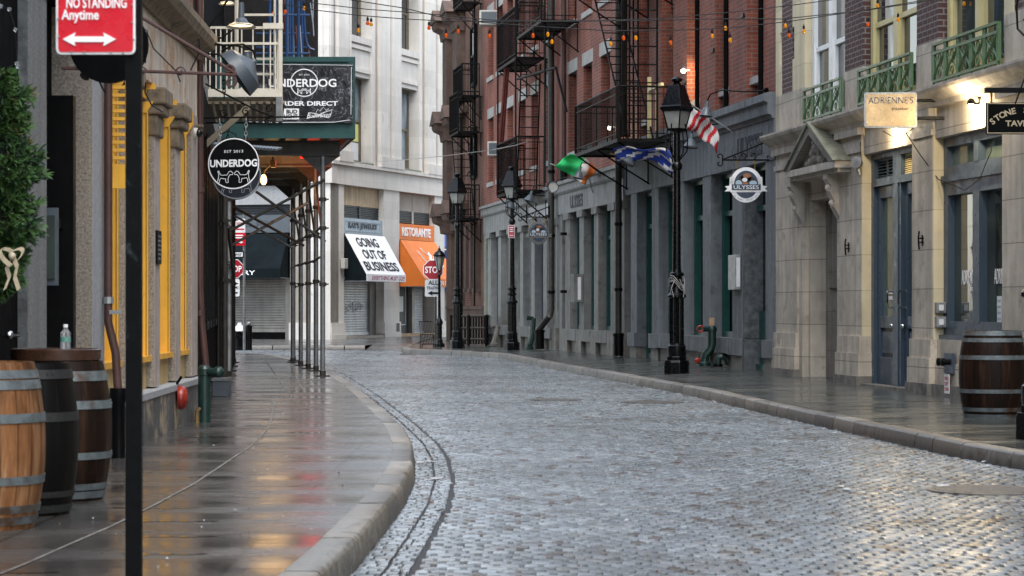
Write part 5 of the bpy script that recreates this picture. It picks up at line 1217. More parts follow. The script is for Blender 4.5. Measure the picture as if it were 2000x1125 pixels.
def stop_sign(c, R_, label, post_h, post_x, extra):
    t = thing('stop_sign', label, 'traffic sign', (post_x, c[1]+.05, S), 'stop signs at the crossing'); c = Vector(c)
    oc = lambda r, y: [c+Vector((r*math.cos(R(22.5+45*k)), y, r*math.sin(R(22.5+45*k)))) for k in range(8)]
    mb = MB(); mb.prism(oc(R_,0), (0,.006,0)); mb.build('sign_rim', M['sign_white'], t)
    mb = MB(); mb.prism(oc(R_*.93,-.004), (0,.004,0)); mb.build('sign_face', M['stop_red'], t)
    text('STOP', c+Vector((0,-.006,0)), XR, ZU, R_*.62, R_*1.5, M['ink_white'], t, .02, 0, .003)
    mb = MB(); mb.tube([(post_x,c[1]+.05,S-.02),(post_x,c[1]+.05,c[2]+post_h)], .032, 8); mb.build('post', M['galv' if extra else 'pipe_dk'], t, smooth=True)
    return t
cs = PT(846, 527, 69); ts = stop_sign(cs, 21*69/F*1.0, 'stop sign with ALL TRAFFIC arrow plate at the right corner', .3, PT(851,0,69).x, 0)
ca = PT(846, 563, 69); mb = MB(); plate(mb, ca, 32*69/F, 33*69/F, .04); mb.build('plate', M['sign_grey'], ts)
text('ALL', ca+Vector((0,-.006,11*69/F)), XR, ZU, 8.5*69/F, 19*69/F, M['ink'], ts, .02, 0, .003); text('TRAFFIC', ca+Vector((0,-.006,.5*69/F)), XR, ZU, 6*69/F, 26*69/F, M['ink'], ts, .01, 0, .003)
mb = MB(); arrow(mb, ca+Vector((0,0,-9.5*69/F)), 21*69/F, 10*69/F, False, XR, -.004); mb.build('arrow', M['ink'], ts)
DH = 63.5
cs = PT(457, 525, DH); ts = stop_sign(cs, 20*DH/F, 'stop sign half hidden by a scaffold post on the left', .2, PT(452,0,DH).x, 1)
ca = PT(455, 562, DH); mb = MB(); plate(mb, ca, 26*DH/F, 34*DH/F, .04); mb.build('plate', M['sign_white'], ts)
text('ALL', ca+Vector((0,-.006,.13)), XR, ZU, .08, .2, M['ink'], ts, .02, 0, .003); text('TRAFFIC', ca+Vector((0,-.006,.0)), XR, ZU, .07, .3, M['ink'], ts, .01, 0, .003)
mb = MB(); arrow(mb, ca+Vector((0,0,-.13)), .25, .1, False, XR, -.004); mb.build('arrow', M['ink'], ts)
t = thing('parking_sign_post', 'thin grey post with red and white parking signs and a ONE WAY plate', 'traffic sign', PT(477,684,62)); xx = PT(477,0,62).x
mb = MB(); mb.tube([(xx,62,S),(xx,62,H(2.4))], .035, 8); mb.build('post', M['galv'], t, smooth=True)
c = PT(466, 441, 61.9); mb = MB(); plate(mb, c, .34, .36, .02); mb.build('sign_face', M['sign_white'], t); text('NO PARKING', c+Vector((.0,-.006,.06)), XR, ZU, .07, .28, M['ink_red'], t, .01, 0, .003)
mb = MB(); mb.box(c.x-.14,c.x+.14,61.893,61.898,c.z-.1,c.z-.07); mb.build('stripe', M['sign_red'], t)
c = PT(466, 467, 61.9); mb = MB(); plate(mb, c, .34, .33, .02); mb.build('sign_face', M['sign_red'], t)
mb = MB(); arrow(mb, c+Vector((0,0,-.08)), .24, .07, True, XR, -.004); mb.box(c.x-.12,c.x+.12,61.893,61.898,c.z+.02,c.z+.05); mb.box(c.x-.12,c.x+.12,61.893,61.898,c.z+.08,c.z+.11); mb.build('arrow', M['ink_white'], t)
c = PT(459, 497, 61.9); mb = MB(); plate(mb, c, .46, .17, .02); mb.build('sign_face', M['ink'], t); mb = MB(); plate(mb, c-Vector((0,.004,0)), .40, .11, .01); mb.build('arrow_plate', M['sign_white'], t); text('ONE WAY', c+Vector((.0,-.009,0)), XR, ZU, .07, .34, M['ink'], t, .02, 0, .003)
D = 62.05; c = PT(999, 452, D); t = thing('notice_plate', 'small faded red notice strapped to the middle lamp post', 'sign', c); mb = MB(); plate(mb, c, 13*D/F, 25*D/F, .015); mb.build('plate', M['sign_white'], t)
mb = MB(); plate(mb, c-Vector((0,.004,0)), 11*D/F, 23*D/F, .01); mb.build('red_field', M['ink_red'], t)
mb = MB()
for k, w_ in enumerate((.10,.08,.10)): mb.box(c.x-w_/2,c.x+w_/2,D-.008,D-.005,c.z+.09-.05*k,c.z+.11-.05*k)
arrow(mb, c+Vector((0,0,-.1)), .11, .03, True, XR, -.005); mb.build('lettering', M['ink_white'], t)

# ------------------------------------------------------------------ hydrant, bollards, bench, barrier
c = PT(468, 684, 63); t = thing('fire_hydrant', 'black fire hydrant with a white domed cap beyond the scaffold', 'hydrant', c); o = (c.x, 63, S)
MB().lathe([(.17,0),(.17,.06),(.13,.09),(.13,.44),(.16,.46),(.16,.5)], o, 16).build('barrel', M['black'], t, smooth=True, ang=.5); MB().lathe([(.165,.5),(.16,.54),(.11,.62),(.06,.66),(.05,.72),(.01,.72)], o, 16).build('cap', M['white'], t, smooth=True, ang=.5)
mb = MB(); mb.lathe([(.06,0),(.06,.1),(.07,.1),(.07,.14)], (c.x,63-.12,S+.36), 10, axis=(0,-1,0)); mb.lathe([(.05,0),(.05,.1)], (c.x+.12,63,S+.38), 10, axis=(1,0,0)); mb.build('outlet', M['black'], t)
c = PT(486, 685, 63); t = thing('bollard', 'dark bollard with a ball top right of the hydrant', 'bollard', c); MB().lathe([(.085,0),(.085,.6),(.1,.61),(.1,.64),(.05,.66)], (c.x,63,S), 14).build('post', M['black'], t, smooth=True, ang=.5)
mb = MB(); mb.ball((c.x,63,S+.69), .055, 10); mb.build('ball_top', M['galv'], t, smooth=True)
t = thing('news_boxes', 'dark newspaper boxes deep in the shade behind the scaffold', 'newspaper box', PT(424,660,60)); c = PT(424,640,60)
for k in range(2):
    x = c.x-.2+.4*k; mb = MB(); mb.box(x-.17,x+.17,60,60.4,S+.25,S+.95); mb.box(x-.05,x+.05,60.1,60.3,S,S+.25); mb.build('box', M['lead'], t, bevel=.02); mb = MB(); mb.box(x-.12,x+.12,59.985,59.998,S+.55,S+.88); mb.build('window', M['pane_dk'], t)
t = thing('slatted_bench', 'leaning black slatted bench seat at the kerb ramp', 'bench', PT(828,684,67)); c = PT(828,684,67); mb = MB()
def bq(u, v): return Vector((c.x-.14+.36*u+.06*(1-v)*0+.09*(1-v), 67+.25*v, S+.1+.62*v))
for i in range(9): mb.tube([bq(i/8,0),bq(i/8,1)], .012, 4)
mb.build('slats', M['black'], t)
mb = MB()
for v in (0,.42,1): mb.tube([bq(0,v),bq(1,v)], .016, 4)
for u in (0,1): mb.tube([bq(u,0)-ZU*.1,bq(u,0)], .02, 4); mb.tube([bq(u,.42),bq(u,.42)+Vector((0,-.45,0)),bq(u,.42)+Vector((0,-.45,-.36))], .016, 4)
mb.build('frame', M['black'], t)
t = thing('pipe_barrier', 'black pipe barrier fence in front of the brownstone', 'barrier', PT(910,680,70)); mb = MB()
pa = [Vector((-1.75+.0,69.5,S)),Vector((-.75,69.5,S)),Vector((-.72,72.8,S))]
for z in (.2,.52,.86):
    mb.tube([p+ZU*z for p in pa], .03, 6)
mb.build('rails', M['pipe_dk'], t); mb = MB()
for p in (pa[0],pa[1],pa[2],pa[0].lerp(pa[1],.5),pa[1].lerp(pa[2],.33),pa[1].lerp(pa[2],.66)): MB().tube([p,p+ZU*.9], .04, 8).build('post', M['black'], t)
mb = MB()
for k in range(10): p = pa[1].lerp(pa[2],k/9)+Vector((-.02,0,0)); mb.box(p.x-.03,p.x+.03,p.y,p.y+.2,S+.08,S+.84)
mb.build('slats', M['black'], t); mb = MB()
for k in range(8): p = pa[0].lerp(pa[1],.40+.6*k/7.5)+Vector((0,.05,0)); mb.box(p.x-.028,p.x+.028,p.y,p.y+.03,S+.06,S+.86)
mb.build('slats', M['black'], t)

# ------------------------------------------------------------------ barrels
def barrel_wood(name, c1, c2, c3, n=22):
    m, t, bs = nodes_of(name); tc = node(t, 'TexCoord'); sx = node(t, 'SeparateXYZ'); L_(t, tc.outputs['Object'], sx.inputs[0])
    at = node(t, 'Math', operation='ARCTAN2'); L_(t, sx.outputs['Y'], at.inputs[0]); L_(t, sx.outputs['X'], at.inputs[1])
    ml = node(t, 'Math', operation='MULTIPLY'); L_(t, at.outputs[0], ml.inputs[0]); ml.inputs[1].default_value = n/6.28318
    fl = node(t, 'Math', operation='FLOOR'); L_(t, ml.outputs[0], fl.inputs[0]); wn = node(t, 'TexWhiteNoise'); wn.noise_dimensions = '1D'; L_(t, fl.outputs[0], wn.inputs['W'])
    fr = node(t, 'Math', operation='FRACT'); L_(t, ml.outputs[0], fr.inputs[0]); gap = ramp(t, fr.outputs[0], [(0,(.25,)*3),(.05,(1,1,1)),(.95,(1,1,1)),(1,(.25,)*3)])
    v = coords(t, 9, 9, .9); f = noise(t, v, 1.6, 7, .65); v2 = coords(t, 1.5, 1.5, .8); g = noise(t, v2, 2.2, 5)
    col = ramp(t, f, [(.3,c1),(.5,c2),(.72,c3)]); col = mix(t, 1, col, ramp(t, wn.outputs['Value'], [(0,(.65,)*3),(1,(1.2,)*3)]), 'MULTIPLY'); col = mix(t, 1, col, gap, 'MULTIPLY')
    col = mix(t, 1, col, ramp(t, g, [(.34,(.35,.32,.3)),(.58,(1,1,1))]), 'MULTIPLY')
    L_(t, col, bs.inputs['Base Color']); bs.inputs['Roughness'].default_value = .5; bs.inputs['Specular IOR Level'].default_value = .16; n1 = bump(t, gap, bs, .4, .006); bump(t, f, bs, .2, .004, n1)
    return m
M['oak'] = barrel_wood('weathered_oak', (.10,.040,.015), (.26,.115,.046), (.50,.30,.16)); M['oak_dk'] = barrel_wood('dark_wet_oak', (.006,.0032,.0022), (.015,.007,.004), (.06,.026,.012)); M['oak_blk'] = barrel_wood('black_stained_oak', (.0016,.0014,.0012), (.0035,.003,.0025), (.008,.006,.0045))
def barrel(loc, h, rb, re, wood, hoopm, hoops, label, rz=0, top='oak_dk'):
    t = thing('wine_barrel', label, 'barrel', (0,0,0), 'old wooden barrels on the pavements')
    rad = lambda z: re+(rb-re)*(1-(2*z/h-1)**2)
    prof = [(rad(h*i/20), h*i/20) for i in range(21)]+[(rad(h)-.025, h),(rad(h)-.03, h-.03),(.001, h-.035)]
    MB().lathe(prof, (0,0,0), 44).build('staves', M[wood], t, smooth=True, ang=.7)
    for z0, w_ in hoops:
        z0 *= h; w_ *= h; mb = MB(); mb.lathe([(rad(z0)+.001,z0),(rad(z0)+.006,z0),(rad(z0+w_)+.006,z0+w_),(rad(z0+w_)+.001,z0+w_)], (0,0,0), 44, cap=False)
        a = -1.9
        for k in range(2): mb.lathe([(.008,0),(.006,.004)], ((rad(z0+w_/2)+.004)*math.cos(a+.13*k), (rad(z0+w_/2)+.004)*math.sin(a+.13*k), z0+w_/2), 8, axis=(math.cos(a), math.sin(a), 0))
        mb.build('hoop', M[hoopm], t, smooth=True, ang=.4)
    t.location = loc; t.rotation_euler = (0,0,rz); return t
H6 = [(.0,.055),(.075,.05),(.26,.055),(.62,.055),(.86,.05),(.94,.06)]
barrel((-2.78,12.6,S), .86, .345, .285, 'oak', 'hoop', [(.03,.05),(.10,.045),(.27,.05),(.64,.055),(.84,.055),(.905,.05)], 'honey brown barrel with pale hoops cut by the left edge, nearest the viewer', .4)
barrel((-2.70,13.42,S), .835, .29, .24, 'oak_blk', 'hoop_dk', [(.02,.05),(.12,.04),(.62,.06),(.9,.06)], 'black stained barrel between the honey brown one and the tabletop barrel', 1)
barrel((-2.70,14.42,S), .825, .31, .255, 'oak_dk', 'hoop', [(.02,.05),(.08,.045),(.3,.05),(.66,.06),(.86,.07)], 'dark oak barrel carrying a round tabletop, against the left house', 2)
barrel((4.95,24.9,S), .90, .345, .285, 'oak_dk', 'hoop', [(.0,.05),(.08,.045),(.29,.045),(.67,.05),(.87,.045),(.945,.055)], 'reddish brown barrel alone outside the pizza bar window on the right', .2)
t = thing('round_tabletop', 'round dark plank tabletop resting on the rearmost left barrel', 'tabletop', (-2.70,14.42,S+.825)); MB().lathe([(.245,0),(.265,.005),(.268,.065),(.26,.072),(.24,.062),(.001,.06)], (-2.72,14.42,S+.826), 40).build('board', M['oak_tab'] if 'oak_tab' in M else paint('wet_table_wood', (.04,.019,.011), rough=.3, spec=.3, var=.5, scale=9), t, smooth=True, ang=.5)
c = PT(128, 686, 14.35); t = thing('water_bottle', 'clear plastic water bottle with a green label on the tabletop', 'bottle', c); o = (c.x,14.35,S+.888)
MB().lathe([(.028,0),(.031,.01),(.031,.08),(.029,.085),(.031,.09),(.03,.105),(.012,.128),(.012,.136)], o, 18).build('body', M['clear'], t, smooth=True, ang=.5); MB().lathe([(.014,.136),(.014,.152),(.012,.154)], o, 14).build('cap', M['white'], t, smooth=True, ang=.5); MB().lathe([(.0318,.05),(.0318,.078)], o, 18, cap=False).build('label_band', paint('bottle_label', (.10,.25,.2), rough=.4), t, smooth=True)

# ------------------------------------------------------------------ standpipes, bells, boxes
c = PT(399, 826, 23.9); t = thing('standpipe', 'dark green two-way standpipe on the left pavement by the red bell', 'standpipe', c); o = Vector((c.x,23.9,S))
MB().lathe([(.062,0),(.062,.46),(.068,.47),(.068,.53),(.05,.56),(.02,.57)], o, 18).build('post', M['green_pipe'], t, smooth=True, ang=.5)
mb = MB(); mb.lathe([(.04,0),(.042,.09),(.055,.1),(.055,.15),(.04,.17),(.02,.18)], o+Vector((.04,-.02,.50)), 16, axis=(.85,-.5,0)); mb.lathe([(.012,0),(.012,.03)], o+Vector((.19,-.11,.50)), 8, axis=(.85,-.5,0)); mb.build('outlet', M['green_pipe'], t, smooth=True, ang=.5)
mb = MB(); mb.tube([o+Vector((.0,-.02,.49)),o+Vector((.07,.16,.49))], .02, 8); mb.build('chain_lug', M['brass'], t)
mb = MB(); mb.tube([o+Vector((-.065,-.03,-.02)),o+Vector((-.065,-.03,.1)),o+Vector((-.055,-.03,.13)),o+Vector((-.02,-.03,.14))], .027, 8); mb.build('drain_elbow', M['brass'], t, smooth=True)
c = FL.P(22.7,.12,.42); t = thing('alarm_bell', 'red fire alarm bell low on the left wall', 'bell', c); mb = MB(); mb.lathe([(.11,-.03),(.115,0),(.105,.03),(.07,.055),(.02,.06)], c, 24, axis=FL.n); mb.build('gong', M['red_paint'], t, smooth=True); mb = MB(); mb.tube([c-FL.n*.05,c+ZU*.14-FL.n*.04,c+ZU*.2],.014,6); mb.tube([c-FL.n*.1,c],.03,8); mb.build('bracket', M['black'], t)
c = PT(430, 776, 30.7); t = thing('utility_box', 'low grey metal box on the left pavement behind the standpipe', 'box', c); mb = MB(); mb.box(c.x-.1,c.x+.1,30.7,31.1,S,S+.2); mb.build('box', M['lead'], t, bevel=.01); mb = MB(); mb.box(c.x-.11,c.x+.11,30.69,31.11,S+.2,S+.235); mb.build('lid', M['galv'], t)
c = PT(1385, 714, 42.6); o = Vector((c.x,42.6,.22)); t = thing('standpipe', 'green standpipe with red valve wheel before the tavern sill', 'standpipe', o)
mb = MB(); mb.lathe([(.11,0),(.11,.06),(.09,.08),(.085,.12)], o+Vector((-.08,0,0)), 14); mb.tube([o+Vector((-.08,0,.1)),o+Vector((-.06,0,.2)),o+Vector((.03,0,.3)),o+Vector((.05,0,.4)),o+Vector((.05,0,.66))], .075, 10); mb.build('post', M['green_pipe'], t, smooth=True)
mb = MB(); mb.lathe([(.085,0),(.09,.05),(.07,.09),(.02,.1)], o+Vector((.05,0,.62)), 14); mb.tube([o+Vector((.05,0,.66)),o+Vector((-.12,-.06,.66))], .05, 8); mb.build('head', M['green_pipe'], t, smooth=True)
mb = MB(); ring(mb, o+Vector((-.16,-.08,.66)), XR, ZU, .055, .016, 12); mb.ball(o+Vector((-.2,0,.1)), .055, 8); mb.build('valve_wheel', M['red_paint'], t)
mb = MB(); mb.box(o.x+.0,o.x+.09,42.6,42.62,.94,1.08); mb.build('wooden_tag', M['ghost'], t)
c = PT(1402, 716, 42.3); o = Vector((c.x,42.3,.22)); t = thing('vent_pipe', 'short green pipe elbow right of the tavern standpipe', 'pipe', o); mb = MB(); mb.tube([o,o+ZU*.1,o+Vector((.02,0,.16)),o+Vector((.1,0,.19)),o+Vector((.17,0,.13)),o+Vector((.19,0,.04))], .062, 10); mb.build('elbow', M['green_pipe'], t, smooth=True); MB().lathe([(.085,0),(.085,.05)], o, 14).build('flange', M['black'], t)
def small_stand(px, py, D, label, h=.75, mat='green_pipe'):
    c = PT(px, py, D); o = Vector((c.x,D,S+.03)); t = thing('standpipe', label, 'standpipe', o); mb = MB(); mb.lathe([(.11,0),(.11,.06),(.08,.08),(.08,.14)], o, 12); mb.tube([o+ZU*.1,o+Vector((.06,0,.3)),o+Vector((.08,0,.4)),o+Vector((.1,0,h-.05))], .075, 8); mb.build('post', M[mat], t, smooth=True)
    mb = MB(); mb.tube([o+Vector((.1,0,h-.06)),o+Vector((-.04,-.03,h-.04))], .05, 8); mb.lathe([(.065,0),(.065,.04)], o+Vector((-.04,-.03,h-.04)), 10, axis=(-1,-.2,0)); mb.build('head', M[mat], t, smooth=True)
small_stand(1034, 680, 62.6, 'dark green standpipe right of the middle lamp base', .86); small_stand(965, 679, 68.5, 'rusty squat standpipe left of the middle lamp base', .6, 'plinth')
P = FA.P
t = thing('wall_standpipe', 'black twin wall standpipe on a blue-grey plate beside the barrel', 'standpipe', P(29.95,.05,H(-.7))); mb = MB(); mb.fbox(P, 29.75,30.1,-.02,.012,H(-.83),H(-.58)); mb.build('plate', M['door_blue'], t)
mb = MB()
for e in (0,.17): mb.lathe([(.035,0),(.035,.07),(.05,.075),(.05,.11),(.02,.12)], P(29.84+e,.012,H(-.69)), 12, axis=FA.n)
mb.build('outlets', M['black'], t, smooth=True, ang=.4)
t = thing('standpipe_notice', 'narrow white notice with red lettering under the wall standpipe', 'notice', P(29.9,.05,H(-1))); mb = MB(); mb.fbox(P, 29.8,30.0,.03,.036,H(-1.08),H(-.84)); mb.build('plate', M['sign_white'], t)
for k, s in enumerate(('FIRE','DEPT','CONN')): text(s, P(29.9,.037,H(-.895-.065*k)), -FA.u, ZU, .045, .15, M['ink_red'], t, .01, 0, .002)
t = thing('meter_boxes', 'pair of small grey electric meters on the cream reveal by the shop window', 'meter', P(30.5,.05,H(-.1)))
for z in (-.02,-.2):
    mb = MB(); mb.fbox(P, 30.45,30.58,-.14,-.02,H(z-.07),H(z+.07)); mb.build('box', M['zinc'], t, bevel=.008); mb = MB(); mb.box(P(30.45,-.07,0).x-.03,P(30.45,-.07,0).x+.03,30.44,30.449,H(z-.035),H(z+.04)); mb.build('dial', M['paper'], t)
def cleat(d, z, label):
    t = thing('iron_cleat', label, 'cleat', P(d,.02,H(z)), 'iron cleats on the limestone pilasters'); mb = MB()
    mb.tube([P(d+.05,.03,H(z+.11)),P(d+.02,.05,H(z+.03)),P(d+.01,.05,H(z-.03)),P(d+.05,.03,H(z-.12))], .012, 5); mb.tube([P(d-.05,.02,H(z+.06)),P(d-.05,.02,H(z-.08))], .010, 5); mb.tube([P(d+.02,.05,H(z+.02)),P(d-.05,.0,H(z+.02))], .01, 5); mb.tube([P(d+.02,.05,H(z-.03)),P(d-.05,.0,H(z-.03))], .01, 5); mb.build('cleat', M['iron'], t)
cleat(34.5, .85, 'iron rope cleat on the pilaster left of the blue doors'); cleat(31.0, .85, 'iron rope cleat on the pilaster right of the blue doors')
c = P(33.8,.06,H(2.0)); t = thing('wall_spotlight', 'silver wall spotlight at the top left of the blue doors', 'wall lamp', c); mb = MB(); mb.lathe([(.03,-.06),(.06,-.03),(.085,.03),(.085,.06),(.06,.065)], c, 16, axis=(-.6,-.75,.1)); mb.build('housing', M['zinc'], t, smooth=True, ang=.5); mb = MB(); mb.tube([c+Vector((0,.05,-.05)),c+Vector((.03,.05,-.16))],.035,8); mb.build('bracket', M['zinc'], t)
# menu boxes on the tavern posts
t = thing('menu_case', 'shallow white framed menu case on the tavern post', 'menu case', FU.P(41.2,.05,H(.6))); mb = MB(); mb.fbox(FU.P, 41.2,41.75,.005,.10,H(.28),H(.88)); mb.build('case', M['zinc'], t, bevel=.01); mb = MB(); mb.box(FU.P(41.2,.05,0).x-.035,FU.P(41.2,.05,0).x+.03,41.185,41.195,H(.33),H(.83)); mb.build('menu', M['paper'], t)
t = thing('menu_case', 'tall grey menu case on the far lettered front', 'menu case', FV.P(56.8,.05,H(.5))); mb = MB(); mb.fbox(FV.P, 56.65,57.15,.01,.22,H(.1),H(.75)); mb.build('case', M['greystone'], t); mb = MB(); mb.box(FV.P(56.65,.11,0).x-.07,FV.P(56.65,.11,0).x+.05,56.63,56.64,H(.15),H(.68)); mb.build('menu', M['paper'], t)
t = thing('plaque', 'small dark bronze plaque on the left pier between yellow panels', 'plaque', FL.P(21.8,.0,H(.6))); mb = MB(); mb.fbox(FL.P, 21.65,21.95,.0,.02,H(.38),H(.68)); mb.build('plate', M['black'], t); mb = MB()
for k in range(6): mb.fbox(FL.P, 21.7,21.9,.02,.022,H(.42+.04*k),H(.435+.04*k))
mb.build('lettering', M['zinc'], t)
# evergreen swag with bow, menu lamp
def swag():
    t = thing('evergreen_swag', 'bushy evergreen swag with a gold ribbon bow hanging by the dark door', 'evergreen swag', (-2.92,13.9,1.6)); c = Vector((-2.97,13.95,2.02))
    mbs = [MB(), MB(), MB()]
    for i in range(3200):
        z = random.uniform(-.68,.62); w_ = (.215+.045*math.sin(z*17)+.03*math.sin(z*41+1))*math.sqrt(max(.02, 1-((z-.02)/.68)**2))*random.uniform(.75,1.1)*(1.05-.18*z); a = random.uniform(0,6.283); q = w_*math.sqrt(random.uniform(.25,1))
        p = c+Vector((q*math.cos(a), q*math.sin(a)*.55, z)); out = Vector((math.cos(a), math.sin(a)*.6-.2, random.uniform(-.7,.6))).normalized(); L = random.uniform(.03,.075); s = out.orthogonal().normalized(); s2 = out.cross(s)
        mb = mbs[2 if random.random() < .05 else 0 if random.random() < .3+.4*(q/w_) else 1]
        for k in range(5):
            d = (out+s*random.uniform(-.7,.7)+s2*random.uniform(-.7,.7)).normalized(); e = d.orthogonal().normalized()*.0075; mb.poly([p, p+d*L*.5+e, p+d*L, p+d*L*.5-e])
    mbs[0].build('foliage', M['leaf1'], t, recalc=False); mbs[1].build('foliage', M['leaf2'], t, recalc=False); mbs[2].build('foliage', M['leaf3'], t, recalc=False)
    mb = MB(); mb.tube([c+ZU*.6,c,c-ZU*.6], [.01,.03,.01], 6)
    for i in range(40): z = random.uniform(-.5,.5); a = random.uniform(0,6.28); mb.tube([c+ZU*z, c+Vector((.2*math.cos(a),.12*math.sin(a),z+random.uniform(-.1,.1)))], [.006,.002], 4)
    mb.build('stem', M['twig'], t)
    b = Vector(PT(25,500,13.68)); mb = MB()
    def strip(pts, w_=.022):
        for p, q in zip(pts, pts[1:]): mb.c8([p+Vector((-w_*.3,dy,-w_)) if k == 0 else p+Vector((w_*.3,dy,w_)) for k in (0,1) for dy in (0,.003) for _ in (0,)][0:0] or [v+Vector((sx*w_*.45,dy,sx*w_*.4)) for v in (p,q) for sx in (-1,1) for dy in (0,.004)])
    for s in (-1,1): strip([b+Vector((s*.065*math.sin(a), -.02-.03*math.sin(a/2), .04*math.cos(a)-.015+.04*math.sin(a))) for a in [3.1416*i/8 for i in range(9)]][:9]); strip([b, b+Vector((s*.03,-.03,-.06)), b+Vector((s*.015,-.02,-.12)), b+Vector((s*.04,-.03,-.19))])
    mb.ball(b+Vector((0,-.02,0)), .022, 8); mb.build('bow', M['ribbon'], t)
swag()
c = PT(97, 480, 15.9); t = thing('menu_case', 'slim dark framed menu case in the shaded doorway by the evergreen', 'menu case', c); mb = MB(); mb.box(c.x-.05,c.x+.05,15.9,15.95,c.z-.26,c.z+.25); mb.build('case', M['lead'], t); mb = MB(); mb.box(c.x-.04,c.x+.035,15.885,15.899,c.z-.22,c.z+.2); mb.build('glass', M['pane_shop'], t)
# ------------------------------------------------------------------ hanging signs
def bracket_arm(mb, a, b, drop, r=.012):
    a, b = Vector(a), Vector(b); mb.tube([a, b], r, 6); mb.tube([a+ZU*drop, b], r, 6)
t = thing('round_pub_sign', 'plain black back of a big round hanging sign behind the red parking sign', 'hanging sign', PT(213,88,16))
D = 16.2; c = PT(213, 88, D); mb = MB(); disc(mb, c, XR, ZU, 77*D/F, 75*D/F, .04); mb.build('board', M['disc'], t, smooth=True, ang=.5)
mb = MB(); disc(mb, PT(165,150,D), Vector((.8,0,-.6)), Vector((.6,0,.8)), .035, .02, .03, 12); mb.build('bracket_ear', M['black'], t)
mb = MB(); a = PT(120,133,D); b = PT(462,146,D); mb.tube([a,b], .011, 6); mb.tube([PT(190,-20,D), PT(270,30,D), PT(462,144,D)], .012, 6); scroll(mb, PT(447,136,D), XR, ZU, .045, .012, -1.6, 1.1, .009); scroll(mb, PT(450,160,D), XR, -ZU, .045, .012, -1.6, 1.1, .009)
for px in (277,352): scroll(mb, PT(px,140,D), XR, ZU, .035, .012, 0, 1.2, .006)
mb.build('bracket', M['pipe_brown'], t); mb = MB(); chain(mb, PT(437,148,D), PT(438,190,D), .005, 5); chain(mb, PT(284,120,D), PT(284,60,D), .005, 4); mb.build('chain', M['iron'], t)
mb = MB()
for pts in (((250,20),(290,70),(300,95),(330,125),(345,140),(352,160)),((285,160),(283,180),(296,205),(318,219)),((388,75),(390,100),(372,138)),((190,150),(200,172),(206,182))): mb.tube([PT(x,y,D+.1*i*.2) for i, (x, y) in enumerate(pts)], .006, 4)
mb.build('cable', M['rubber'], t)
def pub_sign(D, px, py, r_px, board, line, label, letters=True):
    t = thing('round_pub_sign', label, 'hanging sign', PT(px,py,D), 'round pub signs hung over the left pavement'); c = PT(px, py, D); k = D/F; r = r_px*k
    rt = Vector((.985,.17,.03)).normalized(); nn = rt.cross(ZU)
    mb = MB(); disc(mb, c, rt, ZU, r, r, .05, 56); mb.build('board', M[board], t, smooth=True, ang=.5)
    mb = MB(); ring(mb, c+nn*.028, rt, ZU, r*.955, .008, 56); mb.build('rim_line', M[line], t)
    f = c+nn*.03
    if letters: text('EST 2013', f+ZU*r*.47, rt, ZU, r*.10, r*.72, M[line], t, .01, 0, .004, spacing=1.15); text('UNDERDOG', f+ZU*r*.02, rt, ZU, r*.29, r*1.80, M[line], t, .035, 0, .004)
    dogs(f-ZU*r*.5, rt, ZU, r*1.25, r*.50, M[line], t, .0045)
    return t, c, r
t, c, r = pub_sign(26.6, 456, 320, 51, 'disc', 'ink_white', 'black round UNDERDOG pub sign with a white rim and two dogs, hung on chains')
D = 26.6; mb = MB(); mb.tube([PT(398,230,D), PT(600,228,D)], .010, 6); mb.tube([PT(398,162,D), PT(500,215,D), PT(535,228,D)], .010, 6)
for px, py in ((437,222),(480,218),(527,212),(524,238)): scroll(mb, PT(px,py,D), XR, ZU, .045, .012, 1, 1.2, .007)
mb.build('bracket', M['iron'], t); mb = MB(); chain(mb, PT(429,232,D), PT(431,273,D), .006, 5); chain(mb, PT(481,231,D), PT(480,273,D), .006, 5); mb.build('chain', M['zinc'], t)
mb = MB(); mb.tube([PT(430,262,D),PT(445,256,D),PT(460,262,D),PT(463,272,D)], .008, 4); mb.build('cable', M['rubber'], t)
t, c, r = pub_sign(29.5, 462, 342, 48, 'disc_old', 'sign_grey', 'faded grey twin of the round pub sign, just behind and below it', False)
mb = MB(); chain(mb, PT(445,298,29.5), PT(445,240,29.5), .006, 7); chain(mb, PT(480,298,29.5), PT(480,240,29.5), .006, 7); mb.tube([PT(402,240,29.5), PT(505,240,29.5)], .01, 5); mb.build('bracket', M['iron'], t)
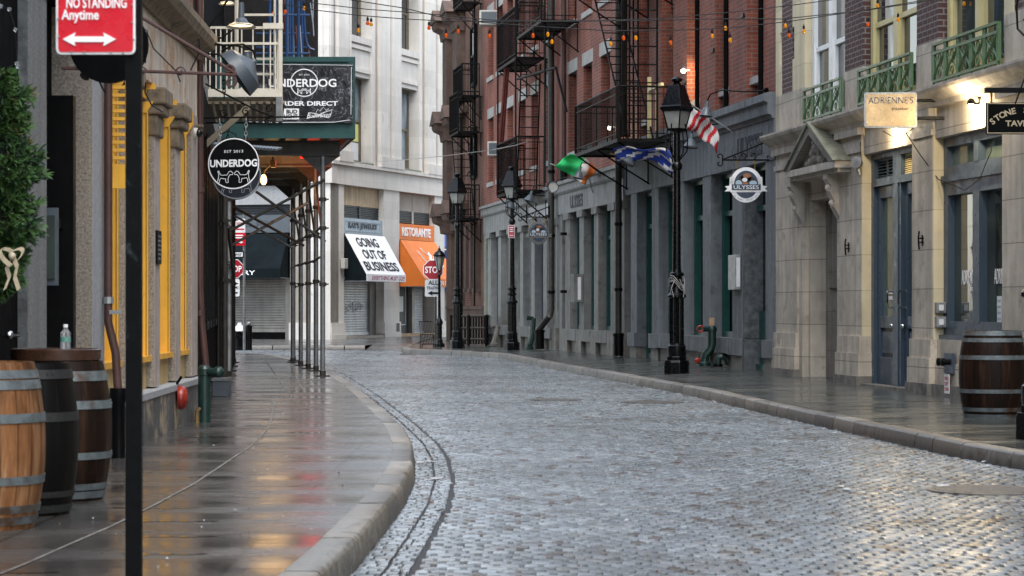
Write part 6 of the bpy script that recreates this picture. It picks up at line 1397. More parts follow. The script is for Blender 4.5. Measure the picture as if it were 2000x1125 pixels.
# oval tavern signs
def oval_sign(D, px, py, r_px, fac, dw, bx0, label, dim=False):
    t = thing('oval_pub_sign', label, 'hanging sign', PT(px,py,D), 'oval tavern signs'); k = D/F; r = r_px*k; c = PT(px, py, D); f = -.018
    mb = MB(); disc(mb, c, XR, ZU, r*.92, r, .035, 48); e = [(-1.02,-.30),(-1.0,.42),(-.92,.46),(.92,.46),(1.0,.42),(1.02,-.30)]
    mb.prism([c+Vector((x*r*.92,-.0175,z*r)) for x, z in e], (0,.035,0)); mb.build('board', M['sign_white' if not dim else 'greystone'], t)
    mb = MB(); disc(mb, c+Vector((0,f-.004,.02*r)), XR, ZU, r*.68, r*.78, .006, 48); mb.build('blue_field', M['navy'], t)
    mb = MB(); y = f-.009
    for dx, dz, rx, rz in ((0,.42,.30,.24),(-.26,.3,.16,.2),(.28,.28,.2,.16),(-.05,-.02,.24,.16)): disc(mb, c+Vector((dx*r,y,dz*r)), XR, ZU, rx*r, rz*r, .006, 16)
    mb.build('hair', M['twig'], t); mb = MB(); disc(mb, c+Vector((.05*r,y-.004,.52*r)), XR, ZU, .24*r, .13*r, .006, 16); disc(mb, c+Vector((-.06*r,y-.004,.06*r)), XR, ZU, .18*r, .1*r, .006, 14); mb.build('beard', M['rustwood'], t)
    mb = MB(); disc(mb, c+Vector((-.08*r,y-.004,.28*r)), XR, ZU, .15*r, .12*r, .006, 14); mb.build('face', M['paper'], t)
    mb = MB(); disc(mb, c+Vector((.4*r,y-.002,.08*r)), XR, ZU, .22*r, .16*r, .006, 14); disc(mb, c+Vector((-.42*r,y-.002,.1*r)), XR, ZU, .18*r, .16*r, .006, 14); mb.build('shoulders', M['sign_blue'], t)
    mb = MB(); mb.box(c.x-.82*r,c.x+.82*r,D-.038,D-.019,c.z-.29*r,c.z+.02*r); mb.build('ribbon', M['navy'], t)
    mb = MB()
    for s in (-1,1): MB().prism([c+Vector((s*r*x,-.03,z*r)) for x, z in ((.82,-.02),(1.2,-.1),(1.06,-.22),(1.22,-.38),(.82,-.36))], (0,.012,0)).build('ribbon_tail', M['sign_white' if not dim else 'greystone'], t)
    mb = MB(); mb.box(c.x-.9*r,c.x+.9*r,D-.028,D-.018,c.z-.42*r,c.z-.29*r)
    mb.build('white_band', M['sign_white' if not dim else 'greystone'], t)
    text('ULYSSES', (c.x,D-.04,c.z-.135*r), XR, ZU, .21*r, 1.42*r, M['sign_white'], t, .0, 0, .003); text('A FOLK HOUSE', (c.x,D-.031,c.z-.355*r), XR, ZU, .07*r, .9*r, M['ink_gold'], t, 0, 0, .003)
    text_arc('95 PEARL STREET NYC', c+Vector((0,-.02,0)), XR, ZU, .88*r, 228, 132, .09*r, M['ink_grey'], t, inner=True, wid=.8)
    z = PT(0,bx0[1],D).z; mb = MB(); a, b = PT(bx0[0],bx0[1],D), PT(bx0[2],bx0[1],D); mb.tube([a,b], .014, 6); mb.tube([a,PT(bx0[2],bx0[3],D)], .014, 6); mb.tube([b+ZU*.0-ZU*.02,PT(bx0[2],bx0[3]-3,D)], .022, 6); w_ = b.x-a.x
    for fr, rr in ((.42,.16),(.62,.16),(.25,.08),(.92,.09)): scroll(mb, a+Vector((w_*fr,0,rr*w_*.55)), XR, ZU, rr*w_*.5, .01, -1.5, .9, .011)
    for s in (1,-1): scroll(mb, a+Vector((-.04,0,s*.055)), XR, ZU*s, .06, .015, -.8, .85, .012)
    mb.build('bracket', M['black'], t); mb = MB()
    for s in (-.5,.5): mb.tube([(c.x+s*r,D,z),(c.x+s*r,D,c.z+.8*r)], .009, 5); ring(mb, (c.x+s*r,D,z-.03), XR, ZU, .022, .006, 10)
    mb.build('hanger', M['brass'], t); return t
M['navy'] = paint('navy_paint', (.018,.035,.062), rough=.4, var=.15); M['rustwood'] = paint('russet_paint', (.22,.085,.04), rough=.5, var=.3)
oval_sign(39.2, 1457, 361, 34.5, FU, 39.2, (1410,312.5,1508,272), 'bright oval ULYSSES tavern sign with a bearded face, on the near scrolled bracket')
oval_sign(60.2, 1052, 455, 22.5, FV, 60.2, (1018,424,1072,404), 'duller oval tavern sign farther away, right of the middle lamp post', True)
# pizza bar box sign and tavern board
D = 30.25; c = PT(1739, 215.5, D); w_, h_ = 102*D/F, 69*D/F; t = thing('box_sign', "square bronze ADRIENNE'S pizzabar sign lit from below, sticking out of the limestone house", 'hanging sign', c)
rt = Vector((.995,-.06,.0)).normalized(); mb = MB(); nn = rt.cross(ZU)
M['bronze'] = paint('brushed_bronze_face', (.44,.30,.16), rough=.28, metal=.75, var=.22, scale=5, bm=.05)
def rbox(mb, c, rt, w_, h_, th, r): 
    pts = []
    for cx, cz, a0 in ((w_/2-r,h_/2-r,0),(-w_/2+r,h_/2-r,90),(-w_/2+r,-h_/2+r,180),(w_/2-r,-h_/2+r,270)):
        for k in range(5): a = R(a0+22.5*k); pts.append(c+rt*(cx+r*math.cos(a))+ZU*(cz+r*math.sin(a)))
    n_ = rt.cross(ZU); mb.prism([p-n_*th/2 for p in pts], n_*th)
rbox(mb, c, rt, w_, h_, .09, .03); mb.build('casing', M['zinc'], t); mb = MB(); rbox(mb, c+nn*.048, rt, w_*.93, h_*.9, .006, .02); mb.build('face', M['bronze'], t)
text("ADRIENNE'S", c+nn*.054+ZU*h_*.28+rt*.0, rt, ZU, h_*.20, w_*.86, M['ink_gold2'] if 'ink_gold2' in M else M['ink_white'], t, .012, 0, .004); text("ADRIENNE'S", c+nn*.058+ZU*h_*.28, rt, ZU, h_*.19, w_*.85, M['ink'], t, -.006, 0, .004)
text('pizzabar', c+nn*.055+ZU*h_*.03+rt*w_*.18, rt, ZU, h_*.11, w_*.32, M['ink'], t, -.002, 0, .004)
mb = MB(); mb.box(c.x+w_*.16,c.x+w_*.36,D-.06,D-.055,c.z+h_*.028,c.z+h_*.034); mb.build('strike_line', M['ink'], t)
mb = MB(); mb.tube([c+rt*w_*.45-ZU*.1, c+rt*(w_*.5+.34)-ZU*.1], .02, 6); mb.tube([c+rt*w_*.45+ZU*.12, c+rt*(w_*.5+.34)+ZU*.12], .02, 6); mb.build('bracket', M['black'], t)
mb = MB()
for s in (-.44,.44):
    for q in (-.4,.4): mb.lathe([(.008,0),(.006,.006)], c+nn*.05+rt*w_*s+ZU*h_*q, 8, axis=nn)
mb.build('screws', M['zinc'], t)
def sconce(name, loc, out, label, power, col=(1,.78,.48), down=-.12):
    t = thing(name, label, 'wall lamp', loc, 'lit lamps washing the limestone front'); loc = Vector(loc); mb = MB(); mb.tube([loc-out*.06, loc+out*.03, loc+out*.06+ZU*.03], .016, 6); mb.build('arm', M['black'], t)
    mb = MB(); mb.lathe([(.02,.06),(.045,.03),(.055,-.01)], loc+out*.07, 12, cap=False); mb.build('shade', M['black'], t); mb = MB(); mb.ball(loc+out*.07+ZU*(-.03), .034, 10); mb.build('bulb', M['flood'], t, smooth=True)
    point_light('lamp_light', loc+out*.14+ZU*down, power, col, .04, t); return t
sconce('wall_lamp', FA.P(32.2,.0,H(2.46)), FA.n, 'lit wall lamp tucked behind the bronze pizza bar sign', 16, down=-.16)
sconce('wall_lamp', FA.P(28.85,.0,H(2.42)), FA.n, 'glaring wall lamp just left of the black tavern board', 24, down=-.1)
D = 25.4; t = thing('tavern_board', 'black STONE STREET TAVERN board hanging from a flat bar at the right edge', 'hanging sign', PT(2010,230,D)); k = D/F; x0 = PT(1926,0,D).x; x1 = x0+.765; zt, zb_ = PT(0,200,D).z, PT(0,262,D).z
mb = MB(); mb.box(x0,x1,D,D+.05,zb_,zt); mb.build('board', M['tavern'], t, bevel=.006); mb = MB()
for a in ((x0+.01,x1-.01,zt-.016,zt-.008),(x0+.01,x1-.01,zb_+.008,zb_+.016)): mb.box(a[0],a[1],D-.004,D,a[2],a[3])
mb.box(x0+.01,x0+.018,D-.004,D,zb_+.016,zt-.016); mb.build('border', M['ink_gold'], t)
cx = (x0+x1)/2; text_arc('STONE STREET', (cx,D-.004,PT(0,215,D).z-.484), XR, ZU, .484, -41, 41, .062, M['ink_gold'], t, .02, wid=1.05)
text('TAVERN', (cx+.0,D-.004,PT(0,241,D).z), XR, ZU, .062, .36, M['ink_gold'], t, .025, 0, .006)
mb = MB(); mb.box(x0-.01,x1+.1,D-.0,D+.05,PT(0,181,D).z,PT(0,171,D).z); mb.tube([PT(1982,205,D), PT(2006,140,D)], .008, 5); mb.build('bar', M['black'], t); mb = MB()
for x in (x0+.06,x1-.06): mb.tube([(x,D+.02,zt),(x,D+.02,PT(0,178,D).z)], .012, 5)
mb.build('hanger', M['brass'], t)
c = FA.P(26.6,.12,H(2.98)); t = thing('carriage_lamp', 'black carriage lamp on the limestone at the top right edge', 'wall lamp', c); mb = MB(); mb.lathe([(.03,-.2),(.06,-.17),(.09,.1),(.11,.12),(.05,.2),(.01,.24)], c+Vector((.0,0,.05)), 8); mb.build('lantern', M['black'], t); mb = MB(); scroll(mb, c-ZU*.1, FA.u, ZU, .08, .02, 0, 1.2, .015); mb.tube([c-FA.n*.14,c-ZU*.02],.02,6); mb.build('bracket', M['black'], t)

# ------------------------------------------------------------------ gooseneck lamps
def gooseneck(base, tip, label, r=.16, h=.17, tilt=(0,0,-1), group='grey gooseneck sign lamps', arm='black', cat='gooseneck lamp', lit=None, shade='lead', flat_=False, belly=.62, neck=.1, rise=.14):
    t = thing('gooseneck_lamp', label, cat, base, group); base, tip = Vector(base), Vector(tip); ax = Vector(tilt).normalized(); top = tip-ax*(h+neck)
    mb = MB(); d = top-base; pts = [base, base+d*.35+ZU*rise*.3, base+d*.75+ZU*rise, base+d*.95+ZU*rise*.75, top]; mb.tube(pts, .012, 6); mb.lathe([(.05,0),(.05,.02),(.02,.03)], base, 10, axis=d); mb.build('arm', M[arm], t, smooth=True)
    prof = [(.03,0),(.035,neck),(.06,neck+.015),(r*(belly if not flat_ else .45),neck+h*(.45 if not flat_ else .5)),(r,neck+h),(r-.006,neck+h),(r*.5,neck+h*.5),(.02,neck+.03)]
    MB().lathe(prof, top, 24, axis=ax, cap=False).build('shade', M[shade], t, smooth=True, ang=.8)
    if lit: MB().lathe([(r*.8,0),(r*.8,.004),(.001,.006)], top+ax*(neck+h*.75), 16, axis=ax).build('lit_disc', M['lamp_glow'], t); point_light('lamp_light', top+ax*(neck+h+.03), lit, (1,.72,.4), .12, t)
    else: MB().lathe([(r*.86,0),(r*.86,.004),(.001,.005)], top+ax*(neck+h*.8), 16, axis=ax).build('reflector', M['lamp_in'], t)
    return t
gooseneck(FU.P(39.25,.05,H(3.5)), FU.P(40.6,.75,H(3.18)), 'grey gooseneck lamp nearest the limestone house, over the carved lettering', .12, .16, (-.1,-.1,-1))
gooseneck(FU.P(42.3,.05,H(3.2)), FU.P(42.7,.55,H(2.8)), 'grey gooseneck lamp in front of the striped flag', .14, .15, (-.1,-.15,-1))
gooseneck(FU.P(45.2,.05,H(3.1)), FU.P(46.2,1.0,H(2.72)), 'grey gooseneck lamp left of the tall lamp head, above the blue flag', .15, .17, (-.5,-.2,-1))
gooseneck(FV.P(55.5,.05,H(2.9)), FV.P(56.5,.75,H(2.78)), 'grey gooseneck lamp face-on beside the green, white and orange flag', .14, .14, (-.3,-1,-.3))
gooseneck(FV.P(59.5,.05,H(2.9)), FV.P(60.4,.7,H(2.62)), 'grey gooseneck lamp left of the green flag, right one of the pair', .15, .17, (-.3,-.1,-1))
gooseneck(FV.P(61.5,.05,H(2.8)), FV.P(62.3,.9,H(2.52)), 'grey gooseneck lamp left of the green flag, left one of the pair', .15, .17, (-.35,-.1,-1))
gooseneck(FV.P(53.4,.05,H(2.85)), FV.P(54,.6,H(2.85)), 'grey gooseneck lamp above the fire escape bracket, right of the green flag', .14, .16, (-.2,-.1,-1))
cone = gooseneck(FL.P(25.2,.1,H(2.75)), PT(459,147,25.4), 'big dark grey cone lamp tilted over the left pavement', .27, .24, (-.80,-.12,-.60), arm='iron', neck=.03, rise=.12, belly=.9)
MB().lathe([(.085,0),(.075,.03),(.055,.05),(.045,.15),(.03,.16)], PT(482,128,25.4)+Vector((0,.06,0)), 16).build('neck', M['lead'], cone, smooth=True)
gooseneck(PT(392,72,25.6), PT(471,53,25.6), 'shallow grey hat lamp above the big tilted cone lamp', .16, .10, (0,-.05,-1), lit=1.5, flat_=True, neck=.16, rise=.18)
gooseneck(PT(392,-40,26.0), PT(443,8,26.0), 'small lit lamp hanging at the top edge over the white balcony', .09, .07, (0,-.05,-1), lit=1.5, flat_=True)
mb = MB(); mb.tube([PT(388,65,25.5),PT(432,74,25.5),PT(455,58,25.5)], .011, 5); mb.tube([PT(432,100,25.5),PT(455,88,25.5),PT(475,92,25.5)], .011, 5); mb.tube([PT(388,105,25.5),PT(432,106,25.5)], .010, 5)
tag(mb.build('conduit', M['iron']), 'bent black conduit carrying the lamps off the brown pipe', 'conduit')
c = PT(377, 259, 25.0); t = thing('security_camera', 'white dome security camera at the end of the yellow panels', 'camera', c); mb = MB(); mb.lathe([(.05,-.09),(.055,0),(.055,.04),(.045,.06)], c, 16, axis=(.9,-.3,-.1)); mb.build('body', M['rust_white'], t, smooth=True, ang=.5); mb = MB(); mb.ball(c+Vector((.06,-.02,-.005)), .045, 12); mb.build('lens', M['pane_dk'], t, smooth=True); mb = MB(); mb.box(c.x-.06,c.x+.1,c.y-.03,c.y+.1,c.z+.06,c.z+.085); mb.build('shelf', M['capstone'], t)

# ------------------------------------------------------------------ flags
def flag(org, du, dv, mats, split, label, wave=.05, nu=16, nv=10, drape=None, name='flag'):
    """cloth grid, folded; split(u,v) picks the colour index"""
    org, du, dv = Vector(org), Vector(du), Vector(dv); nn = du.cross(dv).normalized(); mb = MB(); vs_ = []
    for j in range(nv+1):
        for i in range(nu+1):
            u, v = i/nu, j/nv; p = org+du*u+dv*v+nn*(wave*math.sin(u*9+v*3.0)*(.3+u)+wave*.5*math.sin(v*8-u*4))
            if drape: p = drape(p, u, v)
            vs_.append(p)
    for j in range(nv):
        for i in range(nu): mb.f.append((j*(nu+1)+i, j*(nu+1)+i+1, (j+1)*(nu+1)+i+1, (j+1)*(nu+1)+i)); mb.mi.append(split((i+.5)/nu, (j+.5)/nv))
    mb.v = [tuple(p) for p in vs_]; t = thing(name, label, 'flag', org); o = mb.build('cloth', mats, t, recalc=False, smooth=True, ang=3)
    s = o.modifiers.new('thickness', 'SOLIDIFY'); s.thickness = .004; return t
def cloth(name, c): 
    m = paint(name, c, rough=.75, var=.08, scale=8, bm=.1); m.node_tree.nodes['Principled BSDF'].inputs['Transmission Weight'].default_value = 0; return m
fr, fw, fb_, fg, fo = cloth('flag_red', (.45,.008,.018)), cloth('flag_white', (.62,.60,.58)), cloth('flag_blue', (.008,.035,.25)), cloth('flag_green', (.02,.48,.14)), cloth('flag_orange', (.62,.16,.03))
D = 41.3
t = flag(PT(1338,200,D), PT(1408,236,D)-PT(1338,200,D)+Vector((0,.4,0)), PT(1330,243,D)-PT(1338,200,D), [fr,fw], lambda u, v: int(u*11+v*2.2) % 2, 'red and white striped flag drooping behind the tall lamp head', .045, 40, 8, lambda p, u, v: p+Vector((.0,0,-.16*u**4+.025*math.sin(u*14+v*2))))
mb = MB(); mb.tube([FU.P(41.4,.05,H(2.95)), PT(1338,196,D)], .012, 5); mb.build('staff', M['zinc'], t)
D = 54
t = flag(PT(1082,324,D), PT(1138,350,D)-PT(1082,324,D)+Vector((.05,.3,0)), PT(1112,300,D)-PT(1082,324,D), [fg,fw,fo], lambda u, v: 0 if u < .72-.24*v else (1 if u < .88-.18*v else 2), 'green, white and orange flag blowing out over the far tavern front', .075, 20, 18, lambda p, u, v: p+Vector((0,0,-.10*math.sin(u*3)*(1-v)+.06*math.sin(u*3.1)-.18*max(0,u-.55))))
mb = MB(); mb.tube([PT(1074,319,D), PT(1084,323,D)], .012, 5); mb.tube([FV.P(55.2,.05,H(2.6)), PT(1150,345,54.6)], .014, 5); mb.build('staff', M['zinc'], t)
D = 46
t = flag(PT(1196,291,D), PT(1308,306,D)-PT(1196,291,D)+Vector((0,-.4,0)), Vector((.12,.25,-.22)), [fb_,fw], lambda u, v: 1 if (u*3.4+v*3.6) % 1.6 > 1.02 else 0, 'blue and white striped flag crumpled under the nearest fire escape', .07, 26, 10, lambda p, u, v: p+Vector((0,0,.12*math.sin(u*3.1)-.05*v)))
mb = MB(); mb.tube([PT(1192,300,D), PT(1242,312,D+.4)], .014, 5); mb.build('staff', M['brass'], t)

# ------------------------------------------------------------------ string lights across the street
CAB = {'highest': (31.0, [(380,-55),(520,-10),(620,7),(716,18),(839,27),(961,39),(1071,41),(1207,39),(1289,36),(1417,25),(1540,11),(1615,1),(1700,-14),(1840,-55)]),
       'middle': (29.8, [(375,-45),(508,0),(620,20),(702,30),(791,37),(869,41),(1071,42),(1260,40),(1367,37),(1527,37),(1692,20),(1800,4),(1870,-12)]),
       'lowest': (28.8, [(380,-70),(600,-14),(688,0),(791,16),(860,33),(956,45),(1073,53),(1193,60),(1311,59),(1420,55),(1540,42),(1692,19),(1795,2),(1920,-22)])}
for nm, (D, pts) in CAB.items():
    mb = MB(); q = [PT(x,y,D) for x, y in pts]; ql = PT(pts[0][0]-8,pts[0][1]-10,D)
    mb.tube([Vector((xl_wall(D)+.3,D,q[0].z+.25))]+q+[FA.P(D,-.02,q[-1].z+.25)], .006, 5); tag(mb.build('light_cable', M['rubber']), {'highest':'upper black cable of the string lights, flattest near the middle of the street','middle':'middle black cable of the string lights, carrying most bulbs at the left','lowest':'black cable of the string lights that sags lowest across the street'}[nm], 'cable', 'string light cables')
BUL = [(533,18,'o'),(557,14,'o'),(594,2,'a'),(700,50,'a'),(718,31,'o'),(725,38,'a'),(838,45,'o'),(816,-4,'a'),(871,60,'o'),(895,52,'o'),(956,61,'o'),(1007,9,'o'),(1041,60,'o'),(1070,57,'a'),(1078,72,'a'),(1195,14,'a'),(1193,76,'a'),(1218,62,'o'),(1242,55,'a'),(1310,74,'o'),(1393,6,'a'),(1391,57,'a'),(1417,46,'a'),(1426,69,'a'),(1534,29,'a'),(1541,60,'o'),(1570,52,'a'),(1588,-6,'a'),(1695,38,'o'),(1714,2,'a'),(1754,29,'a'),(1883,-2,'a')]
def bulb(kind):
    t = thing('string_bulb', '', 'light bulb', (0,0,0), 'amber bulbs strung over the street')
    MB().lathe([(.006,0),(.006,-.02),(.019,-.025),(.021,-.07),(.018,-.075)], (0,0,0), 10).build('socket', M['rubber'], t, smooth=True, ang=.5)
    MB().lathe([(.014,-.072),(.02,-.09),(.027,-.112),(.026,-.13),(.018,-.143),(.002,-.149)], (0,0,0), 12).build('glass', M['amber' if kind == 'a' else 'orange'], t, smooth=True); return t
prot = {}; cnt = {}
ORD = ['first','second','third','fourth','fifth','sixth','seventh','eighth','ninth','tenth','eleventh','twelfth','thirteenth','fourteenth','fifteenth','sixteenth','seventeenth','eighteenth']
for px, py, kd in sorted(BUL):
    best = None                                   # hangs from the nearest cable above it
    for nm, (D, pts) in CAB.items():
        yc = float(np.interp(px, [p[0] for p in pts], [p[1] for p in pts])); g_ = py-yc
        if g_ > -9 and (best is None or g_ < best[0]): best = (g_, nm, D, yc)
    if best is None: continue
    g_, nm, D, yc = best; p = PT(px, yc, D); drop = max(0, g_*D/F-.03)
    if kd in prot: o = copy_tree(prot[kd])
    else: o = prot[kd] = bulb(kd)
    o.location = p-ZU*drop; o.scale = (.78,)*3; i = cnt.get((nm,kd), 0); cnt[(nm,kd)] = i+1
    o['label'] = f"{ORD[i]} {'deep orange' if kd == 'o' else 'yellow amber'} bulb from the left on the {'upper' if nm == 'highest' else nm} string cable"
mb = MB(); mb.tube([PT(855,306,58), PT(960,293,60), PT(1010,283,60), PT(1030,276,60.5)], .011, 4); mb.tube([PT(690,318,80), PT(770,314,70), PT(855,306,58)], .011, 4)
tag(mb.build('span_wire', M['wire_pale']), 'single pale wire slung from the pale building to the far brick house', 'wire')
mb = MB(); q = FA.P; mb.tube([q(31.4,.1,H(2.25)),q(31.0,.04,H(1.95)),q(30.5,-.05,H(1.6)),q(29.6,-.1,H(1.42)),q(28.9,-.05,H(1.52)),q(28.3,.0,H(1.85))], .006, 4); mb.tube([PT(1725,256,31.3),PT(1745,268,31.5),PT(1765,264,31.4),PT(1785,250,31.3)], .006, 4); mb.tube([q(33.83,.02,H(2.3)),q(33.83,.02,H(2.1))], .01, 4)
tag(mb.build('slack_cable', M['rubber']), 'slack thin cable looped across the limestone front above the window', 'cable')
# lit floods on the right
def flood(loc, label, power):
    t = thing('flood_lamp', label, 'flood lamp', loc, 'small lit flood lamps on the brick'); loc = Vector(loc); mb = MB(); mb.lathe([(.025,.05),(.04,0),(.05,-.04)], loc, 12, axis=(.3,.5,.8)); mb.tube([loc, loc+Vector((.12,.08,.0))], .014, 5); mb.build('housing', M['zinc'], t); mb = MB(); mb.ball(loc-Vector((.01,.03,.03)), .042, 10); mb.build('bulb', M['flood'], t, smooth=True); point_light('lamp_light', loc+Vector((.05,-.06,-.12)), power, (1,.75,.42), .03, t)
flood(FU.P(45.15,.14,H(4.42)), 'bright flood lamp on the brick pier above the tall street lamp', 16)
flood(FU.P(51.9,.3,H(3.85)), 'small bright flood lamp inside the nearest fire escape railing', 9)
# ------------------------------------------------------------------ sidewalk shed on the left
T = thing('sidewalk_shed', 'steel pipe sidewalk shed with a green plywood parapet over the left pavement', 'sidewalk shed', (-3.9,42,S))
FD = [(39.6,-3.1),(42.8,-3.47),(44.5,-3.75),(46.8,-4.09),(49.4,-4.48)]
ZB = H(2.46)
def post(x, y, mat='galv', zt=ZB, r=.043):
    mb = MB(); mb.tube([(x,y,S+.02),(x,y,zt)], r, 10); p = mb.build('post', M[mat], T, smooth=True)
    mb = MB(); mb.box(x-.11,x+.11,y-.1,y+.1,S,S+.02); mb.tube([(x,y,S+.02),(x,y,S+.09)], r*1.25, 8); mb.build('base_plate', M['pipe_dk'], p)
    for z in (H(1.28),H(.35)+.12*random.random(),H(1.75)):
        mb = MB(); mb.tube([(x,y,z-.03),(x,y,z+.03)], r*1.45, 8); mb.box(x+r,x+r+.055,y-.012,y+.012,z-.012,z+.012); mb.build('coupler', M['pipe_dk'], p)
for i, (y, x) in enumerate(FD): post(x, y, 'galv')
post(FD[4][1]-.12, 50.9, 'galv')
for y, off in ((39.6,.22),(42.8,.2),(46.0,.2),(49.0,.2)): post(FM.P(y,off,0).x, y, 'zinc' if y < 40 else 'pipe_dk')
for y, off in ((39.4,.06),(37.6,.14),(36.2,.2),(41.0,.12)): post(FM.P(y,off,0).x, y, 'pipe_dk', r=.045)
for k, (y, x) in enumerate(FD):
    xw = FM.P(y,.05,0).x; mb = MB(); mb.box(xw,x+.28,y-.06,y+.06,ZB,ZB+.03); mb.box(xw,x+.28,y-.01,y+.01,ZB+.03,ZB+.22); mb.box(xw,x+.28,y-.06,y+.06,ZB+.22,ZB+.25); mb.build('header_beam', M['steel_beam' if k == 0 else 'shed_steel'], T)
    mb = MB(); mb.prism([(x-.36,y-.02,ZB),(x+.02,y-.02,ZB),(x+.02,y-.02,ZB-.30),(x-.02,y-.02,ZB-.30)], (0,.04,0)); mb.prism([(x-.02,y-.02,ZB),(x+.28,y-.02,ZB),(x,y-.02,ZB-.2)], (0,.04,0)); mb.build('gusset', M['steel_beam'], T)
mb = MB()
for i in range(7):
    u = i/6; mb.c8([(FM.P(yy,.05,0).x*(1-u)+(xx+.42)*u+dx, yy, z) for dx in (-.03,.03) for yy, xx in ((39.25,-3.06),(50.5,-4.6)) for z in (ZB+.25,ZB+.36)])
mb.build('joists', M['steel_beam'], T)
def rim(y): return float(np.interp(y, [39.2,50.6], [-2.56,-4.2]))
mb = MB(); ya, yb = 39.2, 50.6
mb.prism([(FM.P(ya,.02,0).x,ya,H(2.83)),(rim(ya),ya,H(2.83)),(rim(yb),yb,H(2.83)),(FM.P(yb,.02,0).x,yb,H(2.83))], (0,0,.05)); mb.build('deck', M['steel_beam'], T)
xa = FM.P(ya,.02,0).x
mb = MB(); mb.box(xa,rim(ya),ya-.02,ya,H(2.72),H(4.0)); mb.build('parapet', M['shed_green'], T)
mb = MB(); mb.box(xa,rim(ya)+.02,ya-.045,ya+.02,H(3.96),H(4.04)); mb.box(rim(ya)-.08,rim(ya)+.02,ya-.04,ya-.02,H(2.72),H(3.96)); mb.box(xa,rim(ya)-.08,ya-.035,ya-.02,H(2.72),H(2.80)); mb.build('parapet_frame', M['shed_green'], T)
mb = MB(); mb.prism([(rim(ya),ya,H(2.72)),(rim(yb),yb,H(2.72)),(rim(yb),yb,H(4.0)),(rim(ya),ya,H(4.0))], (.02,0,0)); mb.build('parapet', M['shed_green'], T)
def cyl(p, q, r, mat, nm='brace'): mb = MB(); mb.tube([p,q], r, 7); return mb.build(nm, M[mat], T, smooth=True)
cyl(PT(447,452,39.55),PT(634,351,39.55),.024,'pipe_dk'); cyl(PT(500,374,39.65),PT(636,472,39.65),.024,'pipe_dk')
cyl(PT(455,404,42.8),PT(594,480,42.8),.024,'pipe_dk'); cyl(PT(450,480,42.9),PT(602,396,42.9),.026,'galv'); cyl(PT(455,420,46.8),PT(574,486,46.8),.022,'galv')
for (y0,x0),(y1,x1) in zip(FD, FD[1:]):
    for z in (H(1.28),H(.8)): cyl((x0-.05,y0,z),(x1-.05,y1,z-.02),.02,'pipe_dk')
    cyl((x0,y0,H(1.1)),(x1,y1,H(2.2)),.02,'pipe_dk')
cyl(FM.P(36.2,.25,H(1.2)),FM.P(39.6,.3,H(.5)),.03,'pipe_dk'); 
for z in (.62,.66,.70): cyl(FM.P(36.2,.2,H(z)),FM.P(39.6,.25,H(z)),.012,'pipe_dk')
# banner
t = thing('pub_banner', 'glossy black marbled UNDERDOG ORDER DIRECT banner tacked to the green parapet', 'banner', PT(585,182,39.1))
m, tt, bs = nodes_of('marbled_vinyl'); v = coords(tt, 1, 1, 1); nz = node(tt, 'TexNoise'); nz.inputs['Scale'].default_value = 4.2; nz.inputs['Detail'].default_value = 6; nz.inputs['Distortion'].default_value = 1.6; L_(tt, v, nz.inputs['Vector'])
L_(tt, ramp(tt, nz.outputs['Fac'], [(.485,(.010,.010,.013)),(.5,(.20,.2,.22)),(.515,(.010,.010,.013))]), bs.inputs['Base Color']); bs.inputs['Roughness'].default_value = .3; bump(tt, noise(tt, v, 3, 4), bs, .5, .05); M['marble'] = m
D = 39.12; x0, x1, z0, z1 = PT(480,0,D).x, PT(689,0,D).x, PT(0,238,D).z, PT(0,125,D).z; mb = MB(); nu = 24
for i in range(nu):
    a, b = i/nu, (i+1)/nu; w0 = .012*math.sin(a*17)-.018*a+.05*max(0,a-.93); w1 = .012*math.sin(b*17)-.018*b+.05*max(0,b-.93)
    mb.c8([(x0+(x1-x0)*u, y, z) for u, ww in ((a,w0),(b,w1)) for y in (D,D+.012) for z in (z0+ww, z1)])
mb.build('vinyl', M['marble'], t)
mb = MB(); mb.tube([(x0,D-.004,z1),(x0,D-.004,z0)], .008, 4); mb.tube([(x1-.02,D-.004,z1-.05),(x1-.03,D-.004,z0+.12)], .008, 4); mb.tube([(x0,D-.004,z1),(x1,D-.004,z1-.02)], .007, 4); mb.tube([(x0,D-.004,z0),(x0+.5,D-.004,z0-.01),(x1-.3,D-.004,z0-.005),(x1-.05,D-.004,z0+.03)], .009, 4); mb.build('hem', M['sign_grey'], t)
def pt(px, py): return PT(px, py, D-.006)
k = D/F
text('UNDERDOG', pt(591,162), XR, ZU, 16*k, 132*k, M['ink_white'], t, .018, 0, .004); mb = MB(); ring(mb, pt(594,162), XR, ZU, 26.5*k, .009, 48); mb.build('logo_ring', M['ink_white'], t); text('EST 2013', pt(594,146), XR, ZU, 3*k, 20*k, M['ink_white'], t, .0, 0, .004); dogs(pt(594,178), XR, ZU, 27*k, 11*k, M['ink_white'], t, .006)
text('ORDER DIRECT', pt(598,202), XR, ZU, 9*k, 124*k, M['ink_white'], t, .03, 0, .004)
mb = MB(); a, b = pt(553,212), pt(584,233); mb.box(a.x,b.x,D-.008,D-.003,b.z,a.z); mb.build('white_panel', M['ink_white'], t); q = Vector((0,-.006,0)); text('BUD', pt(570,218)+q, XR, ZU, 7.5*k, 21*k, M['ink'], t, .03, 0, .004); text('LIGHT', pt(568,227)+q, XR, ZU, 7.5*k, 27*k, M['ink'], t, .03, 0, .004)
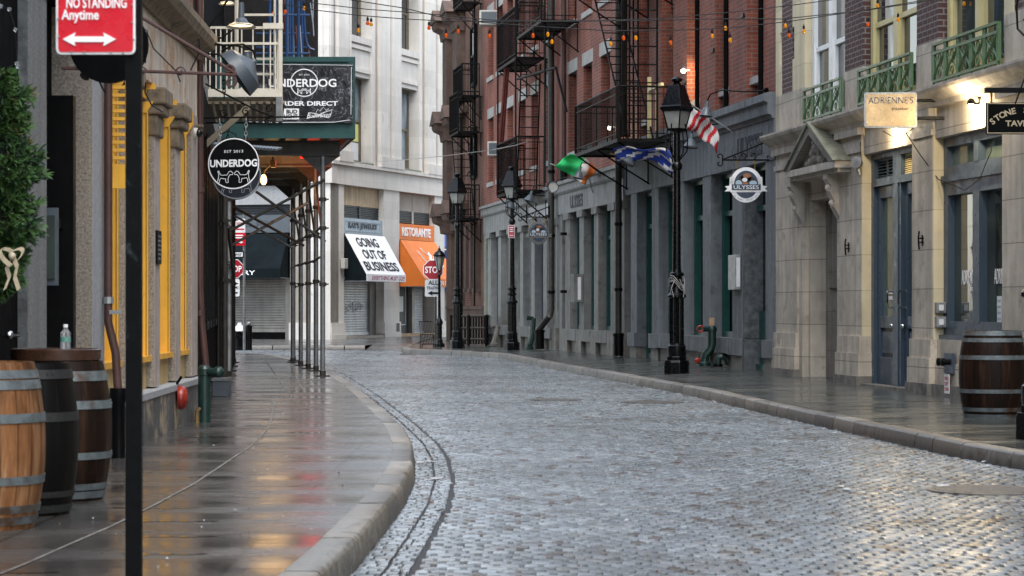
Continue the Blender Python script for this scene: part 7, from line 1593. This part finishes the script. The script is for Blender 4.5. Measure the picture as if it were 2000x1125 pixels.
mb = MB(); mb.tube([pt(x,y) for x, y in ((599,232),(603,220),(612,221),(624,224),(632,220),(649,214),(645,227),(641,230),(624,226),(612,228))], .007, 4, closed=True); mb.tube([pt(x,y) for x, y in ((617,220),(621,213),(625,217),(632,209),(637,216),(643,212))], .004, 4); mb.build('bowtie_outline', M['ink_white'], t); text('Budweiser', pt(623,225), Vector((1,0,.06)), ZU, 9*k, 46*k, M['ink_white'], t, .0, .3, .004)
# red work light and bulb under the shed
c = Vector((-3.45,41.9,H(2.58))); t = thing('red_lamp', 'red lamp glowing under the shed roof at its street corner', 'lamp', c); mb = MB(); mb.tube([c-Vector((.22,0,0)), c+Vector((.22,0,0))], .02, 8); mb.build('tube', M['red_tube'], t); mb = MB(); mb.box(c.x-.26,c.x+.26,c.y-.03,c.y+.03,c.z+.03,c.z+.06); mb.build('housing', M['black'], t); point_light('lamp_light', c-ZU*.16, 4, (1,.05,.03), .2, t)
c = PT(515, 350, 41.2); t = thing('pendant_bulb', 'lit warm bulb dangling beside the round pub sign', 'light bulb', c); mb = MB(); mb.lathe([(.02,.075),(.035,.06),(.052,0),(.05,-.05),(.03,-.085),(.004,-.095)], c, 14); mb.build('glass', M['warm_bulb'], t, smooth=True); mb = MB(); mb.tube([c+ZU*.07,c+Vector((.02,0,.15)),c+Vector((.1,0,.24)),c+Vector((.16,0,.27)),c+Vector((.16,0,.42))], .014, 6); mb.lathe([(.05,0),(.05,.12),(.03,.13)], c+Vector((.16,0,.2)), 10); mb.build('cord', M['brass'], t); point_light('lamp_light', c-Vector((0,.15,.1)), 3, (1,.55,.18), .2, t)
point_light('lamp_light', c+Vector((.2,1.0,.0)), 4, (1,.55,.18), .2, t)
t = thing('corrugated_canopy', 'small dark corrugated canopy edge behind the round pub signs', 'canopy', PT(490,290,33)); mb = MB()
for i in range(22): p = PT(400+i*6.5,282+i*.5,33); mb.tube([p, p+Vector((.03,.6,.06))], .02, 5)
mb.build('sheet', M['lead'], t)
# ------------------------------------------------------------------ scaffold above the shed
t = thing('scaffold_tower', 'blue pipe scaffold with dark netting standing on the shed roof', 'scaffold', (-4.4,45,H(2.9)))
mb = MB(); x0, x1 = FM.P(50,.02,0).x, PT(621,0,50).x; mb.box(x0,x1,50,50.06,H(2.9),9); mb.build('netting', M['netting'], t)
mb = MB()
for px, D in ((560,44),(566,48),(571,46),(583,44),(590,49),(527,43),(540,47)): p = PT(px,0,D); mb.tube([(p.x,D,H(2.9)),(p.x,D,13)], .03, 6)
for D in (44,47,49.5):
    for z in (4.6,5.3,6.4,7.4): mb.tube([(PT(500,0,D).x,D,H(z)),(PT(606,0,D).x,D,H(z))], .022, 5)
mb.tube([PT(593,0,45),PT(594,35,45),PT(596,70,45),PT(600,88,45),PT(606,95,45),PT(614,98,45)], .028, 6); mb.build('pipes', M['blue_pipe'], t)
for px, py in ((562,0),(569,0)):
    a = PT(px,py-5,49); MB().c8([v+Vector((dx,dy,0)) for v in (PT(px+3,118,49),a) for dx in (-.035,.035) for dy in (-.01,.02)]).build('board', M['pale_board'], t)
for pp in (((612,-10),(611,40),(613,70)),((606,5),(611,45)),((586,50),(590,118))): MB().tube([PT(x,y,46) for x, y in pp], .013, 5).build('pale_rod', M['pale_board'], t)
for pp, rr in ((((556,-10),(558,60),(562,118)),.022),(((602,90),(606,118)),.014),(((578,50),(583,118)),.014)): MB().tube([PT(x,y,46.5) for x, y in pp], rr, 6).build('rusty_rod', M['red_iron'], t)
# ------------------------------------------------------------------ white fire escape on the dark house
t = thing('balcony_fire_escape', 'rusting white iron fire escape balcony on the left dark house', 'fire escape', FM.P(29,.5,H(2.45))); D = 28.0
xw, xe = FM.P(D,.05,0).x, PT(548,0,D).x; zf = PT(0,186,D).z; ex = lambda y: xe-.105*(y-D); zr = PT(0,54,D).z
mb = MB(); mb.box(xw,xe,D-.02,D+.03,zf-.02,zf+.07); mb.c8([(ex(y)+dx,y,z) for dx in (-.05,0) for y in (D+.03,D+3) for z in (zf-.02,zf+.07)]); mb.build('floor_frame', M['rust_white'], t)
mb = MB()
for i in range(26): y = D+.08+i*.11; mb.box(FM.P(y,.05,0).x,ex(y)-.05,y,y+.07,zf-.05-.02*(i % 2),zf-.025)
for i in range(11): x = xw+.06+i*.085; mb.c8([(x+dx-.105*(y-D),y,z) for dx in (0,.05) for y in (D,D+2.9) for z in (zf-.10,zf-.072)])
mb.build('floor_slats', M['beam'], t)
mb = MB()
for z in (zr,PT(0,85,D).z): mb.box(xw,xe,D-.012,D+.012,z-.014,z+.014)
for z in (PT(0,23,D).z,PT(0,80,D).z,PT(0,110,D).z,PT(0,140,D).z,PT(0,170,D).z): mb.box(PT(462,0,D).x,PT(532,0,D).x,D+.28,D+.31,z-.013,z+.013)
for px in (402,410,422,431,443,452,472,494,515,528,538): x = PT(px,0,D).x; mb.tube([(x,D,zf),(x,D,zr)], .009, 5)
for i in range(24): y = D+.12*i; mb.tube([(ex(y)-.02,y,zf),(ex(y)-.02,y,zr)], .008, 4)
mb.c8([(ex(y)+dx,y,z) for dx in (-.035,-.005) for y in (D,D+2.9) for z in (zr-.015,zr+.015)]); mb.build('railing', M['rust_white'], t)
mb = MB(); mb.box(xe-.02,xe+.022,D-.025,D+.025,PT(0,232,D).z,13); mb.box(PT(532,0,D).x-.012,PT(532,0,D).x+.012,D+.28,D+.31,zf,13); mb.box(PT(455,0,D).x-.012,PT(455,0,D).x+.012,D+.28,D+.31,zf,13); mb.box(PT(460,0,D).x-.01,PT(460,0,D).x+.01,D+.2,D+.23,zf,13); mb.box(xe-.2,xe+.03,D-.035,D+.03,zr-.015,zr+.05); mb.build('post', M['rust_white'], t)
for dy in (0,.45): p, q = PT(488,206,D+dy), PT(404,280,D+dy); MB().c8([v+Vector((0,dyy,dz)) for v in (p,q) for dyy in (0,.06) for dz in (-.045,.045)]).build('brace', M['beam'], t)
mb = MB(); mb.box(xe-.05,xe+.02,D-.03,D+.03,zf-.30,zf-.02); mb.build('drop_ladder_latch', M['galv'], t)
# downpipes on the left
t = thing('downpipe', 'oxblood downpipe running into a tall black boot between the first piers', 'downpipe', FL.P(18.5,.06,S)); q = FL.P; mb = MB(); mb.tube([q(18.3,.045,H(1.9)),q(18.3,.045,H(-.12)),q(18.3,.10,H(-.35)),q(18.3,.12,H(-.66))], .032, 10); mb.build('pipe', M['pipe_brown'], t, smooth=True); mb = MB(); mb.lathe([(.052,0),(.052,.42),(.066,.45),(.066,.53)], q(18.3,.12,S), 14); mb.build('boot', M['black'], t, smooth=True, ang=.5)
mb = MB(); mb.tube([q(18.3,.045,H(.02)),q(18.3,.045,H(.07))], .042, 10); mb.box(q(18.3,.1,0).x-.03,q(18.3,.1,0).x+.06,18.2,18.22,H(-.06),H(-.03)); mb.build('strap', M['zinc'], t)
t = thing('downpipe', 'tall oxblood downpipe at the corner of the yellow windowed house', 'downpipe', FL.P(25.3,.1,S)); mb = MB(); mb.tube([q(25.45,.01,8),q(25.45,.01,H(.2)),q(25.45,.03,H(-.2)),q(25.45,.08,H(-.7)),q(25.45,.08,S)], .040, 10); mb.build('pipe', M['pipe_brown'], t, smooth=True)
mb = MB()
for z in (2.85,1.2,-.1): mb.tube([q(25.45,.01,H(z)),q(25.45,.01,H(z)+.06)], .052, 10)
mb.build('collar', M['pipe_brown'], t)
# crystal light string in the dark doorway
t = thing('fairy_lights', 'little unlit glass fairy lights hanging down the dark door frame', 'light string', PT(20,30,13.5)); mb = MB()
for px, py in ((2,12),(18,18),(30,58),(33,124),(35,130)): mb.ball(PT(px,py,13.5), .012, 8)
mb.build('beads', M['clear'], t, smooth=True); mb = MB(); mb.tube([PT(px,py,13.52) for px, py in ((-5,0),(2,10),(18,16),(30,56),(33,124),(36,160))], .003, 4); mb.build('cord', M['rubber'], t)
